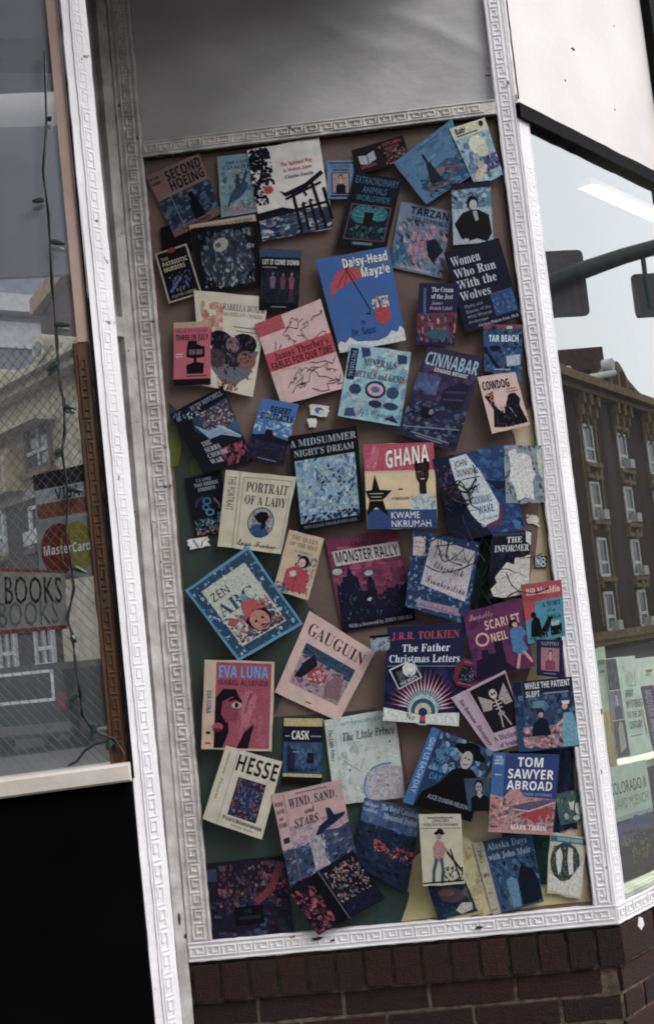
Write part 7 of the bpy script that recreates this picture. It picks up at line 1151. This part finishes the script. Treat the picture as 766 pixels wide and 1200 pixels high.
cover('large off white cover with a pale pink blue ringed planet, lower centre', [380, 844, 462, 829.3, 474, 934, 391.8, 943], 'b9bfb8', [
 ('B', 16, 0, 0, 1, 1, .2, ['bfc4bc', 'b2b9b4', 'c3c4b8']), ('L', '96a0a0', .006, [.13, 0, .13, 1]), ('T', 'The Little Prince', .035, .12, .1, .5, '22406a', 'I', 1), ('T', 'ANTOINE DE SAINT-EXUPERY', .22, .06, .92, .1, '4f8c96', 'S'), ('T', 'The Little Prince', .22, .18, .97, .28, '1e2c4c', 'I'),
 ('P', 'b3a8ac', [.5, 1, .44, .86, .5, .72, .62, .64, .8, .61, 1, .66, 1, 1]), ('L', '5f86a4', .022, [.48, .98, .44, .86, .49, .72, .6, .63, .74, .6, .86, .6]), ('L', '86a4b8', .03, [.53, .96, .5, .84, .56, .72, .64, .66]), ('B', 12, .5, .66, .95, .98, .1, ['b9acae', 'a9b0b4', 'c0b4b0']), ('E', .66, .78, .012, .01, '20283c'), ('E', .78, .84, .012, .01, '20283c'), ('E', .9, .74, .05, .02, '8aa0ae'), ('L', '7f9aac', .006, [.2, .5, .42, .64, .5, .5]), ('E', .88, .36, .012, .012, '3c5c84'), ('E', .28, .62, .012, .012, '3c5c84')])
cover('cream cover and spine with black capitals above an ornate red and blue panel, lower left', [266.4, 872.7, 332, 891, 308.4, 981.5, 239.4, 957.4], 'bdb5a4', [
 ('L', '8a8478', .008, [.24, 0, .24, 1]), ('T', 'HERMANN HESSE', .08, .06, .12, .36, '2c2a2c', 'S', 1), ('T', 'Pictures', .08, .42, .13, .7, '2c2a2c', 'S', 1), ('T', 'HESSE', .25, .06, .99, .27, '121218', 'B'), ('R', .36, .34, .84, .84, '27304e'), ('B', 46, .37, .35, .83, .83, .045, ['a0343c', '3a5c84', 'b05a50', '1b2240', '7f2c40', '5a80a0'], None, 2), ('R', .46, .44, .74, .74, '26365c'), ('B', 16, .46, .44, .74, .74, .05, ['2f5c86', '15203c', '47749a', '8c3c48'], 90, 2), ('T', "Pictor's Metamorphoses", .3, .86, .96, .91, '18181e', 'B'), ('T', 'and other fantasies', .46, .93, .84, .96, '3a3838', 'S')])
cover('navy cover with a red and white sunburst, right of centre', [453.8, 735, 544.7, 730, 536, 849.7, 448.7, 843], '15244c', [
 ('B', 16, 0, .36, 1, .8, .2, ['101c40', '1a2c58', '0e1836']), ('T', 'J.R.R. TOLKIEN', .06, .06, .93, .14, 'a8344e', 'R'), ('T', 'The Father', .2, .19, .82, .27, 'c9ccd4', 'R'), ('T', 'Christmas Letters', .04, .3, .96, .38, 'c9ccd4', 'R'), ('L', '8f94a8', .006, [.02, .42, .97, .42])]
 + [('P', _c, [.52+_a*math.cos(g-.05), .86-_a*.95*math.sin(g-.05)*.85, .52+_b*math.cos(g), .86-_b*.85*math.sin(g), .52+_a*math.cos(g+.05), .86-_a*.95*math.sin(g+.05)*.85]) for _a, _b, _c in ((.26, .5, '9c2f4a'), (.24, .42, 'c98a94'), (.2, .34, 'cfd0cc'), (.16, .27, '4f8f9c')) for g in [.12+.145*i for i in range(21)]]
 + [('E', .52, .86, .2, .16, 'a9b8b0'), ('E', .52, .87, .16, .125, '2e5c6c'), ('E', .52, .88, .11, .09, 'c0b7a0'), ('E', .52, .89, .06, .05, '23345a'), ('P', 'cfcdc6', [0, .86, .2, .88, .5, .92, .8, .88, 1, .87, 1, 1, 0, 1]), ('P', '27365a', [.49, .9, .55, .9, .56, 1, .48, 1]), ('E', .52, .95, .04, .03, 'a8344e'), ('T', 'No', .3, .905, .42, .975, '15151c', 'I')])
cover('tiny black and white photo slip at the left edge of the navy sunburst cover', [433.5, 745, 456.5, 743, 456.5, 761, 436, 764], '8d98a4', [('B', 18, 0, 0, 1, 1, .16, ['1c2230', 'b4bcc2', '4c5a6c'], 0, 2.5), ('R', 0, 0, 1, .16, '15161e')], 'photo slip', 'photo_slip', None)
cover('small tilted black and white card lying over the sunburst', [455.5, 784.5, 482.6, 771.6, 494, 793, 466.7, 807.6], 'b6b8bc', [('R', .05, .06, .95, .94, '17171e'), ('E', .7, .4, .26, .34, 'cfcfca'), ('P', '5b6068', [.2, .2, .45, .3, .4, .8, .18, .78]), ('B', 6, .1, .55, .9, .9, .12, ['3c3f48', '8d9096']), ('T', 'THE BEATS', .15, .78, .85, .9, 'c9c9c9')], 'card', 'printed_card', None)
cover('small maroon octagonal card with a crowned coat, between the navy sunburst cover and purple cover', [536, 769, 566, 777, 559, 808, 527, 801], '6a2440', [('T', 'YESTERDAY', .25, .08, .75, .15, 'b06a78'), ('P', '1b1c2c', [.25, .25, .75, .25, .82, .7, .6, .85, .4, .85, .18, .7]), ('B', 16, .26, .28, .74, .78, .07, ['5d6a80', '8a93a0', '2c3448']), ('R', .2, .88, .8, .91, 'a8607a')], 'card', 'printed_card', None,
 outline=[.2, 0, .8, 0, 1, .25, 1, .75, .8, 1, .2, 1, 0, .75, 0, .25])
cover('purple cover of a striding woman in a blue dress, right side', [540.7, 718, 605, 702, 624.5, 780, 556, 797], '6d2f5e', [
 ('B', 10, 0, 0, 1, 1, .25, ['75365f', '63285a']), ('P', '231b3c', [.0, 1, .08, .72, .18, .72, .18, .6, .3, .6, .3, .68, .42, .68, .42, .5, .56, .5, .56, .85, .7, .98]), ('T', 'Invisible', .08, .05, .5, .15, 'bf8f9c', 'C'), ('T', 'SCARLET', .32, .2, .95, .33, 'cfa99c', 'B'), ('E', .24, .45, .12, .1, 'cfa99c'), ('E', .24, .45, .085, .07, '6d2f5e'), ('T', 'NEIL', .38, .4, .68, .52, 'cfa99c', 'B'),
 ('P', '3a7ca4', [.7, .72, .72, .44, .8, .36, .94, .4, .96, .52, .9, .58, .96, .74, .84, .8]), ('E', .8, .33, .08, .055, '1a2030'), ('E', .83, .35, .045, .035, 'c79a90'), ('L', 'c79a94', .045, [.8, .78, .72, .96]), ('L', 'c79a94', .045, [.88, .76, .97, .92]), ('L', '3a7ca4', .05, [.9, .44, 1, .52])])
cover('red and teal cover with an inked desk scene, at the right frame', [607.6, 686, 654.4, 680, 659.5, 745, 616.4, 754.5], '3c8b9c', [
 ('P', 'b03a4e', [0, 0, 1, 0, 1, .3, .3, .32, .26, .6, 0, .62]), ('T', 'Bill Mauldin', .1, .08, .95, .2, 'd6c2b8', 'R'), ('T', 'A SORT', .46, .34, .94, .43, '15141c', 'R'), ('T', 'of a', .58, .46, .8, .53, '15141c', 'I'), ('T', 'SAGA', .56, .57, .92, .66, '15141c', 'R'), ('P', '14151e', [.1, .9, .14, .66, .26, .56, .36, .62, .4, .8, .6, .6, .7, .62, .5, .95]), ('R', .62, .76, .92, .94, '14161e'), ('E', .22, .54, .07, .05, '14151e'), ('R', .66, .7, .86, .78, 'a9b4b0'), ('B', 6, .05, .86, .95, .98, .08, ['14202c', '5fa0ac'])])
cover('tiny navy cover around a pink portrait, beside the right frame', [626, 749, 656.4, 750, 655.7, 794, 626, 790.6], '20234a', [('T', 'SAPPHO', .16, .05, .84, .16, '8f8aa4', 'R'), ('R', .16, .22, .86, .84, 'a9757e'), ('M', .52, .28, .54, 'cba098', '3c2030', '8a4a5c'), ('R', .25, .9, .75, .93, '7d7a98')])
cover('pink cover of a winged skeleton over black serif lettering, tilted lower right', [526.7, 816.7, 589.5, 784.5, 617, 868, 572.6, 879.5], 'b09aa6', [
 ('R', .32, .04, .98, .74, '1b1924'), ('R', .345, .06, .965, .72, '241f2a'), ('E', .66, .22, .07, .07, 'c0b4ac'), ('E', .64, .22, .018, .02, '1b1924'), ('E', .69, .22, .018, .02, '1b1924'), ('P', 'a89c96', [.6, .3, .4, .16, .36, .4, .52, .42]), ('P', 'a89c96', [.72, .3, .9, .14, .95, .42, .8, .42]), ('L', 'b9ada4', .03, [.66, .28, .66, .5]), ('L', 'b9ada4', .016, [.58, .33, .74, .33]), ('L', 'b9ada4', .016, [.58, .38, .74, .38]), ('L', 'b9ada4', .016, [.59, .43, .73, .43]), ('L', 'b9ada4', .025, [.64, .5, .58, .7]), ('L', 'b9ada4', .025, [.68, .5, .76, .7]), ('E', .66, .51, .07, .03, 'a0948e'),
 ('T', 'A Dictionary', .26, .78, .98, .87, '17141c', 'R'), ('T', 'of Symbolism', .3, .9, .99, .98, '17141c', 'R'), ('L', '8c7886', .008, [.28, 0, .26, 1]), ('T', 'Hans Biedermann', .08, .1, .16, .5, '3a3040', 'R', 1), ('T', 'Dictionary', .08, .55, .18, .9, '3a3040', 'R', 1)])
cover('cover with a nurse in pale blue and a seated man, by the right frame', [598, 799, 666, 792, 675, 872.7, 605, 879], '2b4668', [
 ('B', 24, 0, .2, 1, .7, .16, ['203454', '355a7e', '4c7490', '1a2846']), ('R', 0, 0, 1, .2, '17264a'), ('T', 'WHILE THE PATIENT', .2, .03, .96, .12, 'cfcdc8', 'B'), ('T', 'SLEPT', .2, .155, .44, .235, 'cfcdc8', 'B'), ('R', .5, .19, .92, .21, '8c94a4'), ('L', '3c5c84', .012, [.15, 0, .15, 1]), ('B', 30, .1, .66, .78, .98, .12, ['b08c90', '9c6c78', 'c0a49c', '8f7c8c', 'a8505c'], 20, 2.5),
 ('P', '17203a', [.24, .8, .28, .62, .4, .54, .52, .58, .56, .8]), ('E', .42, .48, .06, .055, '241c28'), ('E', .42, .5, .045, .04, 'b48c84'), ('P', '6fa0b0', [.74, .98, .76, .62, .8, .5, .94, .5, 1, .7, .98, .98]), ('E', .84, .38, .07, .06, '3a2028'), ('E', .83, .41, .05, .045, 'c79c90'), ('P', 'c9cdcc', [.78, .33, .92, .33, .9, .38, .8, .38]), ('L', 'c09a90', .04, [.78, .6, .66, .68]), ('R', .3, .3, .5, .4, '6a8698')])
cover('dark teal and navy vertical scraps under the lower right covers beside the cream paint', [596, 880, 640, 878, 650, 970, 610, 975], '14283a', [], 'paper scrap', 'paper_scrap', SCR)
cover('blue cover and spine, woman in a wide black hat and coat, lower right', [505.4, 850, 576, 878, 550, 960, 471.4, 937], '1c3c60', [
 ('P', '2a6da0', [0, 0, .13, 0, .15, 1, 0, 1]), ('T', 'GIVE US EACH DAY', .04, .12, .12, .85, 'a9c0cc', 'S', 1), ('B', 14, .16, 0, 1, .5, .16, ['5d8098', '39648a', '8aa2b0', '244870']), ('T', 'GIVE', .22, .14, .44, .26, '2f86b4', 'S'), ('T', 'US', .22, .29, .36, .38, '2f86b4', 'S'), ('T', 'EACH', .22, .41, .44, .5, '2f86b4', 'S'), ('T', 'DAY', .22, .53, .4, .62, '2f86b4', 'S'),
 ('P', '0f1018', [.16, 1, .2, .8, .4, .62, .5, .42, .62, .36, .8, .34, 1, .5, 1, 1]), ('E', .68, .13, .26, .07, '0f1018', 8), ('E', .68, .08, .14, .08, '0f1018'), ('E', .66, .24, .09, .12, 'b3a9a8'), ('E', .63, .22, .015, .012, '0f1018'), ('E', .69, .22, .015, .012, '0f1018'), ('L', '4a3038', .012, [.63, .3, .69, .3]), ('T', 'ALICE DUNBAR-NELSON', .3, .8, .9, .86, '9aa4b0', 'S')])
cover('small dark card of a woman in a collared dress overlapping the feathered hat cover', [542, 910, 574, 908.4, 576.6, 945.7, 547, 947.4], '3a5068', [('B', 8, 0, 0, 1, 1, .25, ['33485e', '486078']), ('M', .5, .06, .95, 'a79c9e', '14151e', '12131c'), ('P', 'a9abb0', [.38, .5, .5, .62, .64, .5, .56, .5, .5, .54, .44, .5])], 'card', 'printed_card', None)
cover('dark blue cover and spine of a mounted police parade in red jackets, lower centre', [427, 934, 493, 948, 477, 1046, 412, 1012], '1c2c48', [
 ('R', 0, 0, 1, .34, '3f5c84'), ('B', 12, 0, 0, 1, .36, .18, ['4d6c94', '35507a', '5c7ba0'], 0, 2), ('T', 'The Royal Canadian', .32, .03, .98, .11, 'a9b4c0', 'R'), ('T', 'Mounted Police', .38, .14, .98, .22, 'a9b4c0', 'R'), ('T', 'The Royal', .02, .05, .26, .1, 'a9b4c0', 'R'), ('T', 'Canadian', .02, .13, .26, .18, 'a9b4c0', 'R'), ('L', '5a7498', .01, [.3, 0, .3, .4]), ('B', 30, 0, .34, 1, .58, .08, ['15203a', '24405c', '0f1830', '2f4a58']), ('B', 10, .3, .52, 1, .66, .07, ['a0343e', '8c2c38', 'b24a4c'], 12, 1.8), ('B', 12, .3, .6, 1, .7, .04, ['c0b0a8', '1a1a28', '7f2c34'], 90, 2), ('B', 26, 0, .66, 1, 1, .12, ['101a30', '1d3450', '27425c'], 10, 4)])
cover('pink toned cover titled WIND, SAND and STARS with an aeroplane over dark hills, lower centre', [319.3, 929, 398.3, 912.6, 417.5, 996.6, 341.3, 1035], 'b39392', [
 ('B', 14, .16, .4, 1, .7, .2, ['a98e98', 'b89c98', '93839a'], 0, 3), ('P', '3c4a68', [.0, .62, .3, .66, .6, .56, .85, .6, 1, .56, 1, 1, 0, 1]), ('B', 34, 0, .62, 1, 1, .1, ['232c48', '5c6c8c', '8a8c9c', '171c34', '3a5070'], -8, 4), ('P', 'a89c9c', [.4, .6, .56, .5, .6, .98, .4, .98]), ('B', 12, .38, .6, .62, .98, .07, ['b9aca8', '7c88a0'], 90, 3),
 ('T', 'WIND, SAND,', .22, .09, .92, .2, '231f36', 'I'), ('T', 'and', .42, .235, .56, .3, '231f36', 'I'), ('T', 'STARS', .24, .33, .6, .43, '231f36', 'I'), ('P', '1c2648', [.58, .5, .72, .44, .72, .3, .78, .32, .82, .42, .98, .42, .96, .46, .8, .52, .66, .56, .54, .6, .5, .58]), ('T', 'WIND', .02, .1, .14, .15, '3a2c40', 'R'), ('T', 'SAND', .02, .18, .14, .23, '3a2c40', 'R'), ('T', 'and', .04, .26, .1, .3, '3a2c40', 'R'), ('T', 'STARS', .02, .33, .14, .38, '3a2c40', 'R'), ('R', .04, .5, .13, .56, '3a3448'), ('L', '9a7c84', .008, [.165, 0, .165, 1]), ('R', .34, .04, .8, .05, '6a5060')])
cover('dark painted crowd cover with a small black label, bottom left corner', [242, 1011.6, 332, 1002, 344.4, 1092, 250, 1103], '251e30', [
 ('B', 60, .12, .05, 1, .62, .09, ['6d3a48', '83565c', '2c2c48', '1b1a2c', '94706c', '3a4a62', '5a2c40'], 80, 2.5), ('B', 34, 0, .5, 1, 1, .13, ['1d2c44', '28223c', '3c5468', '151426', '4b2c40'], 20, 3), ('L', '7c3446', .09, [.95, .1, .8, .4, .6, .55]), ('R', .3, .6, .66, .84, '121119'), ('T', 'THE', .42, .64, .52, .69, '34435c', 'S'), ('T', 'AWAKENING', .36, .72, .62, .77, '34435c', 'S'), ('R', .0, .08, .12, .24, '35485c')])
cover('dark tilted cover with figures in red under pale street lights, bottom left of centre', [338, 1040, 413.4, 993.4, 451, 1050, 374, 1092], '191728', [
 ('P', '10101c', [.28, 0, .46, 0, .46, 1, .28, 1]), ('B', 24, 0, .1, .32, .98, .1, ['8c3c4a', 'a8545c', '3c2438', '6b3044', '23203a'], 70, 2.5), ('B', 50, .5, .08, .98, .7, .06, ['b0a49c', '5a5c74', '8c7c58', '2c2e48', 'b97c72', '3a4a6a'], 80, 2.5), ('R', .5, .72, .98, .98, '1d2038'), ('B', 8, .5, .74, .98, .96, .08, ['2c3350', '15162a'], 0, 3), ('L', '7c7c88', .01, [.47, 0, .47, 1])])
cover('large cream sheet remnant behind the ploughman card and blue photo strip, bottom right', [492, 952, 552, 985, 578, 1068, 520, 1076], 'b8ad86', [('B', 12, 0, 0, 1, 1, .25, ['bcb28c', 'aea27c', 'a3987a'])], 'paper scrap', 'paper_scrap', SCR, torn=.02)
cover('dark blue underwater photo strip with a coppery fish shape, at the bottom edge', [498, 1030, 543, 1028, 559, 1066, 513, 1077], '1b3148', [('B', 20, 0, 0, 1, 1, .18, ['244460', '16263c', '2f5568'], 10, 3), ('E', .5, .42, .34, .22, '5c4a54', 10), ('E', .42, .36, .2, .1, '7d6464'), ('P', '6b5458', [.78, .42, .96, .2, .94, .66]), ('P', 'b3aea4', [.5, .85, .7, .68, .95, .72, .9, .92, .6, .98])], 'photo strip', 'photo_strip', None)
cover('cream card of a ploughman leaning at his work, bottom right of centre', [490, 951, 538.4, 950.6, 543, 1031, 495, 1034], 'b7b09a', [
 ('R', .04, .02, .96, .17, 'bfb8a4'), ('R', .2, .045, .8, .06, '2c2c30'), ('T', 'LANGLAND', .3, .075, .72, .11, '1c1c22'), ('T', 'PIERS THE PLOUGHMAN', .1, .13, .92, .165, '1c1c22'), ('L', '3a3a3c', .008, [.03, .2, .97, .2]), ('E', .46, .27, .13, .03, '17171e'), ('E', .48, .24, .08, .035, '17171e'), ('E', .45, .32, .06, .045, 'a8847c'), ('P', 'ad7f7c', [.3, .66, .28, .46, .4, .36, .54, .4, .6, .5, .5, .68]), ('L', '31586c', .07, [.36, .64, .28, .8, .26, .95]), ('L', '31586c', .07, [.48, .64, .5, .8, .46, .96]), ('L', 'ad7f7c', .05, [.52, .44, .66, .56]), ('L', '1a1a22', .04, [.62, .54, .96, .82]), ('L', '1a1a22', .035, [.7, .5, .9, .94]), ('B', 14, .5, .74, .98, .96, .07, ['1d1d26', '4c5a60', '71604c'], -30, 3), ('L', '1a1a22', .02, [.02, .96, .98, .95])])
cover('blue cover with cream spine of a dark cliff under pale lettering, bottom right', [553, 987, 621.6, 973, 636, 1055, 576, 1071], '2c5274', [
 ('P', 'b3a994', [0, 0, .17, 0, .17, 1, 0, 1]), ('B', 34, .18, .25, 1, .98, .13, ['1d3854', '3f6a8c', '15243e', '517c98', '284c6c'], 60, 3), ('P', '131f38', [.62, .98, .62, .6, .7, .44, .9, .5, .98, .7, .98, .96]), ('P', '5f88a0', [.42, .98, .4, .6, .5, .55, .6, .62, .58, .98]), ('T', 'Alaska Days', .22, .04, .9, .14, '9fb4c2', 'R'), ('T', 'with John Muir', .2, .19, .93, .28, '9fb4c2', 'R'), ('T', 'HALL', .04, .12, .12, .3, '55504a', 'S', 1), ('T', '20.0', .03, .44, .14, .48, '35353a', 'B'), ('R', .03, .7, .13, .71, '55504a'), ('R', .03, .93, .13, .94, '55504a')])
cover('torn cream cover with two white ghostly tears, in the bottom right corner', [643.7, 975, 687, 980, 679, 1053, 640, 1046], 'b9b29c', [
 ('R', .02, .04, .98, .14, '3a708c'), ('T', 'GERTRUDE KASEBIER', .2, .06, .9, .115, 'a9b8b8'), ('E', .46, .45, .42, .32, '3d5458'), ('B', 34, .08, .2, .86, .78, .07, ['26363c', '5c7070', '7c6a52', '1c2a30', '8a8f80']), ('P', 'cfc9c0', [.18, .32, .3, .22, .38, .35, .36, .6, .3, .68, .22, .5]), ('P', 'cfc9c0', [.52, .2, .64, .22, .68, .45, .72, .62, .6, .64, .52, .4]), ('P', 'cdc6bc', [.0, .68, .2, .7, .4, .78, .62, .72, .8, .55, .96, .4, .98, .98, .02, .95])], torn=.015)
cover('small grey green card of a pale sitting child, near the lower right frame', [649, 930, 677.8, 924.7, 685, 961, 655.7, 967], '4c6a68', [('B', 16, 0, 0, 1, 1, .2, ['3f5c5c', '5d7a76', '34504c', '7c8a7a']), ('P', 'c9c9c0', [.48, .3, .58, .36, .72, .3, .66, .5, .6, .62, .5, .55]), ('E', .82, .6, .14, .2, 'c4c2b4'), ('E', .7, .86, .16, .08, 'b9b8aa'), ('E', .3, .75, .08, .1, '9fb0b4')], 'card', 'printed_card', None)
cover('blue and pink cover with big white capitals above a red boat shape, lower right', [575.3, 879.5, 652.3, 882, 643.8, 975, 569.8, 971], '1c3f78', [
 ('R', 0, 0, .19, 1, '27689c'), ('T', 'TOM', .04, .04, .15, .07, 'b9c4cc'), ('T', 'SAWYER', .03, .08, .17, .11, 'b9c4cc'), ('T', 'ABROAD', .03, .12, .17, .15, 'b9c4cc'), ('R', .05, .27, .15, .285, 'a9b9c0'), ('T', 'TOM', .38, .05, .78, .165, 'dcd8d2', 'B'), ('T', 'SAWYER', .24, .2, .94, .315, 'dcd8d2', 'B'), ('T', 'ABROAD', .24, .345, .94, .455, 'dcd8d2', 'B'), ('T', 'AND OTHER STORIES', .26, .49, .94, .525, '8c9cb4', 'S'),
 ('P', 'b98a86', [0, .52, .2, .56, .3, .46, .42, .44, .52, .54, 1, .56, 1, 1, 0, 1]), ('B', 40, 0, .56, 1, .96, .09, ['a9787c', 'c29c8c', '5f7c94', '8c4c5c', 'b98c84', '3c5878'], 0, 3), ('P', '6a5c78', [.34, .66, .62, .6, .95, .56, .96, .62, .66, .7, .4, .74]), ('P', 'a8283e', [.46, .78, .6, .7, .8, .68, .97, .64, .97, .8, .9, .74, .86, .86, .78, .76, .72, .88, .64, .82]), ('L', 'c8bcb0', .014, [.36, .7, .6, .72, .97, .6]), ('B', 10, .02, .6, .3, .86, .07, ['c9b2a0', '2c4870', 'b3505c']), ('T', 'MARK TWAIN', .34, .89, .9, .955, 'd9cfc4', 'B'), ('R', .03, .92, .14, .935, '5c3a48')])
# black marker scribbles running over the covers
sc = MB()
YS = -.003-.0021*max(l for f_, _, l in PLACED if f_ is PAN)-.0035
def scrib(pts, r=.0016):
    P = []
    q = random.Random(len(pts)*3+int(pts[0]))
    for i in range(0, len(pts), 2):
        x, z = PAN.px(pts[i], pts[i+1]); P.append(Vector((x, YS, z)))
    out = []
    for k in range(len(P)-1):
        a, b, c, d = P[max(k-1, 0)], P[k], P[k+1], P[min(k+2, len(P)-1)]
        for j in range(4):
            t = j/4; out.append(.5*((2*b)+(c-a)*t+(2*a-5*b+4*c-d)*t*t+(3*b-a-3*c+d)*t**3))
    out.append(P[-1]); sc.tube(out, [r*q.uniform(.6, 1.2) for _ in out], 5)
for p, r_ in (([513, 578, 530, 570, 548, 576, 560, 570], .002), ([520, 584, 536, 566, 550, 592, 530, 588, 524, 572, 545, 580, 556, 562], .003), ([552, 548, 556, 566, 548, 590, 560, 600], .0018), ([538, 566, 524, 590, 552, 586, 534, 570, 546, 596], .003),
              ([486, 622, 500, 640, 494, 660, 520, 672, 556, 660, 558, 648, 536, 640, 508, 642], .0018), ([497, 640, 530, 625, 545, 640, 520, 660, 512, 640], .0018), ([540, 640, 546, 660, 560, 640, 566, 620, 552, 612], .0013), ([515, 640, 518, 624, 528, 606, 522, 598], .0013),
              ([486, 620, 500, 612, 520, 620, 540, 612, 560, 628, 575, 650], .0012), ([561, 688, 575, 672, 590, 668, 600, 672], .0016), ([590, 672, 598, 688, 606, 694], .0016), ([592, 700, 604, 694, 622, 696, 640, 690], .0022), ([560, 690, 575, 712, 578, 718], .0016), ([598, 640, 612, 652, 622, 648], .0016), ([606, 656, 622, 654, 632, 650], .0016), ([528, 625, 522, 655, 540, 664], .0022), ([500, 600, 512, 630, 508, 655], .0012), ([556, 600, 540, 606, 552, 636, 566, 660], .0012), ([574, 634, 570, 660, 558, 690], .0012)):
    scrib(p, r_)
tag(sc.build('marker_scribble', M_ink), 'black marker scribble looping over the blue covers right of centre', 'scribble')
